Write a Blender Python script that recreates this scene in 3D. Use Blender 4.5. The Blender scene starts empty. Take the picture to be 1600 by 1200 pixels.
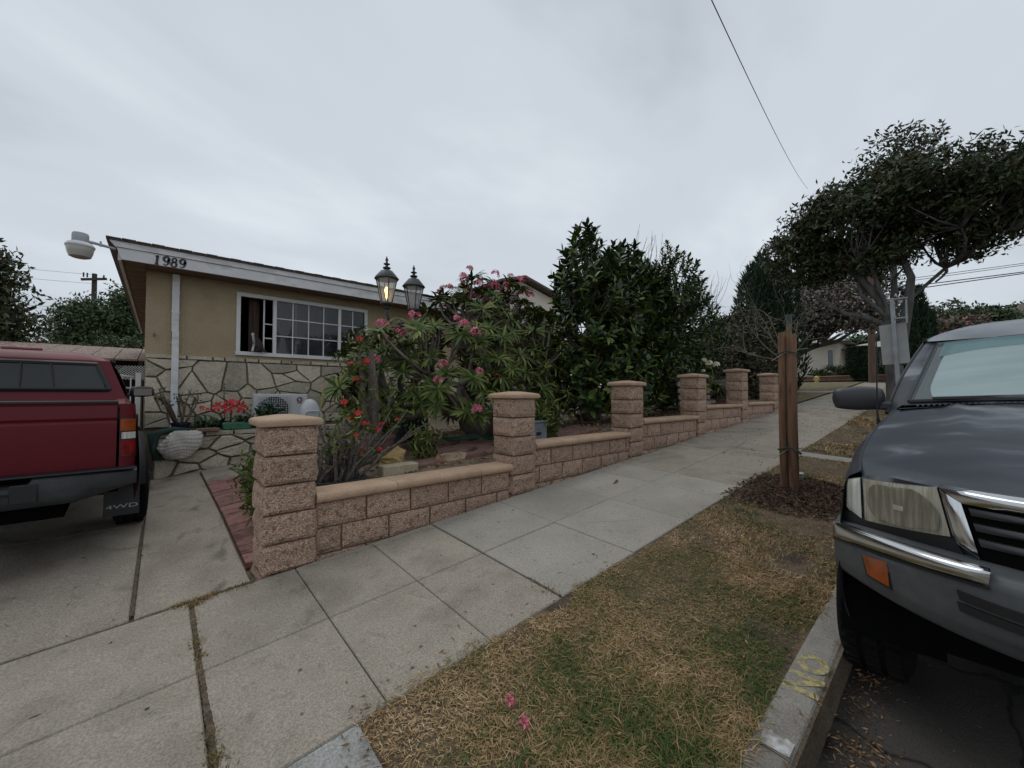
import bpy, math, random
import numpy as np
from mathutils import Vector, Matrix, Euler, noise as mnoise
R_ = math.radians
SC = bpy.context.scene
COL = SC.collection
# ------------------------------------------------------------------ camera
cam_d = bpy.data.cameras.new('camera'); cam = bpy.data.objects.new('camera', cam_d); COL.objects.link(cam)
cam.location = (0, 0, 1.51)
cam.rotation_euler = (R_(90 + 1.56), 0, R_(48.72 - 90))
cam_d.sensor_width = 36; cam_d.lens = 36 * 626 / 1600; cam_d.clip_start = .05; cam_d.clip_end = 2000
SC.camera = cam
# ------------------------------------------------------------------ overcast sky
W = bpy.data.worlds.new('World'); SC.world = W; W.use_nodes = True
nt = W.node_tree; nt.nodes.clear()
def wn(t, **k):
    n = nt.nodes.new(t)
    for a, b in k.items(): setattr(n, a, b)
    return n
out = wn('ShaderNodeOutputWorld'); bg = wn('ShaderNodeBackground'); nt.links.new(bg.outputs[0], out.inputs[0])
sky = wn('ShaderNodeTexSky', sky_type='NISHITA', sun_disc=False, sun_elevation=R_(58), sun_rotation=R_(200))
sk = wn('ShaderNodeVectorMath', operation='SCALE'); sk.inputs['Scale'].default_value = .1; nt.links.new(sky.outputs[0], sk.inputs[0])
tc = wn('ShaderNodeTexCoord')
sep = wn('ShaderNodeSeparateXYZ'); nt.links.new(tc.outputs['Generated'], sep.inputs[0])
mx = wn('ShaderNodeMath', operation='MAXIMUM'); mx.inputs[1].default_value = 0; nt.links.new(sep.outputs[2], mx.inputs[0])
ad = wn('ShaderNodeMath', operation='ADD'); ad.inputs[1].default_value = .35; nt.links.new(mx.outputs[0], ad.inputs[0])
dx = wn('ShaderNodeMath', operation='DIVIDE'); nt.links.new(sep.outputs[0], dx.inputs[0]); nt.links.new(ad.outputs[0], dx.inputs[1])
dy = wn('ShaderNodeMath', operation='DIVIDE'); nt.links.new(sep.outputs[1], dy.inputs[0]); nt.links.new(ad.outputs[0], dy.inputs[1])
cb = wn('ShaderNodeCombineXYZ'); nt.links.new(dx.outputs[0], cb.inputs[0]); nt.links.new(dy.outputs[0], cb.inputs[1])
mp = wn('ShaderNodeMapping'); mp.inputs['Rotation'].default_value = (0, 0, R_(-62)); mp.inputs['Scale'].default_value = (.75, 1.25, 1); mp.inputs['Location'].default_value = (3.1, 1.2, 0)
nt.links.new(cb.outputs[0], mp.inputs[0])
n1 = wn('ShaderNodeTexNoise'); n1.inputs['Scale'].default_value = 1.3; n1.inputs['Detail'].default_value = 5; n1.inputs['Roughness'].default_value = .52; n1.inputs['Distortion'].default_value = .25
nt.links.new(mp.outputs[0], n1.inputs[0])
rp = wn('ShaderNodeValToRGB'); rp.color_ramp.interpolation = 'EASE'
rp.color_ramp.elements[0].position = .28; rp.color_ramp.elements[0].color = (.50, .553, .61, 1)
rp.color_ramp.elements[1].position = .72; rp.color_ramp.elements[1].color = (.77, .825, .885, 1)
e = rp.color_ramp.elements.new(.5); e.color = (.64, .697, .755, 1)
nt.links.new(n1.outputs[0], rp.inputs[0])
mixw = wn('ShaderNodeMix', data_type='RGBA'); mixw.inputs[0].default_value = .93
nt.links.new(sk.outputs[0], mixw.inputs[6]); nt.links.new(rp.outputs[0], mixw.inputs[7])
# the cloud deck ends at the horizon; below it the world is dim ground haze
gt = wn('ShaderNodeMapRange'); gt.inputs['From Min'].default_value = -.06; gt.inputs['From Max'].default_value = .0
nt.links.new(sep.outputs[2], gt.inputs['Value'])
mixg = wn('ShaderNodeMix', data_type='RGBA'); mixg.inputs[6].default_value = (.12, .12, .11, 1)
nt.links.new(gt.outputs[0], mixg.inputs[0]); nt.links.new(mixw.outputs[2], mixg.inputs[7])
nt.links.new(mixg.outputs[2], bg.inputs[0]); bg.inputs[1].default_value = 1.0
sl = bpy.data.lights.new('sun', 'SUN'); sl.energy = .6; sl.angle = R_(35); sl.color = (1, .97, .93)
so = bpy.data.objects.new('sun', sl); COL.objects.link(so); so.rotation_euler = (R_(32), 0, R_(200 - 180 + 160))
SC.view_settings.view_transform = 'Standard'; SC.view_settings.look = 'None'; SC.view_settings.gamma = 1
SC.view_settings.exposure = 0.0; SC.view_settings.use_curve_mapping = False
SC.cycles.use_denoising = True; SC.cycles.max_bounces = 6; SC.cycles.transparent_max_bounces = 8

# ------------------------------------------------------------------ materials
MATS = {}
def mat(name, cols, scale=4., rough=.8, bump=0., bscale=40., isl=0., speck=0., sscale=120., metal=0., spec=.5, detail=5., coat=0., trans=0., emit=None, estr=0., alpha=None, pos=None, vor=None, stretch=None, distort=0., objr=0., blot=None):
    if name in MATS: return MATS[name]
    m = bpy.data.materials.new(name); m.use_nodes = True; t = m.node_tree; N = t.nodes; L = t.links
    b = N['Principled BSDF']
    b.inputs['Roughness'].default_value = rough; b.inputs['Metallic'].default_value = metal
    b.inputs['Specular IOR Level'].default_value = spec; b.inputs['Coat Weight'].default_value = coat; b.inputs['Coat Roughness'].default_value = .08
    co = N.new('ShaderNodeTexCoord').outputs['Object']
    if stretch:
        mpn = N.new('ShaderNodeMapping'); mpn.inputs['Scale'].default_value = stretch; L.new(co, mpn.inputs[0]); co = mpn.outputs[0]
    if len(cols) == 1: cols = [tuple(c * .88 for c in cols[0]), tuple(min(1, c * 1.12) for c in cols[0])]
    n = N.new('ShaderNodeTexNoise'); n.inputs['Scale'].default_value = scale; n.inputs['Detail'].default_value = detail; n.inputs['Distortion'].default_value = distort
    L.new(co, n.inputs[0]); fac = n.outputs[0]
    if isl:
        g = N.new('ShaderNodeNewGeometry'); mxx = N.new('ShaderNodeMix'); mxx.inputs[0].default_value = isl
        L.new(fac, mxx.inputs[2]); L.new(g.outputs['Random Per Island'], mxx.inputs[3]); fac = mxx.outputs[0]
    r = N.new('ShaderNodeValToRGB'); E = r.color_ramp.elements
    lo, hi = (.32, .68) if not isl else (.1, .9)
    if pos: lo, hi = pos
    E[0].position = lo; E[0].color = (*cols[0], 1); E[1].position = hi; E[1].color = (*cols[-1], 1)
    for i, c in enumerate(cols[1:-1]):
        el = E.new(lo + (hi - lo) * (i + 1) / (len(cols) - 1)); el.color = (*c, 1)
    L.new(fac, r.inputs[0]); col = r.outputs[0]
    if speck:
        n2 = N.new('ShaderNodeTexNoise'); n2.inputs['Scale'].default_value = sscale; n2.inputs['Detail'].default_value = 3; L.new(co, n2.inputs[0])
        mr = N.new('ShaderNodeMapRange'); mr.inputs['From Min'].default_value = .35; mr.inputs['From Max'].default_value = .65
        mr.inputs['To Min'].default_value = 1 - speck; mr.inputs['To Max'].default_value = 1 + speck * .7
        L.new(n2.outputs[0], mr.inputs['Value'])
        vm = N.new('ShaderNodeVectorMath'); vm.operation = 'SCALE'; L.new(col, vm.inputs[0]); L.new(mr.outputs[0], vm.inputs['Scale']); col = vm.outputs[0]
    if vor:
        # thin dark cracks along distorted voronoi edges
        n3 = N.new('ShaderNodeTexNoise'); n3.inputs['Scale'].default_value = 3; L.new(co, n3.inputs[0])
        va = N.new('ShaderNodeVectorMath'); va.operation = 'MULTIPLY_ADD'; L.new(n3.outputs[1], va.inputs[0]); va.inputs[1].default_value = (.5, .5, .5); L.new(co, va.inputs[2])
        v = N.new('ShaderNodeTexVoronoi'); v.feature = 'DISTANCE_TO_EDGE'; v.inputs['Scale'].default_value = vor[0]; L.new(va.outputs[0], v.inputs[0])
        mr2 = N.new('ShaderNodeMapRange'); mr2.inputs['From Min'].default_value = 0; mr2.inputs['From Max'].default_value = vor[1]
        mr2.inputs['To Min'].default_value = vor[2]; mr2.inputs['To Max'].default_value = 1; L.new(v.outputs[0], mr2.inputs['Value'])
        vm2 = N.new('ShaderNodeVectorMath'); vm2.operation = 'SCALE'; L.new(col, vm2.inputs[0]); L.new(mr2.outputs[0], vm2.inputs['Scale']); col = vm2.outputs[0]
    if objr:
        oi = N.new('ShaderNodeObjectInfo'); mo = N.new('ShaderNodeMapRange'); mo.inputs['To Min'].default_value = 1 - objr; mo.inputs['To Max'].default_value = 1 + objr * .8
        L.new(oi.outputs['Random'], mo.inputs['Value']); vo = N.new('ShaderNodeVectorMath'); vo.operation = 'SCALE'; L.new(col, vo.inputs[0]); L.new(mo.outputs[0], vo.inputs['Scale']); col = vo.outputs[0]
    if blot:
        nb = N.new('ShaderNodeTexNoise'); nb.inputs['Scale'].default_value = blot[0]; nb.inputs['Detail'].default_value = 6; nb.inputs['Distortion'].default_value = .6; L.new(co, nb.inputs[0])
        mb_ = N.new('ShaderNodeMapRange'); mb_.inputs['From Min'].default_value = blot[1]; mb_.inputs['From Max'].default_value = blot[2]; mb_.inputs['To Min'].default_value = 1; mb_.inputs['To Max'].default_value = blot[3]
        L.new(nb.outputs[0], mb_.inputs['Value']); vb = N.new('ShaderNodeVectorMath'); vb.operation = 'SCALE'; L.new(col, vb.inputs[0]); L.new(mb_.outputs[0], vb.inputs['Scale']); col = vb.outputs[0]
    L.new(col, b.inputs['Base Color'])
    if bump:
        n4 = N.new('ShaderNodeTexNoise'); n4.inputs['Scale'].default_value = bscale; n4.inputs['Detail'].default_value = 4; L.new(co, n4.inputs[0])
        bp = N.new('ShaderNodeBump'); bp.inputs['Strength'].default_value = bump; bp.inputs['Distance'].default_value = .02
        L.new(n4.outputs[0], bp.inputs['Height']); L.new(bp.outputs[0], b.inputs['Normal'])
    if trans: b.inputs['Transmission Weight'].default_value = trans; b.inputs['IOR'].default_value = 1.45
    if alpha is not None: b.inputs['Alpha'].default_value = alpha
    if emit: b.inputs['Emission Color'].default_value = (*emit, 1); b.inputs['Emission Strength'].default_value = estr
    MATS[name] = m; return m
def leafmat(name, cols, isl=.75, rough=.5, scale=1.2, spec=.4):
    m = mat(name, cols, scale=scale, rough=rough, isl=isl, spec=spec)
    return m

# ------------------------------------------------------------------ object helpers
def tag(o, label=None, cat=None, group=None, kind=None):
    if label: o['label'] = label
    if cat: o['category'] = cat
    if group: o['group'] = group
    if kind: o['kind'] = kind
    return o
def thing(name, loc, label, cat, group=None, rot=None, scale=1):
    o = bpy.data.objects.new(name, None); COL.objects.link(o); o.location = loc; o.empty_display_size = .1
    if rot: o.rotation_euler = rot
    o.scale = (scale,) * 3
    return tag(o, label, cat, group)
def link(name, me, m, parent=None, loc=None, rot=None, scale=None, kind=None, label=None):
    o = bpy.data.objects.new(name, me); COL.objects.link(o)
    if m and (len(me.materials) == 0): me.materials.append(m)
    if parent: o.parent = parent
    if loc is not None: o.location = loc
    if rot is not None: o.rotation_euler = rot
    if scale is not None: o.scale = scale if hasattr(scale, '__len__') else (scale,) * 3
    if kind: o['kind'] = kind
    if label: o['label'] = label
    return o
def rootloc(p):
    v = Vector((0, 0, 0))
    while p: v += p.location; p = p.parent
    return v
class MB:
    def __init__(s): s.v = []; s.f = []
    def add(s, vs, fs):
        k = len(s.v); s.v += [tuple(v) for v in vs]; s.f += [tuple(i + k for i in f) for f in fs]; return s
    def box(s, x0, x1, y0, y1, z0, z1, M=None):
        vs = [Vector((x, y, z)) for x in (x0, x1) for y in (y0, y1) for z in (z0, z1)]
        if M: vs = [M @ v for v in vs]
        return s.add(vs, [(0, 1, 3, 2), (4, 6, 7, 5), (0, 4, 5, 1), (2, 3, 7, 6), (0, 2, 6, 4), (1, 5, 7, 3)])
    def cbox(s, x0, x1, y0, y1, z0, z1, b=.01, M=None):      # box with chamfered edges
        vs = []; idx = {}
        X = (x0, x1); Y = (y0, y1); Z = (z0, z1); sg = (1, -1)
        for i in (0, 1):
            for j in (0, 1):
                for k in (0, 1):
                    for a in range(3):
                        p = [X[i] + sg[i] * b, Y[j] + sg[j] * b, Z[k] + sg[k] * b]
                        p[a] = (X[i], Y[j], Z[k])[a]
                        idx[i, j, k, a] = len(vs); vs.append(Vector(p))
        I = lambda i, j, k, a: idx[i, j, k, a]
        fs = []
        for i in (0, 1): fs.append([I(i, 0, 0, 0), I(i, 1, 0, 0), I(i, 1, 1, 0), I(i, 0, 1, 0)])
        for j in (0, 1): fs.append([I(0, j, 0, 1), I(1, j, 0, 1), I(1, j, 1, 1), I(0, j, 1, 1)])
        for k in (0, 1): fs.append([I(0, 0, k, 2), I(1, 0, k, 2), I(1, 1, k, 2), I(0, 1, k, 2)])
        for i in (0, 1):
            for j in (0, 1): fs.append([I(i, j, 0, 0), I(i, j, 1, 0), I(i, j, 1, 1), I(i, j, 0, 1)])
            for k in (0, 1): fs.append([I(i, 0, k, 0), I(i, 1, k, 0), I(i, 1, k, 2), I(i, 0, k, 2)])
        for j in (0, 1):
            for k in (0, 1): fs.append([I(0, j, k, 1), I(1, j, k, 1), I(1, j, k, 2), I(0, j, k, 2)])
        for i in (0, 1):
            for j in (0, 1):
                for k in (0, 1): fs.append([I(i, j, k, 0), I(i, j, k, 1), I(i, j, k, 2)])
        c = Vector(((x0 + x1) / 2, (y0 + y1) / 2, (z0 + z1) / 2)); out = []
        for f in fs:
            n = (vs[f[1]] - vs[f[0]]).cross(vs[f[2]] - vs[f[1]]); m_ = sum((vs[q] for q in f), Vector()) / len(f)
            out.append(tuple(f) if n.dot(m_ - c) > 0 else tuple(reversed(f)))
        if M: vs = [M @ v for v in vs]
        return s.add(vs, out)
    def tube(s, pts, rad, n=8, cap=True):
        pts = [Vector(p) for p in pts]
        if not hasattr(rad, '__len__'): rad = [rad] * len(pts)
        k0 = len(s.v); up = None
        for i, p in enumerate(pts):
            d = (pts[min(i + 1, len(pts) - 1)] - pts[max(i - 1, 0)])
            if d.length < 1e-9: d = Vector((0, 0, 1))
            d.normalize()
            if up is None: up = d.orthogonal().normalized()
            else:
                up = up - d * up.dot(d)
                up = up.normalized() if up.length > 1e-6 else d.orthogonal().normalized()
            w = d.cross(up)
            for j in range(n):
                a = 2 * math.pi * j / n
                s.v.append(tuple(p + (up * math.cos(a) + w * math.sin(a)) * rad[i]))
        for i in range(len(pts) - 1):
            for j in range(n):
                a = k0 + i * n + j; b = k0 + i * n + (j + 1) % n
                s.f.append((a, b, b + n, a + n))
        if cap:
            s.f.append(tuple(k0 + j for j in reversed(range(n)))); s.f.append(tuple(k0 + (len(pts) - 1) * n + j for j in range(n)))
        return s
    def lathe(s, prof, c=(0, 0, 0), n=20, M=None, sx=1, sy=1):
        k0 = len(s.v)
        for r, z in prof:
            for j in range(n):
                a = 2 * math.pi * j / n; v = Vector((c[0] + r * sx * math.cos(a), c[1] + r * sy * math.sin(a), c[2] + z))
                s.v.append(tuple(M @ v if M else v))
        for i in range(len(prof) - 1):
            for j in range(n):
                a = k0 + i * n + j; b = k0 + i * n + (j + 1) % n; s.f.append((a, b, b + n, a + n))
        s.f.append(tuple(k0 + j for j in reversed(range(n)))); s.f.append(tuple(k0 + (len(prof) - 1) * n + j for j in range(n)))
        return s
    def grid(s, fn, nu, nv, flip=False):
        k0 = len(s.v)
        for i in range(nu + 1):
            for j in range(nv + 1): s.v.append(tuple(fn(i / nu, j / nv)))
        for i in range(nu):
            for j in range(nv):
                a = k0 + i * (nv + 1) + j; f = (a, a + nv + 1, a + nv + 2, a + 1)
                s.f.append(f[::-1] if flip else f)
        return s
    def prism(s, poly, fn0, fn1):        # polygon (list of 2d) between two mappings
        n = len(poly); k = len(s.v)
        s.v += [tuple(fn0(p)) for p in poly] + [tuple(fn1(p)) for p in poly]
        s.f.append(tuple(k + i for i in reversed(range(n)))); s.f.append(tuple(k + n + i for i in range(n)))
        for i in range(n): j = (i + 1) % n; s.f.append((k + i, k + j, k + n + j, k + n + i))
        return s
    def build(s, name, m, parent=None, rel=True, smooth=False, kind=None, label=None, fix=True):
        off = rootloc(parent) if (parent and rel) else Vector((0, 0, 0))
        me = bpy.data.meshes.new(name)
        me.from_pydata([(v[0] - off.x, v[1] - off.y, v[2] - off.z) for v in s.v], [], s.f)
        if smooth is True: me.shade_smooth()
        elif smooth:
            me.shade_smooth(); me.set_sharp_from_angle(angle=R_(smooth))
        return link(name, me, m, parent, kind=kind, label=label)
def npmesh(name, V, F):
    """V (n,3), F (m,k) constant k"""
    V = np.asarray(V, dtype=np.float32); F = np.asarray(F, dtype=np.int32)
    me = bpy.data.meshes.new(name); me.vertices.add(len(V)); me.vertices.foreach_set('co', V.ravel())
    m, k = F.shape; me.loops.add(m * k); me.loops.foreach_set('vertex_index', F.ravel())
    me.polygons.add(m); me.polygons.foreach_set('loop_start', np.arange(0, m * k, k, dtype=np.int32)); me.polygons.foreach_set('loop_total', np.full(m, k, dtype=np.int32))
    me.update(calc_edges=True); return me
def npobj(name, V, F, m, parent=None, kind=None, label=None):
    off = rootloc(parent) if parent else (0, 0, 0)
    return link(name, npmesh(name, np.asarray(V) - np.array(off), F), m, parent, kind=kind, label=label)
def unit(a): return a / np.maximum(np.linalg.norm(a, axis=-1, keepdims=True), 1e-9)
def leaf_cloud(P, D, L, Wd, rng, fold=.25, droop=.15):
    """folded diamond leaves: P base (n,3), D direction (n,3)"""
    n = len(P); D = unit(D); rnd = rng.normal(size=(n, 3)); S = unit(np.cross(D, rnd)); U = np.cross(S, D)
    L = np.broadcast_to(np.asarray(L), (n,))[:, None]; Wd = np.broadcast_to(np.asarray(Wd), (n,))[:, None]
    V = np.empty((n, 6, 3))
    V[:, 0] = P; V[:, 1] = P + D * L * .35 + S * Wd * .5 + U * Wd * fold; V[:, 2] = P + D * L * .75 + S * Wd * .38 + U * Wd * fold - U * L * droop * .5
    V[:, 3] = P + D * L - U * L * droop; V[:, 4] = P + D * L * .75 - S * Wd * .38 + U * Wd * fold - U * L * droop * .5; V[:, 5] = P + D * L * .35 - S * Wd * .5 + U * Wd * fold
    k = np.arange(n)[:, None] * 6
    F = np.concatenate([k + np.array([[0, 1, 2, 3]]), k + np.array([[0, 3, 4, 5]])])
    return V.reshape(-1, 3), F
def leaf_diamond(P, D, L, Wd, rng, fold=.2):
    n = len(P); D = unit(D); S = unit(np.cross(D, rng.normal(size=(n, 3)))); U = np.cross(S, D)
    L = np.broadcast_to(np.asarray(L), (n,))[:, None]; Wd = np.broadcast_to(np.asarray(Wd), (n,))[:, None]
    V = np.empty((n, 4, 3)); V[:, 0] = P; V[:, 1] = P + D * L * .45 + S * Wd * .5; V[:, 2] = P + D * L - U * L * .1; V[:, 3] = P + D * L * .45 - S * Wd * .5
    return V.reshape(-1, 3), np.arange(n)[:, None] * 4 + np.array([[0, 1, 2, 3]])
def merge(parts):
    V = []; F = []; k = 0
    for v, f in parts: V.append(v); F.append(f + k); k += len(v)
    return np.concatenate(V), np.concatenate(F)
def rsph(rng, n): return unit(rng.normal(size=(n, 3)))
def skeleton(mb, root, tips, rng, levels=(6, 20), r=(.09, .045, .022, .01), n=6, sag=.1, pull=.45):
    """branches from root through cluster nodes to the tips"""
    root = np.array(root, float); tips = np.array(tips, float); parents = [root[None]]
    for li, k in enumerate(levels):
        idx = rng.choice(len(tips), min(k, len(tips)), replace=False); fr = pull + (1 - pull) * .5 * li
        parents.append(root + (tips[idx] - root) * fr * rng.uniform(.8, 1.1, (len(idx), 1)))
    parents.append(tips)
    for li in range(1, len(parents)):
        for p in parents[li]:
            q = parents[li - 1][np.argmin(np.linalg.norm(parents[li - 1] - p, axis=1))]
            d = p - q; l = np.linalg.norm(d); off = rng.normal(size=3) * l * .08
            pts = [q, q + d * .35 + off + np.array([0, 0, -sag * l]), q + d * .7 + off * .7 + np.array([0, 0, -sag * l * .8]), p]
            mb.tube(pts, [r[li - 1], r[li - 1] * .85, r[li] * 1.1, r[li]], n=n if li < 3 else 4, cap=False)
    return mb
def text_mesh(s, size, ext=.002):
    c = bpy.data.curves.new('txt', 'FONT'); c.body = s; c.size = size; c.extrude = ext; c.align_x = 'CENTER'; c.align_y = 'CENTER'
    o = bpy.data.objects.new('txt', c); COL.objects.link(o); dg = bpy.context.evaluated_depsgraph_get()
    me = bpy.data.meshes.new_from_object(o.evaluated_get(dg)); bpy.data.objects.remove(o); bpy.data.curves.remove(c); return me
def strokes(mb, strk, fn):
    """flat strokes: list of (points2d, widths), fn(x,y,d)->3d"""
    for pts, wd in strk:
        n = len(pts); Lf = []; Rt = []
        for i in range(n):
            a = Vector(pts[max(i - 1, 0)]); b = Vector(pts[min(i + 1, n - 1)]); d = (b - a); d = d.normalized() if d.length > 0 else Vector((1, 0))
            w = wd[i] if hasattr(wd, '__len__') else wd; p = Vector(pts[i]); q = Vector((-d.y, d.x)) * w / 2
            Lf.append(p + q); Rt.append(p - q)
        for i in range(n - 1):
            poly = [Lf[i], Lf[i + 1], Rt[i + 1], Rt[i]]
            mb.prism([(p.x, p.y) for p in poly], lambda p: fn(p[0], p[1], 0), lambda p: fn(p[0], p[1], 1))
    return mb
def sstep(a, b, x):
    t = min(1, max(0, (x - a) / (b - a))); return t * t * (3 - 2 * t)
def nz(x, y, s=1., k=0.): return mnoise.noise(Vector((x * s, y * s, k)))
# ------------------------------------------------------------------ terrain heights
def base(X):
    if X <= 24: return .245 + .076 * max(X, -40)
    if X <= 70: return .245 + .076 * 24 + .03 * (X - 24)
    return .245 + .076 * 24 + .03 * 46 + .012 * (X - 70)
def lot(X, Y):
    lv = .26 + (.13 * X if X > 0 else .01 * X)
    lv = min(lv, base(X) + .25)
    t = sstep(3.3, 5.2, Y); return base(X) * (1 - t) + lv * t
def zg(X, Y):
    if Y >= 3.13: return lot(X, Y)
    z = base(X) - .04 * (3.13 - max(Y, .545))
    if X < .165 and Y < 1.6: z -= .09 * (1.6 - max(Y, .4)) * sstep(.6, -.1, X)
    return z
def zyard(X): return .67 + .068 * (X - 1)
# ------------------------------------------------------------------ surface materials
M_soil = mat('soil', [(.10, .075, .05), (.20, .155, .105), (.15, .115, .08)], scale=2.5, rough=.95, bump=.5, bscale=60, speck=.35, sscale=90)
M_yard = mat('yard_soil', [(.07, .05, .035), (.15, .105, .075), (.11, .08, .055)], scale=2, rough=.95, bump=.6, bscale=40, speck=.4, sscale=70)
M_conc = mat('old_concrete', [(.24, .205, .16), (.33, .288, .232), (.278, .241, .19)], scale=2.1, rough=.9, bump=.28, bscale=120, speck=.27, sscale=115, detail=7, objr=.07, blot=(9, .60, .74, .72))
M_conc2 = mat('newer_concrete', [(.283, .256, .212), (.365, .334, .28)], scale=1.6, rough=.88, bump=.25, bscale=120, speck=.2, sscale=100, detail=7, objr=.05, blot=(14, .63, .74, .75))
M_drive = mat('driveway_concrete', [(.19, .158, .122), (.318, .274, .22), (.255, .217, .172)], scale=1.6, rough=.9, bump=.28, bscale=110, speck=.27, sscale=105, detail=8, stretch=(1, .6, 1), blot=(4.5, .58, .72, .55))
M_wing = mat('rough_patch_concrete', [(.25, .245, .225), (.38, .375, .35)], scale=6, rough=.95, bump=.5, bscale=90, speck=.25, sscale=100)
M_curb = mat('curb_concrete', [(.17, .155, .13), (.31, .285, .245), (.24, .22, .19)], scale=3, rough=.92, bump=.35, bscale=110, speck=.22, sscale=130, detail=8)
M_asph = mat('asphalt', [(.042, .037, .033), (.085, .075, .064), (.062, .055, .048)], scale=1.6, rough=.9, bump=.5, bscale=160, speck=.3, sscale=220, detail=8, vor=(1.5, .028, .12))
M_lawn = mat('dry_lawn', [(.07, .085, .03), (.22, .17, .085), (.12, .115, .05)], scale=2.2, rough=.95, bump=.8, bscale=60, speck=.4, sscale=60)
M_hill = mat('far_hill', [(.05, .07, .04), (.2, .17, .11), (.08, .09, .05)], scale=.05, rough=1, speck=.5, sscale=.4, detail=8)
M_block = mat('split_face_block', [(.25, .155, .11), (.50, .345, .255), (.39, .262, .19)], scale=30, rough=.95, bump=1., bscale=75, speck=.62, sscale=130, detail=6, objr=.12, blot=(5, .55, .75, .8))
M_mortar = mat('mortar', [(.2, .135, .1)], scale=20, rough=.95, bump=.3)
M_cap = mat('bullnose_cap', [(.375, .245, .155), (.465, .32, .215)], scale=5, rough=.75, bump=.25, bscale=90, speck=.16, sscale=110, objr=.07, blot=(8, .58, .75, .78))

def axis(*seg):
    r = []
    for a, b, s in seg:
        n = max(1, round((b - a) / s)); r += [a + (b - a) * i / n for i in range(n)]
    return r + [seg[-1][1]]
def gz(X, Y):
    if Y < .40: return base(X) - .40 if Y > -9 else base(X) - .15
    if X < .17 and Y <= 3.3: return zg(X, Y) - .05
    if Y < 1.6: return zg(X, Y) - .012
    if Y <= 3.26: return zg(X, min(Y, 3.12)) - .035
    if X < .93: return lot(X, Y) - .05
    if X > 11.7: return base(X) - .02 + .01 * min(Y - 3.2, 20)
    if Y > 6.65 and X < 2.0: return lot(X, Y) - .05
    return max(zyard(X), lot(X, Y) - .05)
X_ = axis((-60, -6, 6), (-6, 0, .5)) [:-1] + [0, .165, .17, .4, .55, .925, .94] + axis((1.2, 11.6, .4), (11.65, 11.75, .1), (12, 30, 1), (30, 100, 5), (100, 900, 60))
Y_ = axis((-200, -20, 20), (-20, -9.01, 4))[:-1] + [-9.0, -4, -.5, .39, .41, .55, .8, 1.1, 1.35, 1.59, 1.61, 2.4, 3.15, 3.25, 3.27, 3.35] + axis((3.6, 6.6, .4), (6.64, 6.66, .02), (6.8, 8, .4), (8, 30, 2), (30, 120, 10), (120, 700, 60))
X_ = sorted(set(X_)); Y_ = sorted(set(Y_))
b = MB()
for x in X_:
    for y in Y_: b.v.append((x, y, gz(x, y) + (.02 * nz(x, y, 1.7) if (x > .95 and y > 3.4) else 0)))
ny = len(Y_)
b.f = [(i * ny + j, (i + 1) * ny + j, (i + 1) * ny + j + 1, i * ny + j + 1) for i in range(len(X_) - 1) for j in range(ny - 1)]
b.build('ground', M_soil, kind='structure', smooth=False)
# street
b = MB(); xs = axis((-40, 0, 4), (0, 6, .5), (6, 30, 2), (30, 200, 10)); ys = [-8.6, -5, -2, -1, -.3, .1, .402]
for x in xs:
    for y in ys: b.v.append((x, y, base(x) - .255 + .02 * sstep(.4, -4, y) * 3 - .02 * sstep(.4, -8, y) + .006 * nz(x, y, 2)))
b.f = [(i * len(ys) + j, (i + 1) * len(ys) + j, (i + 1) * len(ys) + j + 1, i * len(ys) + j + 1) for i in range(len(xs) - 1) for j in range(len(ys) - 1)]
b.build('street', M_asph, kind='structure', smooth=True)
def slab(x0, x1, y0, y1, zf, gap=.004, ch=.006, n=3, lift=0., th=.06, rng=random):
    x0 += gap; x1 -= gap; y0 += gap; y1 -= gap
    us = [0, ch / (x1 - x0)] + [i / n for i in range(1, n)] + [1 - ch / (x1 - x0), 1]; vs = [0, ch / (y1 - y0)] + [i / n for i in range(1, n)] + [1 - ch / (y1 - y0), 1]
    b = MB(); m = len(vs)
    for i, u in enumerate(us):
        for j, v in enumerate(vs):
            x = x0 + u * (x1 - x0); y = y0 + v * (y1 - y0); e = (i in (0, len(us) - 1)) or (j in (0, m - 1))
            b.v.append((x, y, zf(x, y) + lift - (ch if e else 0)))
    b.f = [(i * m + j, (i + 1) * m + j, (i + 1) * m + j + 1, i * m + j + 1) for i in range(len(us) - 1) for j in range(m - 1)]
    per = [i * m for i in range(len(us))] + [(len(us) - 1) * m + j for j in range(1, m)] + [i * m + m - 1 for i in range(len(us) - 2, -1, -1)] + [j for j in range(m - 2, 0, -1)]
    k = len(b.v)
    for p in per: x, y, z = b.v[p]; b.v.append((x, y, z - th))
    q = len(per)
    for i in range(q): b.f.append((per[(i + 1) % q], per[i], k + i, k + (i + 1) % q))
    return b
rs = random.Random(5)
# sidewalk: root mesh is the dirt-dark bed under the slabs
b = MB(); xs = axis((.165, 26, .8))
b.grid(lambda u, v: (.17 + u * 26, 1.62 + v * 1.5, zg(.17 + u * 26, 1.62 + v * 1.5) - .028), 40, 3)
sw = b.build('sidewalk', M_yard, kind='structure')
jx = [.165, .73, 1.27, 1.80, 2.57, 3.38, 4.15, 4.65]
while jx[-1] < 26: jx.append(jx[-1] + .78)
for i in range(len(jx) - 1):
    new = 1.79 < jx[i] < 4.6 or 12 < jx[i] < 14
    for (y0, y1) in ((1.6, 2.37), (2.37, 3.125)):
        d = .004 if i not in (3, 7, 13, 20) else .004
        s = slab(jx[i] + (.005 if i in (3, 7) else 0), jx[i + 1] - (.005 if i in (2, 6) else 0), y0, y1, zg, gap=.0025 if i not in (3, 7) else .003, lift=rs.uniform(-.002, .003) + (.006 if new else 0), n=3)
        s.build('slab', M_conc2 if new else M_conc, sw)
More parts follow.
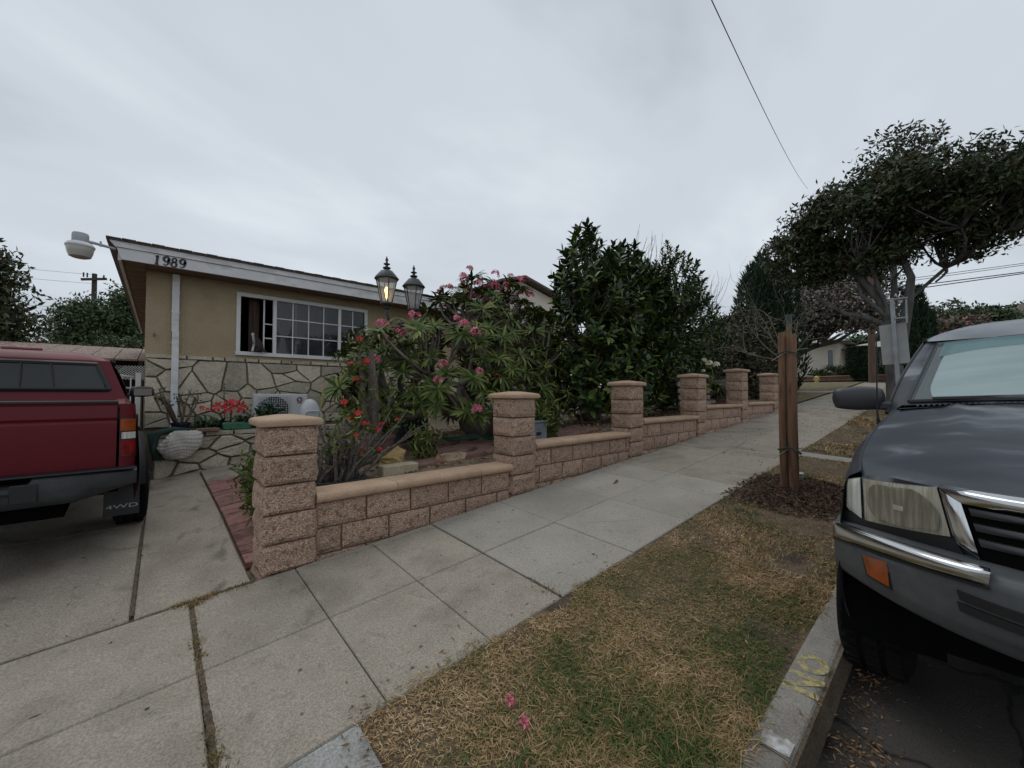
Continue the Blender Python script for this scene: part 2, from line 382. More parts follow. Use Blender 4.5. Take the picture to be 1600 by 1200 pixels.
# driveway
b = MB(); b.grid(lambda u, v: (-3.3 + u * 3.78, .45 + v * 8.5, zg(-3.3 + u * 3.78, .45 + v * 8.5) - .016), 12, 24)
dw = b.build('driveway', M_yard, kind='structure')
for (x0, x1, y0, y1) in [(-3.2, -1.6, 2.37, 3.12), (-1.6, .156, 2.37, 3.12), (-3.2, -1.6, 1.6, 2.37), (-1.6, .156, 1.6, 2.37), (-3.2, -1.6, .5, 1.6), (-1.6, .15, .5, 1.6),
                         (-3.3, -.107, 3.145, 5.3), (-.093, .475, 3.145, 6.7), (-3.3, -.1, 5.31, 9.4), (-.09, .475, 6.715, 7.95), (.49, 1.6, 6.72, 7.95)]:
    slab(x0, x1, y0, y1, lambda x, y: zg(x, y), gap=.004, lift=rs.uniform(0, .004), n=6).build('slab', M_drive if y0 > 3 else M_conc, dw)
# apron wing between driveway and parkway
b = MB(); b.grid(lambda u, v: (.18 + u * .42 + .0 * v, .5 + v * 1.09, zg(.18 + u * .42, .5 + v * 1.09) + .004 - .05 * (1 - v) * (1 - u) ), 6, 8)
b.build('apron_wing', M_wing, kind='structure')
# curb
curb = MB().box(.6, 26, .41, .53, -.6, -.5).build('curb', M_curb, kind='structure')
prof = [(.545, -.16), (.545, -.103), (.535, -.1), (.44, -.104), (.428, -.108), (.42, -.118), (.416, -.135), (.398, -.30)]
cx = [.62, 1.63, 4.2, 7.3, 10.4, 13.5, 16.6, 19.7, 22.8, 26]
for a, c in zip(cx, cx[1:]):
    b = MB(); nn = 6; m = len(prof)
    for i in range(nn + 1):
        x = a + .003 + (c - a - .006) * i / nn
        for (y, z) in prof: b.v.append((x, y + .003 * nz(x, y, 9), base(x) + z + .002 * nz(x, y, 20)))
    b.f = [(i * m + j, i * m + j + 1, (i + 1) * m + j + 1, (i + 1) * m + j) for i in range(nn) for j in range(m - 1)]
    b.f += [tuple(range(m)), tuple(reversed([nn * m + j for j in range(m)]))]
    b.build('curb_segment', M_curb, curb)
# painted NO on the curb top
M_ypaint = mat('faded_yellow_paint', [(.24, .215, .16), (.36, .31, .15), (.48, .405, .17)], scale=45, rough=.9, pos=(.38, .62))
def on_curb(x, y, d): X = 2.0 + x; Y = .482 + y; return (X, Y, base(X) - .103 + .0015 + d * .0012)
b = MB(); w = .036
strokes(b, [([(.0, -.062), (.0, .062)], w * .8), ([(.0, .055), (.1, -.055)], w * .8), ([(.1, -.062), (.1, .062)], w * .8)], on_curb)
strokes(b, [([(.205 + .052 * math.cos(a), .044 * math.sin(a)) for a in [i * math.pi / 10 for i in range(21)]], .03)], on_curb)
tag(b.build('curb_marking', M_ypaint), 'faded yellow NO sprayed on the curb top beside the grey truck tyre', 'painted marking')
M_wp = mat('white_paint_smear', [(.27, .255, .23), (.55, .55, .54)], scale=22, rough=.9, pos=(.42, .62))
b = MB(); b.grid(lambda u, v: (1.64 + u * .07 * (1 + .3 * nz(v * 3, 1, 2)), .43 + v * .1, base(1.64 + u * .07) - .103 + .0022), 3, 8)
tag(b.build('paint_smear', M_wp), 'white paint smear across the curb top by the joint', 'painted marking')

# ------------------------------------------------------------------ block wall
def rock_box(x0, x1, y0, y1, z0, z1, n, amp, seed, faces=('y-',), rnd=.008):
    """box whose chosen faces are rough-split; n=(nx,ny,nz) subdivisions"""
    rg = random.Random(seed); nx, ny, nzz = n; idx = {}; b = MB()
    ox, oy, oz = rg.random() * 99, rg.random() * 99, rg.random() * 99
    def vert(i, j, k):
        if (i, j, k) in idx: return idx[i, j, k]
        x = x0 + (x1 - x0) * i / nx; y = y0 + (y1 - y0) * j / ny; z = z0 + (z1 - z0) * k / nzz
        ei = i in (0, nx); ej = j in (0, ny); ek = k in (0, nzz)
        d = [0, 0, 0]
        ne = ei + ej + ek
        nn = (mnoise.noise(Vector((x * 9 + ox, y * 9 + oy, z * 11 + oz))) * .7 + mnoise.noise(Vector((x * 26 + ox, y * 26, z * 26 + oz))) * .45)
        if ne == 1:
            a = (.25 + .9 * nn) * amp
            if j == 0 and 'y-' in faces: d[1] = -a - amp * .5
            if j == ny and 'y+' in faces: d[1] = a
            if i == 0 and 'x-' in faces: d[0] = -a - amp * .5
            if i == nx and 'x+' in faces: d[0] = a + amp * .5
        else:
            q = rnd * (.5 + abs(nn))
            if ei and ne >= 2: d[0] = q if i == 0 else -q
            if ej: d[1] = q if j == 0 else -q
            if ek: d[2] = q * .5 if k == 0 else -q * .5
        idx[i, j, k] = len(b.v); b.v.append((x + d[0], y + d[1], z + d[2])); return idx[i, j, k]
    for j in (0, ny):
        for i in range(nx):
            for k in range(nzz):
                f = (vert(i, j, k), vert(i + 1, j, k), vert(i + 1, j, k + 1), vert(i, j, k + 1)); b.f.append(f if j == 0 else f[::-1])
    for i in (0, nx):
        for j in range(ny):
            for k in range(nzz):
                f = (vert(i, j, k), vert(i, j, k + 1), vert(i, j + 1, k + 1), vert(i, j + 1, k)); b.f.append(f if i == 0 else f[::-1])
    for k in (0, nzz):
        for i in range(nx):
            for j in range(ny):
                f = (vert(i, j, k), vert(i, j + 1, k), vert(i + 1, j + 1, k), vert(i + 1, j, k)); b.f.append(f if k == 0 else f[::-1])
    return b
PX = [.527, 2.76, 4.963, 7.10, 9.19, 11.29]; PT = [1.29, 1.47, 1.64, 1.82, 2.0, 1.98]; PW = .335
plab = ['split face block pillar at the driveway corner beside the red brick strip', 'split face block pillar in front of the pink flowered plumeria',
        'split face block pillar in front of the big dark leafed shrub', 'split face block pillar between the dark shrub and the pallet bench',
        'split face block pillar between the pallet bench and the metal grill', 'farthest split face block pillar, half behind the wooden tree stakes']
for q, (x, top) in enumerate(zip(PX, PT)):
    r = thing('block_pillar', (x + PW / 2, 3.13 + PW / 2, base(x)), plab[q], 'pillar', 'split face block pillars of the garden wall')
    k = 0; z = top
    while z > base(x) - .1:
        near = q < 2; nn = (10, 10, 7) if q == 0 else ((7, 7, 5) if q < 3 else (4, 4, 3))
        dx = rs.uniform(-.006, .006)
        rock_box(x + dx, x + PW + dx, 3.13 + rs.uniform(-.005, .005), 3.13 + PW, z - .197, z - .004, nn, .016 if q else .017, q * 31 + k, ('x-', 'x+', 'y-', 'y+')).build('block', M_block, r)
        MB().box(x + .02, x + PW - .02, 3.15, 3.11 + PW, z - .2, z - .001).build('mortar_joint', M_mortar, r) if k == 0 else None
        z -= .2; k += 1
    cz = top; o = .035; b = MB()
    x0, x1, y0, y1 = x - o, x + PW + o, 3.13 - o, 3.13 + PW + o; cxm, cym = x + PW / 2, 3.13 + PW / 2; hw = PW / 2 + o
    prof = [(hw - .022, 0), (hw - .004, .006), (hw, .022), (hw - .001, .038), (hw - .012, .052), (hw - .03, .058), (hw - .034, .0585), (.05, .078), (.0, .079)]
    nn = len(prof)
    for (rr, zz) in prof: b.v += [(cxm - rr, cym - rr, cz + zz), (cxm + rr, cym - rr, cz + zz), (cxm + rr, cym + rr, cz + zz), (cxm - rr, cym + rr, cz + zz)]
    for i in range(nn - 1):
        for j in range(4): b.f.append((i * 4 + j, i * 4 + (j + 1) % 4, i * 4 + 4 + (j + 1) % 4, i * 4 + 4 + j))
    b.f.append((3, 2, 1, 0)); b.build('pillar_cap', M_cap, r, smooth=40)
WT = [.79, .985, 1.148, 1.32, 1.345]
wlab = ['low block wall section with tan coping nearest the driveway, a black tub behind it', 'low block wall section between the second and third pillars, leaf litter along its foot',
        'low block wall section below the big dark leafed shrub', 'low block wall section in front of the pallet bench', 'low block wall section in front of the metal grill, farthest along']
for q in range(5):
    x0 = PX[q] + PW + .004; x1 = PX[q + 1] - .004; top = WT[q]; r = thing('block_wall_section', ((x0 + x1) / 2, 3.28, base(x0)), wlab[q], 'garden wall', 'low block wall sections between the pillars')
    MB().box(x0, x1, 3.185, 3.36, base(x0) - .15, top - .07).build('wall_core', M_mortar, r)
    c = 0; z = top - .075
    while z > base(x0) - .05:
        off = (c % 2) * .19 + .1 * q; xx = x0 - off
        while xx < x1:
            a, e2 = max(xx, x0), min(xx + .38, x1)
            if e2 - a > .03: rock_box(a + .004, e2 - .004, 3.165 + rs.uniform(-.003, .003), 3.37, z - .184, z - .002, ((7 if e2 - a > .2 else 4), 1, 5) if q < 2 else (4, 1, 3), .012, q * 97 + c * 13 + int(xx * 7), ('y-',), .006).build('block', M_block, r)
            xx += .38
        z -= .19; c += 1
    # bullnose coping pieces
    xx = x0; L = .0
    while xx < x1 - .01:
        ln = min(.8 if q else [.62, .86, .5][min(2, int((xx - x0) > .1) + int((xx - x0) > 1))], x1 - xx); b = MB()
        pr = [(3.15, -.07), (3.128, -.065), (3.115, -.05), (3.112, -.035), (3.118, -.016), (3.132, -.004), (3.15, 0), (3.157, -.0015), (3.16, 0), (3.39, 0), (3.40, -.012), (3.40, -.06), (3.39, -.07)]
        m = len(pr)
        for X in (xx + .002, xx + ln - .002): b.v += [(X, y, top + zz) for y, zz in pr]
        b.f = [(j, m + j, m + (j + 1) % m, (j + 1) % m)[::-1] for j in range(m)] + [tuple(range(m)), tuple(reversed(range(m, 2 * m)))]
        for f_ in [0]: pass
        b.build('coping', M_cap, r, smooth=35); xx += ln
# brick strip beside the driveway
M_brick = mat('worn_red_brick', [(.15, .068, .055), (.27, .135, .112), (.21, .098, .08)], scale=7, rough=.9, bump=.4, bscale=70, isl=0, speck=.25, sscale=60, objr=.2, blot=(6, .5, .7, .7))
bs = MB(); bs.grid(lambda u, v: (.485 + u * .44, 3.48 + v * 3.25, zg(.485 + u * .44, 3.48 + v * 3.25) - .03), 3, 10)
bs = bs.build('brick_strip', M_yard, kind='structure')
y = 3.49; k = 0
while y < 6.65:
    for cx0, cx1 in (((.488, .925),) if True else ()):
        sp = [(cx0, cx0 + .205), (cx0 + .21, cx1)] if k % 2 else [(cx0, cx0 + .31), (cx0 + .315, cx1)]
        for a, c in sp:
            slab(a, c, y, y + .188, zg, gap=.003, ch=.006, n=1, lift=rs.uniform(.0, .012)).build('brick', M_brick, bs)
    y += .195; k += 1

# ------------------------------------------------------------------ house
M_stucco = mat('tan_stucco', [(.32, .25, .155), (.42, .335, .215), (.375, .295, .185)], scale=1.2, rough=.95, bump=1.0, bscale=55, speck=.12, sscale=60, detail=7)
M_white = mat('weathered_white_paint', [(.5, .49, .48), (.66, .66, .66), (.60, .60, .60)], scale=3, rough=.65, speck=.07, sscale=12, stretch=(.5, 1, 1))
M_wframe = mat('white_window_frame', [(.60, .60, .59), (.68, .68, .67)], scale=3, rough=.5)
M_shingle = mat('roof_shingle', [(.09, .075, .065), (.16, .13, .115)], scale=14, rough=.95, bump=.6, bscale=50, speck=.3)
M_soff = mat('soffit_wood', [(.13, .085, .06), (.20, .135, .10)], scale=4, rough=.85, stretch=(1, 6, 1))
M_stoneh = mat('cream_flagstone', [(.30, .258, .19), (.39, .345, .265), (.50, .445, .34), (.43, .40, .34)], scale=3.5, rough=.9, bump=.9, bscale=14, speck=.16, sscale=30, detail=7, isl=.3, objr=.28)
M_joint = mat('dark_stone_mortar', [(.20, .168, .135)], scale=14, rough=.95, bump=.4)
M_dark = mat('dark_interior', [(.012, .011, .012)], rough=.9)
M_curtain = mat('grey_curtain', [(.17, .16, .15), (.30, .29, .275)], scale=9, rough=.9, stretch=(6, 1, .2))
M_curt2 = mat('brown_curtain', [(.05, .03, .025), (.10, .065, .05)], scale=9, rough=.9, stretch=(6, 1, .2))
M_black = mat('black_paint', [(.012, .012, .014)], rough=.45)
house = thing('house', (0, 9.1, .3), 'single storey tan stucco house with cream flagstone base and white fascia numbered 1989', 'house')
H0 = 3.62; HX0, HX1, HY0, HY1 = -.21, 9.5, 9.1, 18.
b = MB(); wx0, wx1, wz0, wz1 = 1.075, 3.53, 2.295, 3.44
b.box(HX0, wx0, HY0, HY0 + .15, 2.2, H0); b.box(wx1, HX1, HY0, HY0 + .15, 2.2, H0); b.box(wx0, wx1, HY0, HY0 + .15, wz1, H0); b.box(wx0, wx1, HY0, HY0 + .15, 2.2, wz0)
b.box(HX0, HX0 + .15, HY0 + .15, HY1, .2, H0); b.box(HX1 - .15, HX1, HY0 + .15, HY1, .2, H0); b.box(HX0, HX1, HY1, HY1 + .15, .2, H0)
b.build('wall', M_stucco, house)
MB().box(HX0 + .02, HX1, HY0 + .03, HY0 + .15, .2, 2.2).build('stone_backing', M_joint, house)
b = MB(); b.box(HX0 + .16, 6, HY0 + 3.5, HY0 + 3.6, .8, H0); b.box(HX0 + .16, 6, HY0 + .16, HY0 + 3.5, .8, .9); b.build('room', M_dark, house)
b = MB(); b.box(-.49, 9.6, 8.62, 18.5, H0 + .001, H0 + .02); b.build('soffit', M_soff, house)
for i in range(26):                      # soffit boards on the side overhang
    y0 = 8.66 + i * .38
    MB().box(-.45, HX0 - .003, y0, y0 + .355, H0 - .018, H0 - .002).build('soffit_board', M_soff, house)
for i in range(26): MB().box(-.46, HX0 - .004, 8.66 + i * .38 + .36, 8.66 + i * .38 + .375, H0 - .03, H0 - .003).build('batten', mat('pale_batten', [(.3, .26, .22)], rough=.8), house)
# fascia with sloped end and groove line
def fasc(x0, x1, z0, z1, y0, y1, sl=0):
    b = MB(); vs = []
    for y in (y0, y1): vs += [(x0 + sl, y, z0), (x1, y, z0), (x1, y, z1), (x0, y, z1)]
    b.add(vs, [(0, 1, 2, 3), (7, 6, 5, 4), (0, 4, 5, 1), (3, 2, 6, 7), (1, 5, 6, 2), (0, 3, 7, 4)]); return b
fasc(-.545, 4.06, 3.61, 3.785, 8.6, 8.64, .06).build('fascia', M_white, house)
fasc(-.625, 4.06, 3.79, 3.88, 8.578, 8.64, .07).build('fascia', M_white, house)
fasc(4.065, 9.6, 3.61, 3.785, 8.6, 8.64).build('fascia', M_white, house)
fasc(4.065, 9.6, 3.79, 3.88, 8.578, 8.64).build('fascia', M_white, house)
MB().box(-.53, -.49, 8.64, 18.5, 3.6, 3.86).build('fascia', M_white, house)
b = MB(); e0, e1, f0, f1, zt = -.66, 9.7, 8.55, 18.6, 3.884
b.add([(e0, f0, zt), (e1, f0, zt), (e1, f1, zt), (e0, f1, zt), (3.5, 13.5, zt + .75), (5.5, 13.5, zt + .75), (e0, f0, zt + .03), (e1, f0, zt + .03), (e1, f1, zt + .03), (e0, f1, zt + .03)],
      [(3, 2, 1, 0), (0, 1, 7, 6), (1, 2, 8, 7), (2, 3, 9, 8), (3, 0, 6, 9), (6, 7, 5, 4), (7, 8, 5), (8, 9, 4, 5), (9, 6, 4)]); roof = b.build('roof', M_shingle, house)
b = MB()
for i in range(60): x = -.66 + i * .172; b.cbox(x, x + .165, 8.53, 8.7, zt + .02, zt + .034 + .006 * (i % 2), .003)
b.build('shingle_edge', M_shingle, roof, kind='stuff')
# house number in slanted serif strokes
NM = MB(); S = .125
def num(cx, strk):
    strokes(NM, [([(cx + p[0] * S + p[1] * S * .12, p[1] * S * 1.3) for p in pts], [w_ * S * 1.25 for w_ in (wd if hasattr(wd, '__len__') else [wd] * len(pts))]) for pts, wd in strk],
            lambda x, y, d: (x, 8.6 - .001 - d * .008, 3.69 + y))
def arc(cx, cy, rx, ry, a0, a1, n=14): return [(cx + rx * math.cos(R_(a0 + (a1 - a0) * i / n)), cy + ry * math.sin(R_(a0 + (a1 - a0) * i / n))) for i in range(n + 1)]
def wvar(n, a, b_): return [a + (b_ - a) * abs(math.sin(math.pi * 2 * i / n)) for i in range(n + 1)]
g9 = [(arc(0, .22, .25, .26, 0, 360, 18), [.12 + .1 * abs(math.cos(R_(20 * i))) for i in range(19)]), (arc(-.03, .1, .3, .5, 20, -95, 10), [.22, .22, .21, .2, .18, .16, .13, .1, .09, .1, .12]), ([(-.2, -.3), (-.13, -.36)], .16)]
g8 = [(arc(0, .24, .2, .22, 0, 360, 18), [.09 + .08 * abs(math.cos(R_(20 * i))) for i in range(19)]), (arc(0, -.2, .26, .25, 0, 360, 18), [.1 + .1 * abs(math.cos(R_(20 * i))) for i in range(19)])]
g1 = [([(0, .46), (0, -.45)], .2), ([(-.16, .3), (0, .42)], .12), ([(-.2, -.43), (.2, -.43)], .08)]
for cx0, g in ((-.075, g1), (.035, g9), (.135, g8), (.24, g9)):
    NM = MB(); num(cx0, g); NM.build('house_number', M_black, house)
# window
b = MB(); fy0, fy1 = 9.07, 9.14
b.box(wx0 - .02, wx0 + .045, fy0, fy1, wz0, wz1); b.box(wx1 - .045, wx1 + .02, fy0, fy1, wz0, wz1); b.box(wx0 - .02, wx1 + .02, fy0 - .002, fy1, wz1 - .05, wz1 + .02); b.box(wx0 - .03, wx1 + .03, fy0 - .02, fy1, wz0 - .03, wz0 + .04)
for x in (1.69, 2.935): b.box(x - .03, x + .03, fy0 + .004, fy1, wz0 + .04, wz1 - .05)
win = b.build('window', M_wframe, house)
M_glass = mat('window_glass', [(.03, .035, .04)], rough=.04, spec=.8, alpha=.45)
for (a, c, n_, dy_) in ((1.72, 2.905, 4, 0), (2.965, 3.485, 2, .01)):
    for i in range(n_):
        for j in range(3):
            X0 = a + (c - a) * i / n_; X1 = a + (c - a) * (i + 1) / n_; Z0 = wz0 + .04 + (wz1 - wz0 - .09) * j / 3; Z1 = wz0 + .04 + (wz1 - wz0 - .09) * (j + 1) / 3
            MB().box(X0 + .004, X1 - .004, 9.108 + dy_, 9.112 + dy_, Z0 + .004, Z1 - .004).build('pane', M_glass, win)
    for i in range(1, n_): x = a + (c - a) * i / n_; MB().box(x - .01, x + .01, 9.095 + dy_, 9.106 + dy_, wz0 + .04, wz1 - .05).build('muntin', M_wframe, win)
    for j in range(1, 3): z = wz0 + .04 + (wz1 - wz0 - .09) * j / 3; MB().box(a, c, 9.093 + dy_, 9.104 + dy_, z - .01, z + .01).build('muntin', M_wframe, win)
# slid sash standing behind the opening and the second pane line
b = MB(); b.box(1.5, 1.525, 9.13, 9.15, wz0 + .04, wz1 - .05); b.box(1.525, 1.66, 9.13, 9.15, 2.9, 2.92); b.box(1.525, 1.66, 9.13, 9.15, 2.62, 2.64); b.box(2.06, 2.1, 9.13, 9.15, wz0 + .04, wz1 - .05); b.build('sash', M_wframe, win)
def drape(x0, x1, y, z0, z1, f=28, amp=.03): return MB().grid(lambda u, v: (x0 + (x1 - x0) * u, y + amp * math.sin(u * f * (x1 - x0) * 1.5) + .01 * math.sin(u * 50), z0 + (z1 - z0) * v), int(40 * (x1 - x0)) + 8, 2)
drape(1.28, 1.46, 9.3, 2.2, 3.5).build('curtain', M_curt2, house, smooth=True)
drape(1.7, 2.75, 9.32, 2.2, 3.55, 20, .02).build('curtain', M_curtain, house, smooth=True)
# downspout
b = MB(); b.cbox(.125, .225, 9.0, 9.075, 2.6, 3.6, .006); b.cbox(.135, .23, 8.985, 9.07, .95, 2.62, .006)
dsp = b.build('downspout', M_white, house)
for z in (3.27, 2.93, 2.4): MB().box(.118, .233, 8.995, 9.08, z, z + .02).build('strap', M_white, dsp)
MB().box(-.1, -.085, 9.06, 9.09, 2.5, 2.56).build('hook', mat('rust', [(.14, .06, .03)], rough=.9), house)
# voronoi flagstones
def voronoi(x0, x1, z0, z1, n, seed, asp=1.35, relax=1):
    rg = random.Random(seed); P = []
    tries = 0
    while len(P) < n and tries < 20000:
        tries += 1; p = (rg.uniform(x0, x1), rg.uniform(z0, z1)); md = math.sqrt((x1 - x0) * (z1 - z0) / n) * rg.uniform(.38, .95)
        if all(math.hypot((p[0] - q[0]) / asp, p[1] - q[1]) > md * .8 for q in P): P.append(p)
    cells = []
    for i, p in enumerate(P):
        poly = [(x0, z0), (x1, z0), (x1, z1), (x0, z1)]
        for j, q in enumerate(P):
            if i == j or abs(q[0] - p[0]) > 2.5: continue
            nx, nz_ = (q[0] - p[0]) / asp ** 2, (q[1] - p[1]); mx_, mz_ = (p[0] + q[0]) / 2, (p[1] + q[1]) / 2; out_ = []
            for a in range(len(poly)):
                A, B = poly[a], poly[(a + 1) % len(poly)]; da = (A[0] - mx_) * nx + (A[1] - mz_) * nz_; db = (B[0] - mx_) * nx + (B[1] - mz_) * nz_
                if da <= 0: out_.append(A)
                if da * db < 0: t = da / (da - db); out_.append((A[0] + (B[0] - A[0]) * t, A[1] + (B[1] - A[1]) * t))
            poly = out_
            if len(poly) < 3: break
        if len(poly) >= 3: cells.append(poly)
    return cells
def stone(poly, fn, inset, depth, rg, bev=.012):
    """raised stone from polygon; fn(x,z,d) maps to 3d"""
    cx_ = sum(p[0] for p in poly) / len(poly); cz_ = sum(p[1] for p in poly) / len(poly)
    P = []
    for a in range(len(poly)):                                        # subdivide and wobble the outline
        A, B = poly[a], poly[(a + 1) % len(poly)]; l = math.hypot(B[0] - A[0], B[1] - A[1])
        if l < .015: continue
        for t in ([.035, .3, .7, .965] if l > .14 else [.1, .9]):
            P.append((A[0] + (B[0] - A[0]) * t, A[1] + (B[1] - A[1]) * t))
    if len(P) < 3: return None
    def shrink(pts, d, jit=0):
        o = []
        for x, z in pts:
            l = math.hypot(x - cx_, z - cz_) + 1e-6; k = max(.2, (l - d - rg.uniform(0, jit)) / l); o.append((cx_ + (x - cx_) * k, cz_ + (z - cz_) * k))
        return o
    r0 = shrink(P, inset, .009); r1 = shrink(r0, bev * .3); r2 = shrink(r1, bev); n = len(P); b = MB()
    tilt = (rg.uniform(-.03, .03), rg.uniform(-.03, .03)); dd = depth * rg.uniform(.75, 1.2)
    b.v += [tuple(fn(x, z, 0)) for x, z in r0] + [tuple(fn(x, z, dd * .75)) for x, z in r1] + [tuple(fn(x, z, dd + tilt[0] * (x - cx_) + tilt[1] * (z - cz_) + rg.uniform(-.002, .002))) for x, z in r2]
    b.v.append(tuple(fn(cx_, cz_, dd + rg.uniform(-.002, .004))))
    for q in (0, 1):
        for i in range(n): j = (i + 1) % n; b.f.append((q * n + i, q * n + j, (q + 1) * n + j, (q + 1) * n + i))
    for i in range(n): b.f.append((2 * n + i, 2 * n + (i + 1) % n, 3 * n))
    return b
rg = random.Random(11)
for poly in voronoi(HX0 + .01, 4.6, .95, 2.13, 66, 16, asp=1.2) + voronoi(4.6, 9.4, .95, 2.13, 40, 9):
    s = stone(poly, lambda x, z, d: (x, 9.13 - d, z), .008, .05, rg, .009)
    if s: s.build('flagstone', M_stoneh, house)
x = HX0 + .005
while x < 9.3:
    w_ = rg.uniform(.14, .42)
    s = stone([(x, 2.135), (x + w_, 2.135), (x + w_, 2.205), (x, 2.205)], lambda a, c, d: (a, 9.13 - d, c), .004, .06, rg, .006)
    if s: s.build('flagstone', M_stoneh, house)
    x += w_ + .004
# ------------------------------------------------------------------ stone planter before the house
M_stonep = mat('planter_stone', [(.24, .20, .15), (.48, .43, .34), (.36, .31, .235)], scale=4, rough=.92, bump=.8, bscale=22, speck=.2, sscale=50, isl=.3, detail=7, objr=.25)
pl = thing('stone_planter', (.8, 8.2, .3), 'low raised planter of rough tan stones along the house front', 'planter')
b = MB(); b.add([(-.06, 8.03, .2), (3.4, 8.03, .2), (3.4, 8.03, .9), (-.06, 8.03, .86), (-.06, 9.12, .2), (3.4, 9.12, .2), (3.4, 9.12, .9), (-.06, 9.12, .86)], [(0, 1, 2, 3), (4, 7, 6, 5), (0, 3, 7, 4), (1, 5, 6, 2), (3, 2, 6, 7)])
b.build('planter_core', M_joint, pl)
rg = random.Random(3)
for poly in voronoi(-.06, 3.3, .24, .86, 34, 12, asp=1.9):
    s = stone(poly, lambda x, z, d: (x, 8.04 - d + .02 * nz(x, z, 8), z + .0 * x), .009, .07, rg, .014)
    if s: s.build('stone', M_stonep, pl)
x = -.08
while x < 3.3:
    w_ = rg.uniform(.18, .4); rock_box(x, x + w_, 7.96 + rg.uniform(-.02, .02), 8.28, .865, .93 + rg.uniform(-.02, .015), (4, 2, 1), .018, rg.randint(0, 999), ('y-', 'x-', 'x+', 'y+'), .012).build('ledge_stone', M_stonep, pl); x += w_ + .01
MB().box(-.04, 3.35, 8.25, 9.06, .86, .9).build('planter_soil', M_yard, pl)

# ------------------------------------------------------------------ planter-top things
M_navy = mat('navy_plastic', [(.012, .014, .035)], rough=.4)
M_gpot = mat('green_ceramic', [(.035, .13, .085), (.05, .17, .11)], rough=.4, scale=3)
M_terra = mat('dusty_pink_plastic', [(.20, .10, .09), (.27, .145, .13)], rough=.6)
M_stem = mat('grey_stem', [(.12, .10, .08), (.24, .20, .165)], scale=8, rough=.9, bump=.4)
M_brst = mat('brown_stem', [(.09, .06, .045), (.18, .13, .095)], scale=8, rough=.9)
M_leafG = leafmat('strap_leaf', [(.02, .045, .018), (.05, .10, .03)])
M_leafP = leafmat('plumeria_leaf', [(.034, .056, .014), (.088, .125, .028), (.19, .205, .055)], isl=.8, rough=.62, spec=.22)
M_leafD = leafmat('dark_glossy_leaf', [(.010, .022, .008), (.022, .044, .012), (.045, .085, .018), (.15, .205, .045)], isl=.85, rough=.38)
M_leafS = leafmat('street_tree_leaf', [(.012, .026, .009), (.026, .05, .015), (.055, .07, .023), (.085, .045, .024)], isl=.7, scale=.9)
M_red = mat('red_petal', [(.38, .01, .012), (.62, .02, .02)], rough=.5, isl=.5)
M_pink = mat('pink_petal', [(.45, .04, .10), (.62, .10, .20), (.70, .30, .36)], rough=.5, isl=.8)
M_wflow = mat('cream_petal', [(.70, .66, .42), (.75, .72, .6)], rough=.5, isl=.6)
M_white2 = mat('white_plastic', [(.50, .51, .52), (.60, .61, .62)], rough=.45)
M_blackp = mat('black_plastic', [(.018, .019, .021), (.03, .031, .034)], rough=.5)
nrg = np.random.default_rng(7)
def pot(name, c, r, h, m, lab, cat='flower pot', taper=.8):
    p = thing(name, c, lab, cat)
    MB().lathe([(r * taper, 0), (r * .97, h * .82), (r * 1.06, h * .84), (r * 1.06, h), (r * .95, h), (r * .9, h * .88), (0.01, h * .88)], c, 18).build('shell', m, p, smooth=35)
    return p
def wand(mb, p, l, d, rng, r=.012, bend=.3, n=5):
    p = np.array(p, float); d = np.array(d, float); d /= np.linalg.norm(d); pts = [p.copy()]
    for i in range(n): d = d + rng.normal(size=3) * bend * .35; d[2] = d[2] + .1; d /= np.linalg.norm(d); p = p + d * l / n; pts.append(p.copy())
    mb.tube(pts, [r * (1 - .5 * i / n) for i in range(n + 1)], n=5); return pts
# desert rose in the navy pot
pt = pot('flower_pot', (.25, 8.2, .925), .125, .15, M_navy, 'small dark blue pot of bare twisting stems before the downspout')
plant = thing('potted_plant', (.25, 8.2, 1.05), 'gangly plant with twisting grey stems growing in the dark blue pot', 'plant')
b = MB(); tips = []
for i in range(11):
    a = nrg.uniform(0, 6.28); pts = wand(b, (.25 + .05 * math.cos(a), 8.2 + .05 * math.sin(a), 1.04), nrg.uniform(.35, .62), (.5 * math.cos(a), .2 * math.sin(a), 1), nrg, .018, .35); tips.append(pts[-1]); tips.append(pts[-2])
b.build('stems', M_brst, plant, smooth=True)
tp = np.repeat(np.array(tips), 7, 0); V, F = leaf_diamond(tp + nrg.normal(size=tp.shape) * .02, rsph(nrg, len(tp)), .06, .018, nrg); npobj('leaves', V, F, M_leafG, plant, kind='stuff')
# amaryllis in green trough
gp = thing('planter_trough', (.975, 8.2, .925), 'green oblong ceramic trough under the big red blooms', 'flower pot')
MB().cbox(.78, 1.18, 8.08, 8.3, .925, 1.055, .02).build('shell', M_gpot, gp, smooth=40)
am = thing('amaryllis', (.9, 8.25, 1.0), 'strap leafed amaryllis with large red trumpet blooms above the green trough', 'plant')
b = MB()
def strap(mb, p, d, L, w, droop, n=6):
    p = Vector(p); d = Vector(d).normalized(); s = d.cross(Vector((0, 0, 1))); s = s.normalized() if s.length > .01 else Vector((1, 0, 0)); k = len(mb.v); v = d.copy()
    for i in range(n + 1):
        t = i / n; ww = w * (math.sin(math.pi * min(1, .15 + t * .85)) ** .7) * .5 + .0015; mb.v += [tuple(p - s * ww), tuple(p + Vector((0, 0, -ww * .4))), tuple(p + s * ww)]
        v = (v + Vector((0, 0, -droop / n * (1 + 1.5 * t)))).normalized(); p = p + v * L / n
    for i in range(n): a = k + i * 3; mb.f += [(a, a + 1, a + 4, a + 3), (a + 1, a + 2, a + 5, a + 4)]
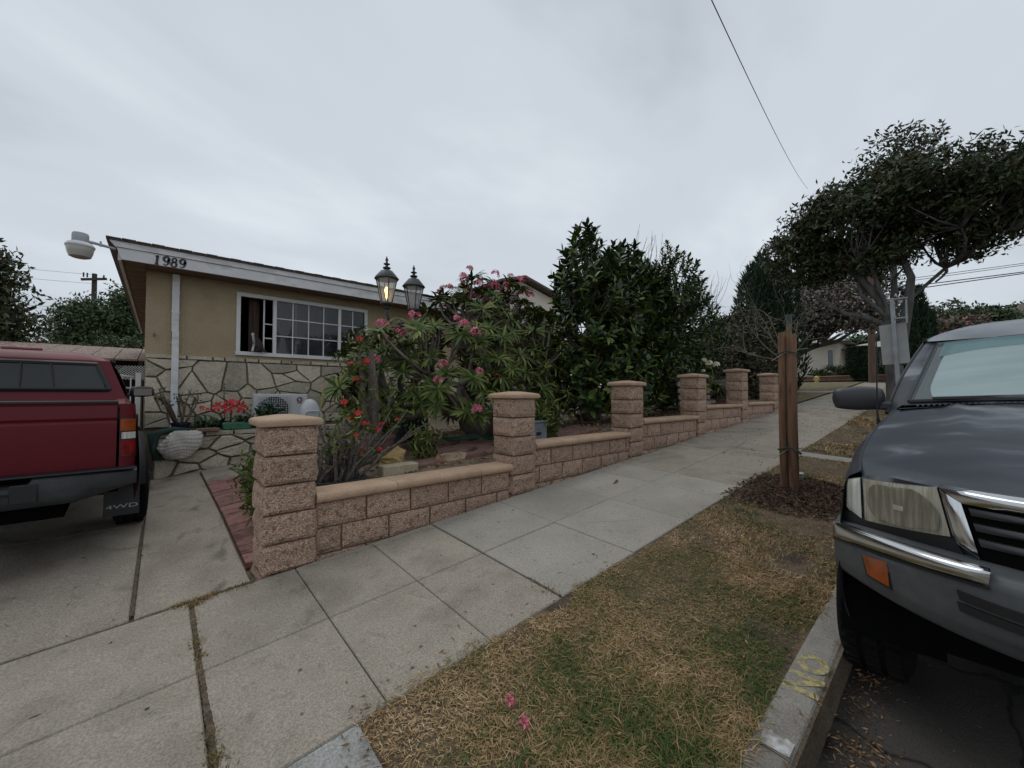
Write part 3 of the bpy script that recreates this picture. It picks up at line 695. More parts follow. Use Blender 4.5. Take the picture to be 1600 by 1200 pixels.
for i in range(130):
    a = nrg.uniform(0, 6.28); e = nrg.uniform(.5, 2.4); x = nrg.uniform(.48, 1.3); strap(b, (x, 8.3 + nrg.uniform(-.12, .15), .95), (math.cos(a), math.sin(a) * .6, e), nrg.uniform(.28, .46), .034, 1.3)
b.build('leaves', M_leafG, am, kind='stuff')
def trumpet(c, d, R, m, name, parent, petals=6):
    d = Vector(d).normalized(); q = d.to_track_quat('Z', 'Y'); mb = MB()
    for k in range(petals):
        a0 = 2 * math.pi * k / petals; ws = .5
        def fn(u, v):
            r = R * (.12 + .88 * u); w = 1.7 * ws * math.sin(math.pi * min(1, .18 + u * .78)) ; a = a0 + (v - .5) * 2 * w * .55
            z = R * (.55 * (1 - (1 - u) ** 2) - .35 * u * u * u) - .04 * R * abs(v - .5) * 4 * -1
            return Vector(c) + q @ Vector((r * math.cos(a), r * math.sin(a), z + (.02 * R if k % 2 else 0)))
        mb.grid(fn, 5, 2)
    return mb.build(name, m, parent)
b = MB(); b.tube([(.9, 8.2, 1.0), (.9, 8.18, 1.2), (.89, 8.16, 1.3)], .012, 6); b.build('stalk', M_leafG, am)
for (x, y, z, d, R) in [(.86, 8.1, 1.30, (-.3, -1, .15), .115), (1.0, 8.08, 1.31, (.5, -1, .1), .115), (.73, 8.14, 1.31, (-.7, -.8, .3), .10), (.92, 8.16, 1.37, (.2, -.4, .8), .10), (.36 + .15, 8.1, 1.3, (-.3, -1, .2), .045), (.58, 8.12, 1.27, (.3, -1, .3), .04)]:
    trumpet((x, y, z), d, R, M_red, 'flower', am)
b = MB(); b.tube([(.83, 8.3, 1.0), (.82, 8.33, 1.4), (.81, 8.33, 1.72)], .007, 5); b.build('tall_stalk', M_brst, am)
V, F = leaf_diamond(np.array([(.815, 8.33, 1.35 + .018 * i) for i in range(20)]), rsph(nrg, 20), .06, .02, nrg); npobj('stalk_leaves', V, F, M_brst, am)
M_rock = mat('flat_brown_rock', [(.16, .10, .075), (.24, .16, .12)], rough=.9, bump=.5)
tag(rock_box(.42, .74, 7.9, 8.1, .93, .985, (5, 3, 1), .02, 77, ('y-', 'x-', 'x+', 'y+'), .02).build('flat_rock', M_rock), 'flat reddish rock on the planter edge left of the green trough', 'rock')
# knotted green hose-like cloth and white knitted bag
M_knit = mat('white_knit', [(.46, .435, .395), (.66, .635, .60)], scale=4, rough=.95, bump=.3, bscale=80, speck=.18, sscale=80)
M_gcloth = mat('dark_green_cloth', [(.012, .035, .028), (.03, .07, .055)], scale=9, rough=.9)
bag = thing('knitted_bag', (.24, 7.86, .55), 'lumpy white knitted bag slumped over the planter edge', 'bag')
b = MB()
def blob(mb, c, r, nu=28, nv=18, amp=.12, fr=3, k=0, fn=None):
    k0 = len(mb.v)
    for i in range(nv + 1):
        th = math.pi * i / nv
        for j in range(nu):
            ph = 2 * math.pi * j / nu; d = Vector((math.sin(th) * math.cos(ph), math.sin(th) * math.sin(ph), math.cos(th)))
            s = 1 + amp * mnoise.noise(d * fr + Vector((k, k, k))); 
            if fn: s *= fn(d, th, ph)
            mb.v.append((c[0] + d.x * r[0] * s, c[1] + d.y * r[1] * s, c[2] + d.z * r[2] * s))
    for i in range(nv):
        for j in range(nu): a = k0 + i * nu + j; c2 = k0 + i * nu + (j + 1) % nu; mb.f.append((a, a + nu, c2 + nu, c2))
    return mb
blob(b, (.24, 7.87, .74), (.225, .14, .22), 170, 100, .16, 1.5, 3, lambda d, t, p: (1 + .22 * max(0, d.x * .75 + d.z * .66) ** 3 - .1 * max(0, -d.z)) * (1 + .075 * abs(math.sin(13 * t + 1.2 * math.sin(3 * p))) ** .7 * abs(math.cos(15 * p + 6 * t)) ** .7))
b.v = [(x + .10 * (z - .74), y, z + .05 * (x - .24)) for x, y, z in b.v]
b.build('knit_body', M_knit, bag, smooth=True)
gc = MB()
for i in range(5): gc.tube([(.35 - .05 * i, 8.0, .95), (.15 - .04 * i, 7.95, .99 - .01 * i), (-.02 - .02 * i, 7.93, .93), (-.06, 7.92 + .01 * i, .75 - .02 * i), (-.03 + .02 * i, 7.93, .55)], .04, 8)
tag(gc.build('green_cloth', M_gcloth, smooth=True), 'dark green rolled cloth draped at the planter corner beside the knitted bag', 'cloth')
# air conditioner
M_ac = mat('ac_casing', [(.50, .50, .49), (.57, .57, .56)], rough=.5)
ac = thing('air_conditioner', (1.76, 8.78, .92), 'white outdoor air conditioner unit with fan grille against the stone base', 'air conditioner')
MB().cbox(1.3, 2.2, 8.66, 8.95, .93, 1.53, .012).build('casing', M_ac, ac, smooth=30)
MB().lathe([(0, 0), (.25, 0), (.25, .004), (0, .004)], (0, 0, 0), 32, M=Matrix.Translation((1.62, 8.656, 1.23)) @ Matrix.Rotation(R_(90), 4, 'X')).build('fan_opening', M_dark, ac)
b = MB()
for i in range(15): x = 1.36 + i * .0385; b.box(x - .003, x + .003, 8.638, 8.644, .98, 1.48)
for i in range(13): z = .98 + i * .0415; b.box(1.36, 1.9, 8.644, 8.65, z - .003, z + .003)
b.build('fan_grille', M_ac, ac)
M_lred = mat('logo_red', [(.45, .02, .03)], rough=.5); M_lblue = mat('logo_blue', [(.01, .02, .12)], rough=.5)
fl = lambda cx_, cz_: (lambda x, y, d: (cx_ + x, 8.659 - .002 - d * .003, cz_ + y))
b = MB(); strokes(b, [(arc(0, 0, .045, .036, 10, 250, 14), [.02] * 15)], fl(2.06, 1.42)); b.build('logo', M_lblue, ac)
b = MB(); strokes(b, [(arc(0.0, -.002, .042, .034, 262, 360, 8), [.02] * 9), ([(.04, -.005), (.008, -.005), (.008, .006)], .014)], fl(2.06, 1.42)); b.build('logo', M_lred, ac)
o = link('logo', text_mesh('GREE', .04, .001), M_lblue, ac, loc=(2.06 - 1.76, 8.655 - 8.78, 1.355 - .92), rot=(R_(90), 0, 0))
# hydrangea
hy = thing('hydrangea', (1.42, 8.25, .93), 'small leafy plant with pale blue green flower heads before the white unit', 'plant')
c = nrg.normal(size=(260, 3)) * np.array([.1, .07, .07]) + np.array([1.42, 8.25, 1.2]); V, F = leaf_cloud(c, nrg.normal(size=c.shape) + np.array([0, -.3, .3]), .07, .05, nrg); npobj('leaves', V, F, M_leafG, hy, kind='stuff')
MB().tube([(1.42, 8.27, .93), (1.42, 8.25, 1.2)], .012, 5).build('stem', M_brst, hy)
M_hyd = mat('pale_blue_petal', [(.2, .32, .30), (.34, .44, .50)], rough=.6, isl=.7)
for (x, y, z) in ((1.33, 8.16, 1.33), (1.44, 8.14, 1.37), (1.52, 8.16, 1.34), (1.37, 8.12, 1.24)):
    n_ = 70; d = rsph(nrg, n_); d[:, 2] = abs(d[:, 2]); d[:, 1] -= .3; V, F = leaf_diamond(np.array([x, y, z]) + unit(d) * .025, unit(d) + nrg.normal(size=d.shape) * .6, .03, .025, nrg); npobj('flower_head', V, F, M_hyd, hy)
# white dome shaped bin lid
lid = thing('bin_lid', (2.02, 7.75, .95), 'white domed plastic bin top with arched flap leaning by the wall pillar', 'bin')
blob(MB(), (2.02, 7.78, 1.16), (.17, .15, .28), 24, 14, .03, 1, 0).build('dome', M_white2, lid, smooth=True)
b = MB(); b.tube([(1.9, 7.62, .95), (1.91, 7.615, 1.2), (1.94, 7.615, 1.225), (2.12, 7.615, 1.225), (2.15, 7.62, 1.2), (2.16, 7.62, .95)], .014, 6); b.build('flap_rim', M_white2, lid, smooth=True)
MB().cbox(1.92, 2.14, 7.625, 7.66, .95, 1.2, .01).build('flap', M_white2, lid)
# yellow cane, bird bath, stones
M_cane = mat('yellow_cane', [(.42, .30, .09)], rough=.6)
tag(MB().tube([(2.245, 8.0, .9), (2.335, 8.1, 1.8)], .011, 6).build('garden_cane', M_cane), 'yellow cane leaning against the flagstone wall', 'stake')
bb = thing('bird_bath', (2.75, 7.9, .8), 'weathered round stone bird bath before the house', 'bird bath')
M_wood = mat('aged_stone_brown', [(.15, .12, .095), (.27, .22, .17)], scale=6, rough=.95, bump=.6, stretch=(1, 1, 4))
MB().lathe([(.05, 0), (.24, .0), (.28, .05), (.27, .1), (.23, .09), (.1, .06), (0.01, .06)], (2.75, 7.9, 1.5), 20).build('basin', M_wood, bb, smooth=35)
MB().lathe([(.16, 0), (.12, .06), (.07, .2), (.07, .6), (.11, .72)], (2.75, 7.9, .8), 14).build('pedestal', M_wood, bb, smooth=35)
for i, (x, y, z, w, h, lab) in enumerate([(2.42, 7.0, .78, .3, .26, 'rounded brown boulder at the foot of the flagstone wall near the cane'), (2.85, 6.6, .8, .26, .2, 'smaller rounded boulder right of the larger one under the bird bath'), (3.35, 6.4, .85, .3, .16, 'low boulder behind the lamp post base')]):
    b = MB(); blob(b, (x, y, z + h * .4), (w * .6, w * .5, h * .7), 18, 12, .5, 1.6, i * 7); tag(b.build('boulder', M_wood, smooth=True), lab, 'rock')

# ------------------------------------------------------------------ twin lantern post
M_iron = mat('dark_iron', [(.035, .042, .042), (.07, .08, .08)], scale=6, rough=.55, metal=.3)
M_lglass = mat('lantern_glass', [(.42, .41, .38), (.5, .49, .46)], rough=.25, alpha=.55, scale=4)
lp = thing('lamp_post', (2.6, 5.4, zyard(2.6)), 'dark iron garden lamp post with two tapered lanterns, the left one lit', 'lamp post')
zb = zyard(2.6) - .05
MB().lathe([(.13, 0), (.13, .05), (.1, .08), (.085, .2), (.1, .24), (.075, .3), (.07, .5), (.085, .53), (.05, .58), (.04, 1.0), (.033, 1.75), (.05, 1.78), (.05, 1.82), (.02, 1.86)], (2.6, 5.4, zb), 18).build('post', M_iron, lp, smooth=35)
def lantern(cx_, cy_, z0, sc, lit):
    r_ = MB(); arm = [(2.6, 5.4, zb + 1.7), ((2.6 + cx_) / 2, (5.4 + cy_) / 2, zb + 1.62), (cx_, cy_, z0 - .12), (cx_, cy_, z0 - .02)]
    MB().tube(arm, .018, 8).build('arm', M_iron, lp, smooth=True)
    H = .33 * sc; rb, rt = .075 * sc, .145 * sc; S = MB(); n = 6
    S.lathe([(.02, -.09), (.05, -.06), (.03, -.04), (.085 * sc, -.01), (.085 * sc, .012)], (cx_, cy_, z0), 12)
    S.lathe([(rt + .01, H), (rt + .022, H + .012), (rt + .018, H + .025), (rt * .75, H + .09), (rt * .55, H + .125), (rt * .3, H + .14), (.03, H + .15), (.055, H + .165), (.055, H + .175), (.02, H + .19), (.018, H + .21), (.045, H + .222), (.045, H + .23), (.016, H + .24), (.014, H + .27), (.024, H + .285), (.012, H + .31), (.003, H + .34)], (cx_, cy_, z0), 12)
    for k in range(n):
        a = 2 * math.pi * k / n + .3; S.tube([(cx_ + rb * math.cos(a), cy_ + rb * math.sin(a), z0), (cx_ + rt * math.cos(a), cy_ + rt * math.sin(a), z0 + H)], .0075, 5)
    L_ = S.build('lantern', M_iron, lp, smooth=30, label='lantern glowing warm' if lit else 'unlit lantern with clear bulb')
    for k in range(n):
        a0 = 2 * math.pi * k / n + .3; a1 = a0 + 2 * math.pi / n; P = lambda r, a, z: (cx_ + r * .97 * math.cos(a), cy_ + r * .97 * math.sin(a), z)
        MB().add([P(rb, a0, z0 + .008), P(rb, a1, z0 + .008), P(rt, a1, z0 + H), P(rt, a0, z0 + H)], [(0, 1, 2, 3)]).build('pane', M_lglass, L_)
    mb_ = mat('lit_bulb', [(1, .75, .4)], emit=(1, .62, .25), estr=6) if lit else M_white2
    B = MB(); B.lathe([(.004, .0), (.013, .03), (.013, .07), (.028, .11), (.03, .14), (.018, .17), (.002, .18)], (cx_, cy_, z0 + .04 * sc + .02), 10); B.build('bulb', mb_, L_, smooth=True)
lantern(2.38, 5.4, 2.80, 1.02, True); lantern(2.80, 5.4, 2.77, 1.0, False)
pl_ = bpy.data.lights.new('lantern_bulb_light', 'POINT'); pl_.energy = 1.2; pl_.color = (1, .65, .32); pl_.shadow_soft_size = .03
plo = bpy.data.objects.new('lantern_bulb_light', pl_); COL.objects.link(plo); plo.location = (2.38, 5.4, 2.97)

# ------------------------------------------------------------------ plants
def rosette_mesh(name, n, L, w, seed, up=.5, droop=.8, seg=4):
    r = random.Random(seed); mb = MB()
    for i in range(n):
        a = i * 2.4 + r.uniform(-.2, .2); e = up + r.uniform(-.35, .6) - .5 * (i / n); l = L * r.uniform(.7, 1.1)
        strap(mb, (0.01 * math.cos(a), .01 * math.sin(a), -.04 + .05 * i / n), (math.cos(a), math.sin(a), e), l, w * r.uniform(.8, 1.15), droop * r.uniform(.5, 1.3), seg)
    me = bpy.data.meshes.new(name); me.from_pydata(mb.v, [], mb.f); me.shade_smooth(); return me
def flower_mesh(name, n, R, seed, spread=.07):
    r = random.Random(seed); mb = MB()
    for i in range(n):
        d = Vector((r.gauss(0, 1), r.gauss(0, 1), abs(r.gauss(.6, .8)))).normalized(); c = d * spread * r.uniform(.6, 1.1); q = d.to_track_quat('Z', 'Y'); tw = r.uniform(0, 6)
        for k in range(5):
            a = tw + 2 * math.pi * k / 5; p = lambda rr, da, z: tuple(c + q @ Vector((rr * math.cos(a + da), rr * math.sin(a + da), z)))
            k0 = len(mb.v); mb.v += [p(.002, 0, 0), p(R * .6, -.42, .3 * R), p(R, -.12, .3 * R), p(R * .98, .2, .25 * R), p(R * .6, .42, .35 * R)]; mb.f.append((k0, k0 + 1, k0 + 2, k0 + 3, k0 + 4))
    me = bpy.data.meshes.new(name); me.from_pydata(mb.v, [], mb.f); return me
def rosette_plant(root, tips, outdir, meshes, m, parent, rng, name='leaf_cluster', sc=(.8, 1.15), tilt=.5):
    for i, t in enumerate(tips):
        d = Vector(outdir[i]).normalized(); q = d.to_track_quat('Z', 'Y') @ Euler((0, 0, rng.uniform(0, 6.28))).to_quaternion()
        o = link(name, meshes[i % len(meshes)], m, parent, loc=Vector(t) - parent.location); o.rotation_euler = q.to_euler(); s = rng.uniform(*sc); o.scale = (s, s, s)
rosP = [rosette_mesh('leaf_cluster', 27, .245, .032, 40 + i, up=.7, droop=.7) for i in range(5)]
flw_w = [flower_mesh('pale_flower_cluster', 16, .04, 66 + i, .07) for i in range(2)]
flw = [flower_mesh('flower_cluster', 16, .034, 60 + i, .06) for i in range(4)]
pr = np.random.default_rng(21)
plum = thing('plumeria_shrub', (3.75, 5.0, zyard(3.75)), 'spreading plumeria with narrow leaves and pink flower clusters behind the wall', 'shrub')
tips = []
C = np.array([3.6, 5.1, 1.72]); Rr = np.array([2.0, 1.2, 1.68])
tries = 0
while len(tips) < 285 and tries < 60000:
    tries += 1
    d = rsph(pr, 1)[0]
    if d[2] < -.35: continue
    rr = pr.uniform(.62, 1.0) ** .6; p = C + d * Rr * rr
    p[2] += .12 * math.sin(p[0] * 3.1)
    if p[2] < 1.0 or p[1] < 3.75 or (p[2] > 2.42 and p[0] < 3.02) or (p[2] > 2.7 and p[0] < 3.2): continue
    if min([np.linalg.norm(p - q) for q in tips] or [9]) < .145: continue
    tips.append(p)
tips += [np.array([1.72, 4.7, 1.95]), np.array([1.55, 4.8, 1.6]), np.array([1.9, 4.5, 2.25])]
tips = np.array(tips); outd = unit((tips - C) / Rr) * .8 + np.array([0, 0, .75]) + pr.normal(size=tips.shape) * .2
b = MB(); skeleton(b, (3.75, 5.0, zyard(3.75)), tips - outd * .03, pr, (7, 26), (.085, .05, .03, .017)); b.build('branches', M_stem, plum, smooth=True)
rosette_plant(None, tips, outd, rosP, M_leafP, plum, pr)
top = [i for i in np.argsort(-(tips[:, 2] - .25 * abs(tips[:, 0] - 3.6) - .12 * tips[:, 1]))]
fl_i = list(top[:27]) + [i for i in range(len(tips)) if tips[i, 1] < 4.7 and tips[i, 0] < 3.7][:7] + [i for i in range(len(tips)) if tips[i, 2] > 2.1 and tips[i, 0] < 3.0 and tips[i, 1] < 5.3][:8]
for k, i in enumerate(fl_i):
    o = link('flower_cluster', flw[k % 4], M_pink, plum, loc=Vector(tips[i] + unit(outd[i]) * .13) - plum.location); o.rotation_euler = (pr.uniform(-.3, .3), pr.uniform(-.3, .3), pr.uniform(0, 6)); s = pr.uniform(.75, 1.2); o.scale = (s, s, s)
# big dark glossy shrub
def sprig_mesh(name, n, L, w, seed, hgt):
    r = random.Random(seed); mb = MB()
    for i in range(n):
        a = i * 2.4 + r.uniform(-.3, .3); z = hgt * i / n; e = .25 + 1.5 * (i / n) ** 1.5 + r.uniform(-.3, .3)
        strap(mb, (0, 0, z), (math.cos(a), math.sin(a), e), L * r.uniform(.7, 1.1) * (1 - .25 * i / n), w * r.uniform(.8, 1.2), .35 * r.uniform(-.2, 1.5), 3)
    mb.tube([(0, 0, -.15), (0, 0, hgt)], .006, 4); me = bpy.data.meshes.new(name); me.from_pydata(mb.v, [], mb.f); me.shade_smooth(); return me
def big_shrub(name, rootp, blobs, nt_, mesh, m, lab, seed, n_obj, mind=.16, zmin=.9, sc=(.85, 1.2), stems=(8, 30), up=.9):
    g = np.random.default_rng(seed); t = thing(name, rootp, lab, 'shrub'); P = []; D = []; tries = 0
    arr = np.zeros((0, 3))
    while len(P) < nt_ and tries < 40000:
        tries += 1; c, r = blobs[g.integers(len(blobs))]; c = np.array(c); r = np.array(r); d = rsph(g, 1)[0]; p = c + d * r * g.uniform(.45, 1) ** .5
        if p[2] < zmin or p[1] < 3.62: continue
        if len(arr) and np.min(np.linalg.norm(arr - p, axis=1)) < mind: continue
        arr = np.vstack([arr, p]); P.append(p); D.append(unit(d / 1.0) * .7 + np.array([0, 0, up]) + g.normal(size=3) * .25)
    D = np.array(D)
    b = MB(); skeleton(b, rootp, arr - unit(D) * .1, g, stems, (.08, .045, .02, .008)); b.build('branches', M_stem, t)
    # outermost sprigs toward the street are single parts; the rest is one mass
    order = np.argsort(arr[:, 1] - .25 * arr[:, 2]); a, r_ = order[:n_obj], order[n_obj:]
    rosette_plant(None, arr[a], D[a], mesh, m, t, g, 'leaf_sprig', sc)
    VV = []; FF = []; k = 0
    base_m = [(np.array([v.co for v in me.vertices]), [tuple(p.vertices) for p in me.polygons if len(p.vertices) == 4]) for me in mesh]
    for j in r_:
        v, f = base_m[j % len(mesh)]; q = Vector(D[j]).to_track_quat('Z', 'Y') @ Euler((0, 0, g.uniform(0, 6.28))).to_quaternion(); Mx = np.array(q.to_matrix()); s = g.uniform(*sc)
        VV.append(v @ Mx.T * s + arr[j]); FF.append(np.array(f) + k); k += len(v)
    if VV: npobj('leaf_mass', np.concatenate(VV), np.concatenate(FF), m, t, kind='stuff')
    return t
sprD = [sprig_mesh('leaf_sprig', 12, .205, .078, 70 + i, .22) for i in range(5)]
big_shrub('broadleaf_shrub', (6.2, 4.9, zyard(6.2)), [((6.0, 4.75, 1.9), (.75, .75, 1.3)), ((6.3, 4.7, 2.9), (.95, .85, 1.25)), ((7.2, 4.6, 2.6), (.9, .75, 1.35)), ((6.2, 4.9, 3.8), (.42, .45, .9)), ((7.15, 4.7, 3.75), (.4, .45, .8)), ((6.6, 4.3, 1.7), (1.1, .6, 1.0)), ((7.3, 4.5, 3.3), (.8, .55, .9)), ((6.75, 4.7, 3.5), (.4, .45, .7))], 640, sprD, M_leafD, 'tall dense shrub with dark glossy broad leaves behind the third pillar', 31, 290, .15, zyard(6) + .2)
sprS = [sprig_mesh('leaf_sprig', 18, .125, .042, 80 + i, .28) for i in range(4)]
big_shrub('citrus_shrub', (8.7, 4.7, zyard(8.7)), [((8.4, 4.5, 2.4), (1.0, .7, 1.5)), ((8.4, 4.3, 3.5), (.8, .6, 1.05)), ((9.3, 4.3, 2.9), (.9, .6, 1.1)), ((8.2, 4.1, 1.9), (.8, .35, .8)), ((9.6, 4.5, 2.0), (.8, .5, .9)), ((7.8, 4.5, 3.0), (.5, .5, 1.0))], 760, sprS, M_leafD, 'dark green shrub with small upright leaf tips between the broad leafed shrub and the cypress', 37, 240, .13, zyard(8) + .2)
# thin wispy twigs over the shrub tops
b = MB()
for (x, y, z, n_) in ((7.6, 4.5, 4.1, 16), (9.6, 4.05, 3.5, 26)):
    for i in range(n_): wand(b, (x + pr.uniform(-.25, .25), y + pr.uniform(-.2, .2), z), pr.uniform(.5, .95), (pr.uniform(-.2, .6), pr.uniform(-.5, .3), 1), pr, .005, .5)
tw = thing('twiggy_bush', (9.3, 4.6, zyard(9)), 'bare wispy twigs sticking out above the right side of the citrus shrub', 'shrub')
b.build('twigs', M_stem, tw, kind='stuff')
MB().tube([(9.3, 4.6, zyard(9)), (9.5, 4.3, 2.4), (9.6, 4.1, 3.6)], [.03, .02, .012], 6).build('stem', M_stem, tw)
# white plumeria by the fourth/fifth pillar
wp = thing('white_plumeria', (9.3, 4.0, zyard(9.3)), 'small plumeria with cream white flowers rising behind the pallet bench', 'shrub')
tips = np.array([(9.05 + .32 * math.cos(a) * q, 3.95 + .25 * math.sin(a) * q, 2.0 + z) for a, q, z in [(0, .2, .2), (1, 1, 0), (2.2, 1, .05), (3.3, 1, -.1), (4.2, .9, -.05), (5.2, 1, .05), (.3, 1.3, -.25), (4.8, 1.5, -.3), (3.8, 1.6, -.35), (5.8, 1.6, -.4), (4.5, .6, .15)]])
b = MB(); skeleton(b, (9.3, 4.0, zyard(9.3)), tips, pr, (3,), (.05, .03, .02)); b.build('branches', M_stem, wp)
rosette_plant(None, tips, tips - np.array([9.05, 3.95, 1.3]), rosP, M_leafG, wp, pr)
for k, (x, y, z) in enumerate([(8.95, 3.8, 2.23), (9.12, 3.78, 2.2), (9.05, 3.75, 2.13), (9.3, 3.7, 2.17), (8.3, 4.0, 2.3), (8.75, 3.75, 2.02)]):
    link('flower_cluster', flw_w[k % 2], M_wflow, wp, loc=Vector((x, y, z)) - wp.location, scale=1.15 if k < 4 else .6)
# crown of thorns in the black tub
tubt = thing('black_tub', (1.22, 3.78, .66), 'wide black plastic tub just behind the low wall beside the corner pillar', 'flower pot')
MB().lathe([(.2, 0), (.235, .09), (.25, .1), (.25, .125), (.225, .125), (.215, .1), (.01, .1)], (1.2, 3.75, .64), 24, sx=1.05, sy=.85).build('shell', M_blackp, tubt, smooth=35)
cr = thing('crown_of_thorns', (1.22, 3.8, .75), 'thicket of thick grey spiny stems with small red flowers in the black tub', 'plant')
M_spiny = mat('spiny_grey_stem', [(.085, .07, .06), (.20, .17, .145)], scale=40, rough=.95, bump=1, bscale=90)
b = MB(); ctips = []; g3 = np.random.default_rng(5)
for i in range(64):
    a = g3.uniform(0, 6.28); rr = g3.uniform(0, .2); x, y = 1.22 + rr * math.cos(a), 3.8 + rr * .7 * math.sin(a)
    L = g3.uniform(.22, .62); dx = (x - 1.2) * 2.2 + g3.normal() * .25
    pts = wand(b, (x, y, .73), L, (dx + .15, (y - 3.75) * 1.6 + g3.normal() * .2, 1.0), g3, .018, .75, 6)
    ctips.append(pts[-1])
for i in range(7): pts = wand(b, (1.35, 3.85, .8), g3.uniform(.5, .85), (1, g3.normal() * .2, .25 + g3.uniform(0, .3)), g3, .012, .25, 6); ctips.append(pts[-1])
b.build('stems', M_spiny, cr, smooth=True)
segs = np.array(b.v); sel = segs[g3.integers(0, len(segs), 1600)]; dd = rsph(g3, len(sel)); V, F = leaf_diamond(sel, dd, .022, .0035, g3); npobj('thorns', V, F, M_spiny, cr, kind='stuff')
ct = np.array(ctips); rep = np.repeat(ct[::2], 5, 0) + g3.normal(size=(len(ct[::2]) * 5, 3)) * .02; V, F = leaf_cloud(rep, g3.normal(size=rep.shape) + [0, 0, .6], .075, .026, g3); npobj('leaves', V, F, M_leafP, cr, kind='stuff')
M_fred = M_red
rfl = [flower_mesh('red_flower_cluster', 7, .020, 90 + i, .024) for i in range(2)]
for k, p in enumerate(ctips[::6]): link('flower_cluster', rfl[k % 2], M_fred, cr, loc=Vector(p) + Vector((0, 0, .03)) - cr.location)
# tall spiny trunk with red flowers (second, behind)
tc_ = thing('tall_spiny_succulent', (1.86, 4.45, zyard(1.9)), 'tall thick spiny grey trunk with small red blooms left of the lamp post', 'plant')
b = MB(); b.tube([(1.86, 4.45, .7), (1.84, 4.44, 1.1), (1.80, 4.42, 1.6), (1.75, 4.4, 2.0)], [.075, .07, .055, .035], 12)
b.tube([(1.84, 4.44, 1.0), (1.7, 4.4, 1.3), (1.66, 4.4, 1.75), (1.62, 4.4, 2.05)], [.035, .03, .025, .015], 8); b.tube([(1.84, 4.44, 1.2), (1.95, 4.35, 1.4), (2.0, 4.33, 1.6)], [.03, .025, .02], 8)
b.build('trunk', M_spiny, tc_, smooth=True)
segs = np.array(b.v); sel = segs[g3.integers(0, len(segs), 1500)] + np.stack([g3.uniform(-.02, .02, 1500), g3.uniform(-.02, .02, 1500), g3.uniform(-.2, .2, 1500)], 1); V, F = leaf_diamond(sel, rsph(g3, len(sel)), .03, .004, g3); npobj('thorns', V, F, M_stem, tc_, kind='stuff')
tips2 = np.array([(1.62, 4.4, 2.05), (1.75, 4.4, 2.02), (2.0, 4.33, 1.6), (1.66, 4.38, 1.75), (1.9, 4.3, 1.35), (1.55, 4.3, 1.75), (1.62, 4.25, 1.5), (1.5, 4.3, 1.3), (1.95, 4.2, 1.25)]); rep = np.repeat(tips2, 15, 0) + g3.normal(size=(len(tips2) * 15, 3)) * .05
V, F = leaf_cloud(rep, g3.normal(size=rep.shape) + [0, 0, .3], .11, .035, g3); npobj('leaves', V, F, M_leafP, tc_, kind='stuff')
for k, (x, y, z) in enumerate([(1.62, 4.35, 2.1), (1.52, 4.3, 1.82), (1.68, 4.3, 1.86), (1.56, 4.25, 1.65), (1.44, 4.28, 1.42), (1.42, 4.1, 1.25), (1.52, 4.1, 1.31), (1.78, 4.1, 1.18), (1.72, 4.1, 1.13), (2.42, 4.3, 1.0)]):
    link('flower_cluster', rfl[k % 2], M_fred, tc_, loc=Vector((x, y, z)) - tc_.location, scale=1.5)
pk = pot('flower_pot', (2.0, 4.75, zyard(2) + .0), .2, .3, M_terra, 'dusty pink round plastic pot behind the spiny stems')
g4 = np.random.default_rng(8)
def low_plant(c, r, n, L, w, m, lab, name='leafy_plant', seed=1, up=.6):
    g = np.random.default_rng(seed); t = thing(name, c, lab, 'plant'); b = MB()
    P = []
    for i in range(10):
        a = g.uniform(0, 6.28); pts = wand(b, c, r[2] * 1.5, (r[0] * 1.4 * math.cos(a), r[1] * 1.4 * math.sin(a), r[2] * 2), g, .006, .4); P += pts[1:]
    P = np.array(P); b.build('stems', M_brst, t)
    q = P[g.integers(0, len(P), n)] + g.normal(size=(n, 3)) * np.array(r) * .25; V, F = leaf_cloud(q, g.normal(size=q.shape) + [0, 0, up], L, w, g); npobj('leaves', V, F, m, t, kind='stuff'); return t
low_plant((.66, 4.25, .42), (.12, .2, .3), 420, .085, .02, M_leafP, 'scraggly green weed growing behind the corner pillar over the brick strip', seed=4)
low_plant((.75, 4.9, .5), (.15, .2, .25), 300, .08, .02, M_leafP, 'second scraggly weed further back along the brick strip', seed=14)
low_plant((2.0, 4.7, zyard(2) + .25), (.25, .2, .3), 260, .12, .035, M_leafP, 'leafy plant growing out of the dusty pink pot', seed=6)
low_plant((2.3, 4.1, zyard(2.2)), (.2, .15, .2), 200, .1, .03, M_leafP, 'low sprawling plant beside the cream paving block', seed=9)
low_plant((.95, 3.95, .66), (.08, .12, .14), 130, .06, .035, M_leafG, 'dark round leafed plant squeezed between corner pillar and black tub', seed=10)
low_plant((1.3, 5.4, .68), (.2, .3, .15), 260, .09, .03, M_leafG, 'dark low plant in front of the white bin top', seed=15)
low_plant((3.0, 5.9, .8), (.4, .3, .25), 420, .12, .035, M_leafG, 'low green plant behind the lamp post', seed=16)
low_plant((4.1, 3.85, zyard(4.1)), (.22, .15, .3), 240, .15, .03, M_leafP, 'small narrow leafed plant behind the blue grey metal box', seed=17)
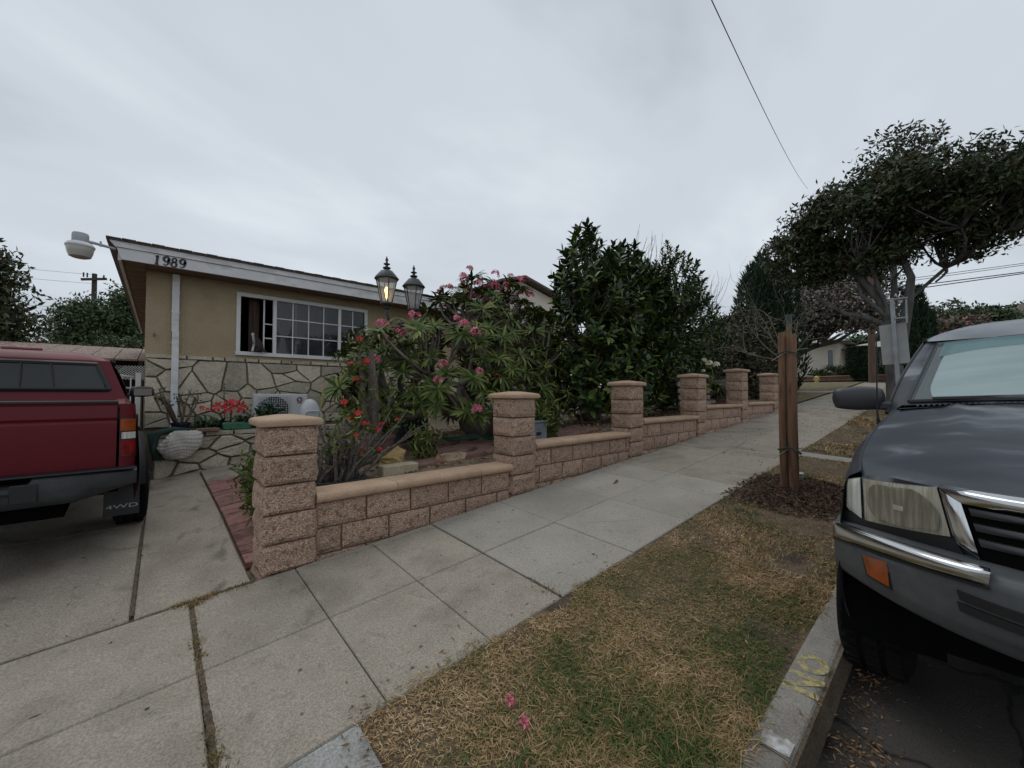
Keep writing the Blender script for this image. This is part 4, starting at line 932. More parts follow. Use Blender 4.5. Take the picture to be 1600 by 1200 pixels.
# cream paving block, cut stone, metal box
M_cream = mat('cream_paver', [(.34, .29, .19), (.46, .40, .28)], scale=8, rough=.9, bump=.3, speck=.15, sscale=80)
tag(MB().cbox(1.62, 2.0, 3.62, 3.76, .655, .82, .01, M=Matrix.Translation((0, .1, 0)) @ Matrix.Rotation(R_(0), 4, 'Z')).build('paving_block', M_cream), 'cream rectangular paving block standing on soil behind the low wall', 'paving block')
b = MB(); blob(b, (1.83, 3.98, .85), (.14, .07, .1), 14, 9, .7, 2, 5); tag(b.build('yellow_rock', mat('yellow_stone', [(.38, .26, .1), (.5, .36, .18)], rough=.9, bump=.5), smooth=False), 'yellowish rough stone leaning behind the cream paving block', 'rock')
rb_ = rock_box(2.3, 2.66, 3.78, 3.93, .66, .86, (5, 2, 3), .03, 55, ('y-', 'x-', 'x+', 'y+'), .03)
tag(rb_.build('broken_stone', mat('tan_broken_stone', [(.22, .14, .085), (.45, .33, .22)], scale=8, rough=.9, bump=.7)), 'tan broken sandstone lump behind the low wall beside the second pillar', 'rock')
M_mbox = mat('blue_grey_metal', [(.14, .17, .19), (.2, .23, .25)], rough=.6)
mbx = thing('metal_box', (3.85, 3.9, zyard(3.8)), 'small blue grey metal box on the ground right of the second pillar', 'box')
MB().cbox(3.62, 3.92, 3.75, 3.95, zyard(3.7), 1.14, .008).build('box_body', M_mbox, mbx); MB().cbox(3.61, 3.93, 3.74, 3.96, 1.143, 1.165, .005).build('lid', M_mbox, mbx)
MB().box(3.72, 3.8, 3.742, 3.748, .98, 1.02).build('slot', M_black, mbx)
# flagstones lying in the yard
M_redst = mat('red_flagstone', [(.12, .065, .05), (.22, .125, .10), (.16, .09, .07)], scale=6, rough=.9, bump=.6, speck=.2)
ypv = MB().box(2.1, 5.1, 3.8, 5.2, .45, .62).build('yard_paving', M_yard, kind='structure')
rg = random.Random(8); yardst = [p for p in voronoi(2.0, 5.2, 3.75, 5.3, 16, 21, asp=1.2)]
for i, poly in enumerate(yardst):
    s = stone(poly, lambda x, y, d: (x, y, zyard(x) - .02 + d), .03, .07, rg, .02)
    if s and not (math.hypot(sum(p[0] for p in poly) / len(poly) - 3.75, sum(p[1] for p in poly) / len(poly) - 5) < .4):
        s.build('flagstone', M_redst, ypv)
b = MB(); pts = [(2.75 + .13 * i, 4.5 + .18 * math.sin(i * .9), zyard(3 + .1 * i) + .08 + .02 * math.sin(i * 2)) for i in range(12)]
for k in range(3): b.tube([(x, y + .05 * k, z + .015 * k) for x, y, z in pts], .01, 6)
tag(b.build('garden_hose', mat('green_hose', [(.01, .08, .05)], rough=.4), smooth=True), 'green garden hose coiled loosely on the red flagstones', 'hose')
# leaf litter in yard
n_ = 3500; P = np.stack([g4.uniform(1, 8.8, n_), g4.uniform(3.42, 6.5, n_), np.zeros(n_)], 1); P[:, 2] = [zyard(x) + .02 + .02 * nz(x, y, 1.7) for x, y in P[:, :2]]
M_dry = mat('dry_leaf', [(.10, .05, .025), (.26, .15, .07), (.36, .24, .12)], isl=.8, rough=.85)
V, F = leaf_diamond(P, g4.normal(size=P.shape) * [1, 1, .25], g4.uniform(.03, .09, n_), g4.uniform(.012, .035, n_), g4); npobj('yard_litter', V, F, M_dry, kind='stuff')
# pallet bench and grill
M_pal = mat('weathered_pallet_wood', [(.20, .16, .12), (.36, .30, .23)], scale=3, rough=.9, stretch=(1, 1, 8))
pb = thing('pallet_bench', (8.2, 3.75, zyard(8)), 'weathered slatted pallet leaning behind the low wall under cream flowers', 'pallet')
for i in range(4): z = 1.3 + .125 * i; MB().cbox(7.5, 8.9, 3.66 + .01 * i, 3.69 + .01 * i, z, z + .075, .004).build('slat', M_pal, pb)
for x in (7.7, 8.2, 8.7): MB().cbox(x, x + .05, 3.7, 3.78, 1.2, 1.8, .004).build('post', M_pal, pb)
gr = thing('metal_grill', (10.2, 3.8, zyard(10)), 'grey metal grill box with a cross shaped bar between the last two pillars', 'grill')
M_gm = mat('grey_panel', [(.28, .27, .25)], rough=.7)
MB().cbox(9.9, 10.5, 3.7, 4.0, 1.66, 1.86, .01).build('lid', M_gm, gr); MB().cbox(9.95, 10.45, 3.72, 3.98, 1.2, 1.4, .01).build('body', M_terra, gr)
b = MB(); b.tube([(9.95, 3.75, 1.42), (10.45, 3.75, 1.64)], .015, 6); b.tube([(9.95, 3.78, 1.64), (10.45, 3.78, 1.42)], .015, 6); b.tube([(10.2, 3.7, 1.4), (10.2, 3.7, 1.84)], .012, 6); b.build('bars', M_black, gr)
MB().box(9.93, 10.47, 3.95, 3.99, 1.4, 1.66).build('back', M_black, gr)
# ------------------------------------------------------------------ parkway grass
M_blade = bpy.data.materials.new('lawn_blade'); M_blade.use_nodes = True
def setup_blade(m):
    t = m.node_tree; N = t.nodes; L = t.links; b = N['Principled BSDF']; b.inputs['Roughness'].default_value = .75; b.inputs['Specular IOR Level'].default_value = .2
    co = N.new('ShaderNodeTexCoord').outputs['Object']; n = N.new('ShaderNodeTexNoise'); n.inputs['Scale'].default_value = 2.1; n.inputs['Detail'].default_value = 4; n.inputs['Roughness'].default_value = .65; L.new(co, n.inputs[0])
    g = N.new('ShaderNodeNewGeometry')
    a = N.new('ShaderNodeMath'); a.operation = 'MULTIPLY_ADD'; L.new(g.outputs['Random Per Island'], a.inputs[0]); a.inputs[1].default_value = .30; L.new(n.outputs[0], a.inputs[2])
    r = N.new('ShaderNodeValToRGB'); E = r.color_ramp.elements; E[0].position = .39; E[0].color = (.05, .085, .022, 1); E[1].position = .90; E[1].color = (.60, .44, .25, 1)
    for p, c in ((.49, (.08, .12, .03)), (.56, (.165, .145, .052)), (.64, (.32, .21, .10)), (.78, (.44, .30, .16))): e = E.new(p + .02); e.color = (*c, 1)
    L.new(a.outputs[0], r.inputs[0]); L.new(r.outputs[0], b.inputs['Base Color'])
setup_blade(M_blade)
gr_ = np.random.default_rng(77)
def edge_hi(x): return 1.6 + .03 + .045 * np.sin(x * 2.3) + .03 * np.sin(x * 6.1 + 1) + .02 * np.sin(x * 17) + np.where(x < 1.9, -.03, 0)
def mulch(x, y): return ((x - 4.75) / .66) ** 2 + ((y - 1.18) / .62) ** 2 + .25 * np.sin(x * 7) * np.sin(y * 9)
def blades(n, x0, x1, y0, y1, L, w, lay, name, far=False):
    P = np.stack([gr_.uniform(x0, x1, n), gr_.uniform(y0, y1, n), np.zeros(n)], 1)
    k = (P[:, 1] < edge_hi(P[:, 0])) & (P[:, 1] > .55 - .02 * np.sin(P[:, 0] * 5) + gr_.uniform(-.015, .02, n)) & (mulch(P[:, 0], P[:, 1]) > .9 + gr_.uniform(-.15, .1, n)) & ((P[:, 0] > .6 + gr_.uniform(-.03, .05, n)))
    k &= ~((P[:, 0] > 6.45 + .1 * P[:, 1]) & (P[:, 0] < 6.8 + .1 * P[:, 1]) & (P[:, 1] > .5))
    # bald spots
    bald = np.array([nz(x, y, 1.9, 4) for x, y in P[:, :2]]); k &= (bald < .28 + gr_.uniform(-.05, .35, n)); P = P[k]; n = len(P)
    P[:, 2] = [zg(x, y) - .012 for x, y in P[:, :2]]
    gn = np.array([nz(x, y, 1.1, 9) for x, y in P[:, :2]])
    h = np.clip(1 + 1.2 * gn, .5, 1.6)[:, None]
    a = gr_.uniform(0, 6.283, n); el = np.clip(gr_.normal(lay, .35, n), .04, 1.5); D = np.stack([np.cos(a) * np.cos(el), np.sin(a) * np.cos(el), np.sin(el)], 1)
    S = unit(np.cross(D, [0, 0, 1.0]) + gr_.normal(size=(n, 3)) * .25); l = (gr_.uniform(.5, 1.2, n) * L)[:, None] * h; ww = (gr_.uniform(.6, 1.3, n) * w)[:, None]
    up0 = gr_.uniform(0, .02, n); P[:, 2] += up0 * (el < .3)
    V = np.empty((n, 5, 3)); V[:, 0] = P - S * ww / 2; V[:, 1] = P + S * ww / 2; bend = np.stack([np.zeros(n), np.zeros(n), -.18 * l[:, 0]], 1)
    V[:, 2] = P + D * l * .6 + S * ww * .4; V[:, 3] = P + D * l * .6 - S * ww * .4; V[:, 4] = P + D * l + bend + gr_.normal(size=(n, 3)) * l * .08
    V[:, 2:, 2] = np.maximum(V[:, 2:, 2], P[:, None, 2] + .002)
    k_ = np.arange(n)[:, None] * 5; F = np.concatenate([k_ + [[0, 1, 2]], k_ + [[0, 2, 3]], k_ + [[3, 2, 4]]])
    return V.reshape(-1, 3), F
gp_ = [blades(50000, .55, 3.0, .5, 1.7, .036, .0038, .65, ''), blades(40000, .55, 3.0, .5, 1.7, .055, .0036, .12, ''), blades(34000, 3.0, 6.5, .5, 1.8, .038, .005, .6, ''), blades(22000, 6.5, 14, .5, 1.8, .05, .009, .6, ''), blades(9000, 14, 24, .5, 1.8, .06, .018, .6, '')]
V, F = merge(gp_); npobj('grass', V, F, M_blade, kind='stuff')
# soil of the parkway (slightly proud of the ground sheet)
b = MB(); b.grid(lambda u, v: (.6 + u * 23, .547 + v * 1.06, zg(.6 + u * 23, .547 + v * 1.06) - .006 + .008 * nz(u * 23, v, 5)), 160, 10)
b.build('parkway_soil', mat('dry_thatch', [(.06, .043, .028), (.16, .11, .068), (.095, .075, .04)], scale=3.5, rough=.95, bump=.8, bscale=70, speck=.4, sscale=90), kind='structure')
b = MB(); b.grid(lambda u, v: (6.5 + .1 * v + u * .26, .56 + v * 1.03, zg(6.5 + u * .3, .56 + v * 1.03) + .004), 3, 8); b.build('path_strip', M_curb, kind='structure')
# mulch chips
M_mulch = mat('dark_bark_mulch', [(.035, .020, .014), (.09, .052, .034), (.16, .10, .065)], isl=.8, rough=.9)
n = 9000; P = np.stack([gr_.normal(4.75, .42, n), gr_.normal(1.12, .3, n), np.zeros(n)], 1); P = P[(mulch(P[:, 0], P[:, 1]) < 1.05) & (P[:, 1] > .56) & (P[:, 1] < 1.66)]; P[:, 2] = [zg(x, y) + .0 + .025 * math.exp(-((x - 4.8) ** 2 + (y - 1.15) ** 2) / .2) for x, y in P[:, :2]]
V, F = leaf_diamond(P + [0, 0, .006], gr_.normal(size=P.shape) * [1, 1, .35], gr_.uniform(.02, .055, len(P)), gr_.uniform(.008, .018, len(P)), gr_); npobj('mulch', V, F, M_mulch, kind='stuff')
# weeds in the seams
def tuft(pts, n, L, w, spread, lay=.9):
    P = np.array(pts)[gr_.integers(0, len(pts), n)] + gr_.normal(size=(n, 3)) * [spread, spread, 0]; P[:, 2] = [zg(x, y) - .01 for x, y in P[:, :2]]
    D = gr_.normal(size=(n, 3)); D[:, 2] = abs(D[:, 2]) * lay + .15; return leaf_diamond(P, D, gr_.uniform(.5, 1.2, n) * L, w, gr_)
line = lambda a, c, n_: [(a[0] + (c[0] - a[0]) * i / n_, a[1] + (c[1] - a[1]) * i / n_, 0) for i in range(n_ + 1)]
wl = [tuft(line((.165, 3.05), (.165, 2.8), 6), 500, .022, .004, .012), tuft(line((.165, 2.72), (.165, 2.3), 8), 500, .024, .004, .012), tuft(line((.17, 1.95), (.17, 1.7), 6), 420, .03, .004, .014),
      tuft(line((.08, 3.13), (.47, 3.13), 10), 2600, .022, .004, .015), tuft([(.15, 3.12, 0), (.22, 3.12, 0), (.10, 3.12, 0), (.28, 3.13, 0)], 1700, .02, .004, .022), tuft(line((.165, 3.05), (.17, 1.65), 30), 1200, .02, .004, .007), tuft([(1.78, 1.75, 0), (1.8, 1.85, 0), (1.79, 1.68, 0)], 160, .03, .005, .03),
      tuft(line((-.1, 3.2), (-.1, 4.6), 20), 260, .014, .004, .006)]
V, F = merge(wl); npobj('seam_weeds', V, F, M_blade, kind='stuff')
tf = [tuft([(.12, 3.125, 0), (.2, 3.11, 0), (.26, 3.12, 0), (.17, 3.07, 0)], 1300, .035, .006, .02, .5), tuft([(.36, 3.12, 0), (.44, 3.11, 0)], 500, .028, .005, .018, .4), tuft([(.17, 2.5, 0), (.165, 2.62, 0), (.17, 1.8, 0), (.175, 1.7, 0)], 700, .035, .006, .018, .5)]
V, F = merge(tf); npobj('seam_grass_clumps', V, F, M_blade, kind='stuff')
def seam(a, c, w0, n_, k):
    vs = []; dxy = Vector((c[0] - a[0], c[1] - a[1])); nn_ = Vector((-dxy.y, dxy.x)).normalized()
    for i in range(n_ + 1):
        p = Vector(a) + dxy * i / n_
        for s in (-1, -.4, .4, 1):
            w = w0 * (.55 + .9 * abs(nz(p.x * 1 + s * 7, p.y, 9, k)) + .5 * abs(nz(p.x, p.y, 31, k))) * s; q = p + nn_ * w; vs.append((q.x, q.y, zg(q.x, q.y) + (.0005 if abs(s) == 1 else .0025 + .002 * nz(q.x, q.y, 40))))
    return vs, [(i * 4 + j, i * 4 + 4 + j, i * 4 + 5 + j, i * 4 + 1 + j) for i in range(n_) for j in range(3)]
b = MB()
for a, c, w0, n_ in (((.165, 3.1), (.17, 1.66), .016, 60), ((-.05, 3.131), (.48, 3.131), .02, 30), ((-.1, 3.2), (-.1, 4.9), .011, 60), ((1.8, 1.62), (1.8, 1.9), .012, 12)): v, f = seam(a, c, w0, n_, 3); b.add(v, f)
b.build('seam_dirt', mat('seam_dirt', [(.07, .05, .032), (.17, .13, .085)], scale=30, rough=1, bump=.8, bscale=120, speck=.4, sscale=150), kind='stuff')
# gum spots, small stains and hairline cracks on the slabs
b = MB(); rk = random.Random(41)
for i in range(70):
    x, y = rk.uniform(-1.8, 8.5), rk.uniform(1.68, 3.05)
    if x < .1: y = rk.uniform(2.0, 5.0)
    r = rk.uniform(.003, .010); k0 = len(b.v); n = 7
    for j in range(n): a = 2 * math.pi * j / n; rr = r * rk.uniform(.7, 1.2); b.v.append((x + rr * math.cos(a), y + rr * math.sin(a), zg(x + rr * math.cos(a), y + rr * math.sin(a)) + (.0098 if 1.79 < x < 4.66 else .0042)))
    b.f.append(tuple(range(k0, k0 + n)))
def crack(p, q, n, w, seed):
    rk2 = random.Random(seed); p = Vector(p); q = Vector(q); d = q - p; nn_ = Vector((-d.y, d.x)).normalized(); off = 0; vs = []
    for i in range(n + 1):
        off += rk2.uniform(-1, 1) * .009; c = p + d * i / n + nn_ * off; ww = w * rk2.uniform(.4, 1.2) * (1 - .6 * i / n)
        for s in (-1, 1): v = c + nn_ * ww * s; vs.append((v.x, v.y, zg(v.x, v.y) + (.0098 if 1.79 < v.x < 4.66 else .0042)))
    k0 = len(b.v); b.v += vs; b.f += [(k0 + 2 * i, k0 + 2 * i + 2, k0 + 2 * i + 3, k0 + 2 * i + 1) for i in range(n)]
for c_ in [((-2.6, 4.35), (-.12, 4.2), 40, .0025, 1), ((.8, 3.08), (2.2, 2.98), 26, .0018, 3), ((2.7, 2.2), (3.3, 1.75), 18, .0018, 4), ((4.8, 2.9), (6.0, 2.6), 24, .003, 5), ((6.4, 2.3), (7.8, 2.5), 24, .003, 6), ((-1.2, 2.9), (-.5, 2.45), 20, .0018, 7)]: crack(*c_)
b.build('pavement_marks', mat('dark_grime', [(.10, .09, .075), (.15, .135, .115)], rough=.95), kind='stuff')
# litter: dry leaves on grass, gutter, sidewalk
def scatter(n, x0, x1, y0, y1, L, dz=0.006, cl=None):
    P = np.stack([gr_.uniform(x0, x1, n), gr_.uniform(y0, y1, n), np.zeros(n)], 1)
    if cl is not None: P[:, :2] = np.array(cl)[gr_.integers(0, len(cl), n)] + gr_.normal(size=(n, 2)) * .05
    P[:, 2] = [(zg(x, y) if y > .42 else base(x) - .255) + dz for x, y in P[:, :2]]
    return leaf_diamond(P, gr_.normal(size=P.shape) * [1, 1, .12], gr_.uniform(.35, 1.1, n) * L, gr_.uniform(.12, .32, n) * L, gr_)
lt = [scatter(420, .6, 4, .56, 1.62, .035, .02), scatter(130, .6, 6, 1.55, 1.9, .035), scatter(260, 1.5, 9, 1.7, 3.1, .022), scatter(700, 0, 0, 0, 0, .03, .008, [(2.0, .33), (1.85, .32), (2.05, .28), (1.6, .34), (2.3, .34), (1.75, .2), (2.5, .33)]),
      scatter(60, 1.4, 3, -.5, .38, .025), scatter(24, -1.6, .4, 1.8, 5, .05), scatter(800, 6, 18, 1.6, 3.1, .045), scatter(60, 1, 11, 3.02, 3.12, .035), scatter(130, 0, 0, 0, 0, .035, .01, [(.62, 1.5), (.6, 1.35), (.66, 1.6)])]
V, F = merge(lt); npobj('dry_leaves', V, F, M_dry, kind='stuff')
pf = [((1.079, 1.248), 'crumpled pink plumeria flower fallen on the grass, the upper of the two'), ((1.055, 1.136), 'pale pink plumeria flower fallen on the grass nearest the viewer')]
for (x, y), lab in pf:
    f = thing('fallen_flower', (x, y, zg(x, y) + .02), lab, 'flower')
    trumpet((x, y, zg(x, y) + .025), (.1, -.7, .7), .025, M_pink, 'petals', f, 5)
tag(link('dry_leaf', npmesh('dry_leaf', *leaf_cloud(np.array([[3.8, 2.62, zg(3.8, 2.62) + .01]]), np.array([[1, .3, .1]]), .14, .06, gr_)), M_dry), 'single curled tan leaf lying alone on the pale sidewalk slab', 'leaf')
# ------------------------------------------------------------------ staked young tree
M_post = mat('stained_round_post', [(.07, .034, .018), (.165, .085, .045), (.115, .058, .03)], scale=5, rough=.85, bump=.4, stretch=(4, 4, .5), bscale=30)
M_tie = mat('dark_green_tie', [(.01, .05, .04)], rough=.5)
for (x, y, zt, r, lab) in [(4.85, 1.268, 2.16, .036, 'round brown tree stake nearest the block wall, wire ties around it'), (4.85, 1.183, 2.13, .044, 'round brown tree stake on the curb side of the pair')]:
    s_ = thing('tree_stake', (x, y, zg(x, y) - .05), lab, 'stake', 'wooden stakes holding the young tree')
    MB().tube([(x, y, .45), (x - .005, y + .005, 1.2), (x, y, zt - .01), (x, y, zt)], [r * 1.05, r, r * .97, r * .8], 14).build('post', M_post, s_, smooth=50)
s_ = thing('tree_stake', (5.35, 1.33, .5), 'taller thin wooden stake with dark green tip behind the stake pair', 'stake', 'wooden stakes holding the young tree')
MB().tube([(5.35, 1.33, .5), (5.35, 1.33, 2.33)], .028, 10).build('post', mat('pale_stake', [(.18, .10, .055)], rough=.8), s_, smooth=50); MB().tube([(5.35, 1.33, 2.32), (5.35, 1.33, 2.42)], .031, 10).build('tip', M_tie, s_, smooth=50)
b = MB()
for z in (1.93, .95): b.tube([(4.80, 1.31, z), (4.80, 1.22, z + .03), (4.80, 1.13, z), (4.9, 1.13, z - .04), (4.92, 1.25, z - .02), (4.80, 1.31, z)], .007, 5)
ty = tag(b.build('tree_tie', M_tie), 'dark green ties looped round the paired tree stakes', 'tie')
b = MB(); b.tube([(4.72, 1.33, .86), (4.85, 1.2, .98), (4.98, 1.08, .95)], .0035, 4); b.tube([(4.72, 1.33, 1.86), (4.83, 1.22, 1.96), (5.0, 1.08, 1.99)], .0035, 4); b.build('wire', M_pal, ty)
yt = thing('young_tree', (5.1, 1.45, zg(5.1, 1.4)), 'leafless young street tree with thin pale branches beside the wooden stakes', 'tree')
M_pale = mat('pale_twig', [(.11, .10, .07), (.19, .175, .13)], rough=.9)
b = MB(); gt = np.random.default_rng(12)
b.tube([(5.05, 1.29, .55), (5.05, 1.285, 1.2), (5.05, 1.29, 1.9)], [.022, .019, .013], 8)
def grow(p, d, L, r, dep):
    pts = [np.array(p)]; d = np.array(d, float)
    for i in range(4): d = unit(d + gt.normal(size=3) * .12 + np.array([0, 0, .05])); pts.append(pts[-1] + d * L / 4)
    b.tube(pts, [r * (1 - .14 * i) for i in range(5)], 5, cap=False)
    if dep == 0: return
    for k in range(3):
        q = pts[gt.integers(2, 5)]; grow(q, d + gt.normal(size=3) * .62, L * gt.uniform(.5, .75), r * .55, dep - 1)
for d, L in [((-.1, .75, .25), .62), ((-.2, .6, .6), .6), ((0, .25, 1), .62), ((.1, -.35, .9), .55), ((-.1, .45, .9), .7), ((.3, -.5, .5), .45)]: grow((5.05, 1.29, 1.85), d, L * .88, .006, 3)
b.build('branches', M_pale, yt)
vg = thing('drain_grate', (5.29, 1.27, zg(5.29, 1.27)), 'small white ribbed plastic cap standing in grass behind the stakes', 'irrigation cap')
b = MB(); z = zg(5.29, 1.27)
for k in range(16): a = k * math.pi / 8; b.tube([(5.29 + .06 * math.cos(a), 1.27 + .06 * math.sin(a), z), (5.29 + .06 * math.cos(a), 1.27 + .06 * math.sin(a), z + .07)], .005, 4)
b.build('ribs', M_white2, vg, kind='stuff'); MB().lathe([(0, 0), (.07, 0), (.07, .012), (0, .012)], (5.29, 1.27, z + .07), 18).build('cap', M_white2, vg)
# ------------------------------------------------------------------ trees
M_bark = mat('grey_bark', [(.055, .052, .048), (.135, .13, .12)], scale=5, rough=.95, bump=.8, bscale=25, stretch=(2, 2, .5))
M_bark2 = mat('dark_bark', [(.05, .042, .035), (.11, .09, .07)], scale=5, rough=.95, bump=.8)
def crown_tree(name, base_pt, ells, nclump, per, L, w, m, bark, lab, seed, cat='tree', trunk=None, clr=.32, flat=.5, rad=(.16, .09, .045, .015), lv=(6, 24), extra=None, droop=0):
    g = np.random.default_rng(seed); t = thing(name, base_pt, lab, cat); C = []
    vol = np.array([r[0] * r[1] * r[2] for c, r in ells]); vol = vol / vol.sum()
    while len(C) < nclump:
        c, r = ells[g.choice(len(ells), p=vol)]; d = rsph(g, 1)[0]; p = np.array(c) + d * np.array(r) * g.uniform(.25, 1) ** .4
        C.append(p)
    C = np.array(C)
    fork = base_pt if trunk is None else trunk[-1][0]
    b = MB()
    if trunk:
        b.tube([base_pt] + [p for p, r in trunk], [trunk[0][1] * 1.25] + [r for p, r in trunk], 12, cap=False); b.build('trunk', bark, t, smooth=True); b = MB()
    skeleton(b, fork, C, g, lv, rad, n=7, sag=.05); b.build('branches' if trunk else 'stems', bark, t, smooth=True)
    cs = g.uniform(.5, 1.3, nclump)[:, None]
    P = np.repeat(C, per, 0) + np.clip(g.normal(size=(nclump * per, 3)), -1.5, 1.5) * clr * np.repeat(cs, per, 0) * [1, 1, flat]
    D = g.normal(size=P.shape) + [0, 0, .25 - droop]; V, F = leaf_diamond(P, D, g.uniform(.6, 1.25, len(P)) * L, g.uniform(.7, 1.2, len(P)) * w, g)
    npobj('crown', V, F, m, t, kind='stuff')
    return t
# street tree: two stems from one base, broad wind-swept crown
ST = (12.5, 1.05, zg(12.5, 1.05))
st = crown_tree('street_tree', ST, [((12.6, 1.7, 5.7), (1.4, 1.2, .8)), ((12.5, 2.75, 5.0), (1.1, .7, .65)), ((12.6, .6, 5.9), (1.4, 1.1, .8)), ((12.6, .9, 6.9), (.6, .45, .6)), ((12.8, -.4, 5.5), (1.4, .8, .8)), ((12.9, -1.2, 5.7), (1.2, .8, .6)), ((12.9, -.25, 6.4), (.6, .35, .5)), ((12.5, 2.4, 4.8), (.8, .45, .45)), ((12.9, .0, 4.9), (.8, .7, .4)), ((12.9, -1.0, 6.2), (.5, .35, .35)), ((12.5, 3.05, 5.2), (.8, .35, .45)), ((12.6, 2.1, 4.9), (1.0, .6, .5)), ((12.6, 1.2, 6.5), (.6, .4, .4)), ((12.6, .95, 7.35), (.3, .22, .3)), ((12.8, -.25, 6.95), (.3, .22, .3)), ((12.6, 2.9, 5.6), (.35, .3, .3)), ((12.4, 1.5, 4.7), (.7, .7, .35)), ((12.6, .75, 4.95), (.55, .5, .4)), ((12.7, -.4, 4.75), (.5, .4, .3)), ((12.5, 2.4, 5.6), (.8, .5, .4))],
     500, 105, .135, .05, M_leafS, M_bark, 'large evergreen street tree with grey forked trunk and broad dark crown', 2, trunk=[((12.5, 1.08, 1.7), .17), ((12.45, 1.12, 2.6), .14), ((12.45, 1.15, 3.2), .12)], clr=.235, flat=.5, rad=(.05, .035, .02, .006), lv=(5, 26))
b = MB(); b.tube([(12.48, 1.05, 2.2), (12.5, .95, 2.9), (12.45, .85, 3.5), (12.4, .78, 4.1), (12.45, .95, 4.7), (12.5, .75, 5.3), (12.6, .95, 5.9)], [.14, .115, .095, .07, .06, .045, .025], 10)
b.tube([(12.45, 1.1, 3.0), (12.45, 1.3, 3.7), (12.4, 1.65, 4.3), (12.4, 2.0, 4.7), (12.5, 2.4, 5.1)], [.125, .095, .065, .045, .025], 10)
b.tube([(12.45, 1.12, 3.0), (12.3, 1.5, 3.3), (12.3, 1.9, 3.45), (12.3, 2.4, 3.9)], [.07, .06, .05, .03], 8)
b.build('limbs', M_bark, st, smooth=True)
# cypress: vertical plumes
M_cyp = leafmat('cypress_green', [(.008, .02, .010), (.018, .042, .018), (.036, .066, .026)], rough=.7)
def cypress(c, H, R, lab, n, seed, spikes=14):
    g = np.random.default_rng(seed); t = thing('cypress', c, lab, 'tree', None); VV = []
    for k in range(spikes):
        a = g.uniform(0, 6.28); rr = R * math.sqrt(g.uniform(0, 1)) * .8; hh = H * g.uniform(.8, 1.0) * (1 - .22 * (rr / R)); nn = n // spikes; u = g.uniform(0, 1, nn)
        wd = R * .38 * np.sqrt(np.clip(1 - u ** 3, .02, 1)) * np.clip(u * 6, .3, 1); an = g.uniform(0, 6.28, nn)
        P = np.stack([c[0] + (rr * math.cos(a)) * (1 - .25 * u ** 2) + wd * np.cos(an) * g.uniform(.6, 1, nn), c[1] + (rr * math.sin(a)) * (1 - .25 * u ** 2) + wd * np.sin(an) * g.uniform(.6, 1, nn), c[2] + .1 + u * hh], 1)
        D = np.stack([np.cos(an) * .45, np.sin(an) * .45, np.ones(nn)], 1) + g.normal(size=(nn, 3)) * .2; VV.append(leaf_diamond(P, D, g.uniform(.12, .3, nn), .055, g))
    V, F = merge(VV); npobj('crown', V, F, M_cyp, t, kind='stuff'); MB().tube([c, (c[0], c[1], c[2] + H * .8)], [.12, .04], 8).build('trunk', M_bark2, t)
    return t
cypress((17, 4.95, 1.5), 5.75, 1.22, 'broad dense dark cypress rising behind the farthest pillar', 32000, 3, 24)
cypress((30, 1.95, 2.3), 6.0, .75, 'narrow dark cypress directly behind the street tree trunk', 9000, 5, 7)
cypress((31, 1.35, 2.3), 4.6, .4, 'slimmest shorter cypress right of the street tree trunk', 5000, 6, 4)
M_bloss = leafmat('pale_blossom_leaf', [(.03, .04, .02), (.07, .065, .04), (.34, .27, .24), (.52, .45, .40)], isl=.85)
crown_tree('flowering_tree', (19, 4.75, 1.6), [((19, 3.6, 4.95), (1.1, 1.5, .95)), ((19.5, 2.7, 4.6), (1.1, 1.1, .75)), ((18.8, 4.2, 4.3), (.9, .7, .6))], 290, 60, .12, .07, M_bloss, M_bark2, 'spreading tree with pale pinkish blossoms in front of the cream house', 7, trunk=[((19, 4.7, 2.4), .12), ((19, 4.6, 3.0), .1)], clr=.3)
crown_tree('flowering_bush', (19, 7.2, 1.7), [((19, 7.1, 4.0), (.8, 1.0, .95)), ((18.5, 6.8, 3.0), (.9, 1.2, .9))], 130, 70, .12, .08, M_bloss, M_bark2, 'rounded bush with pale blossoms left of the broad cypress', 8, cat='shrub', clr=.28)
M_dkmix = leafmat('dark_hedge_leaf', [(.010, .02, .009), (.022, .036, .014), (.05, .05, .02), (.10, .045, .02)], isl=.8)
crown_tree('dark_shrub', (13.5, 4.9, 1.2), [((13.3, 4.8, 2.4), (1.6, 1.2, 1.3)), ((14.6, 5.2, 3.0), (1.2, 1.2, 1.3)), ((12, 4.6, 1.9), (1.0, .8, .9))], 330, 90, .12, .06, M_dkmix, M_bark2, 'dark shrub mass with a few rusty leaves below the broad cypress', 9, cat='shrub', clr=.3)
# left distance
crown_tree('street_tree', (-3.9, 21, .3), [((-4.9, 21.5, 4.5), (1.3, 1.1, 1.7)), ((-5.4, 22, 6.0), (1.2, 1.0, .9)), ((-3.7, 21.5, 4.0), (.5, .7, .5)), ((-4.1, 21.5, 2.8), (.9, .8, .7))], 190, 70, .24, .09, M_leafS, M_bark2, 'dark tree with ragged leaf clumps beyond the red truck', 13, trunk=[((-4.2, 21.3, 1.6), .15), ((-4.4, 21.5, 2.6), .12)], clr=.4)
M_mid = leafmat('mid_green_leaf', [(.02, .04, .016), (.045, .075, .025), (.085, .12, .04)], isl=.7)
crown_tree('background_tree', (-2.6, 38, .5), [((-3.2, 38, 5.2), (2.3, 2, 2.5)), ((-1.6, 39, 6.6), (1.7, 1.6, 2.5)), ((-2.4, 37, 3.0), (3.0, 1.5, 1.4))], 420, 80, .26, .12, M_mid, M_bark2, 'tall feathery green tree behind the wooden utility pole', 14, trunk=[((-2.6, 38, 2.0), .25), ((-2.5, 38, 3.2), .2)], clr=.5)
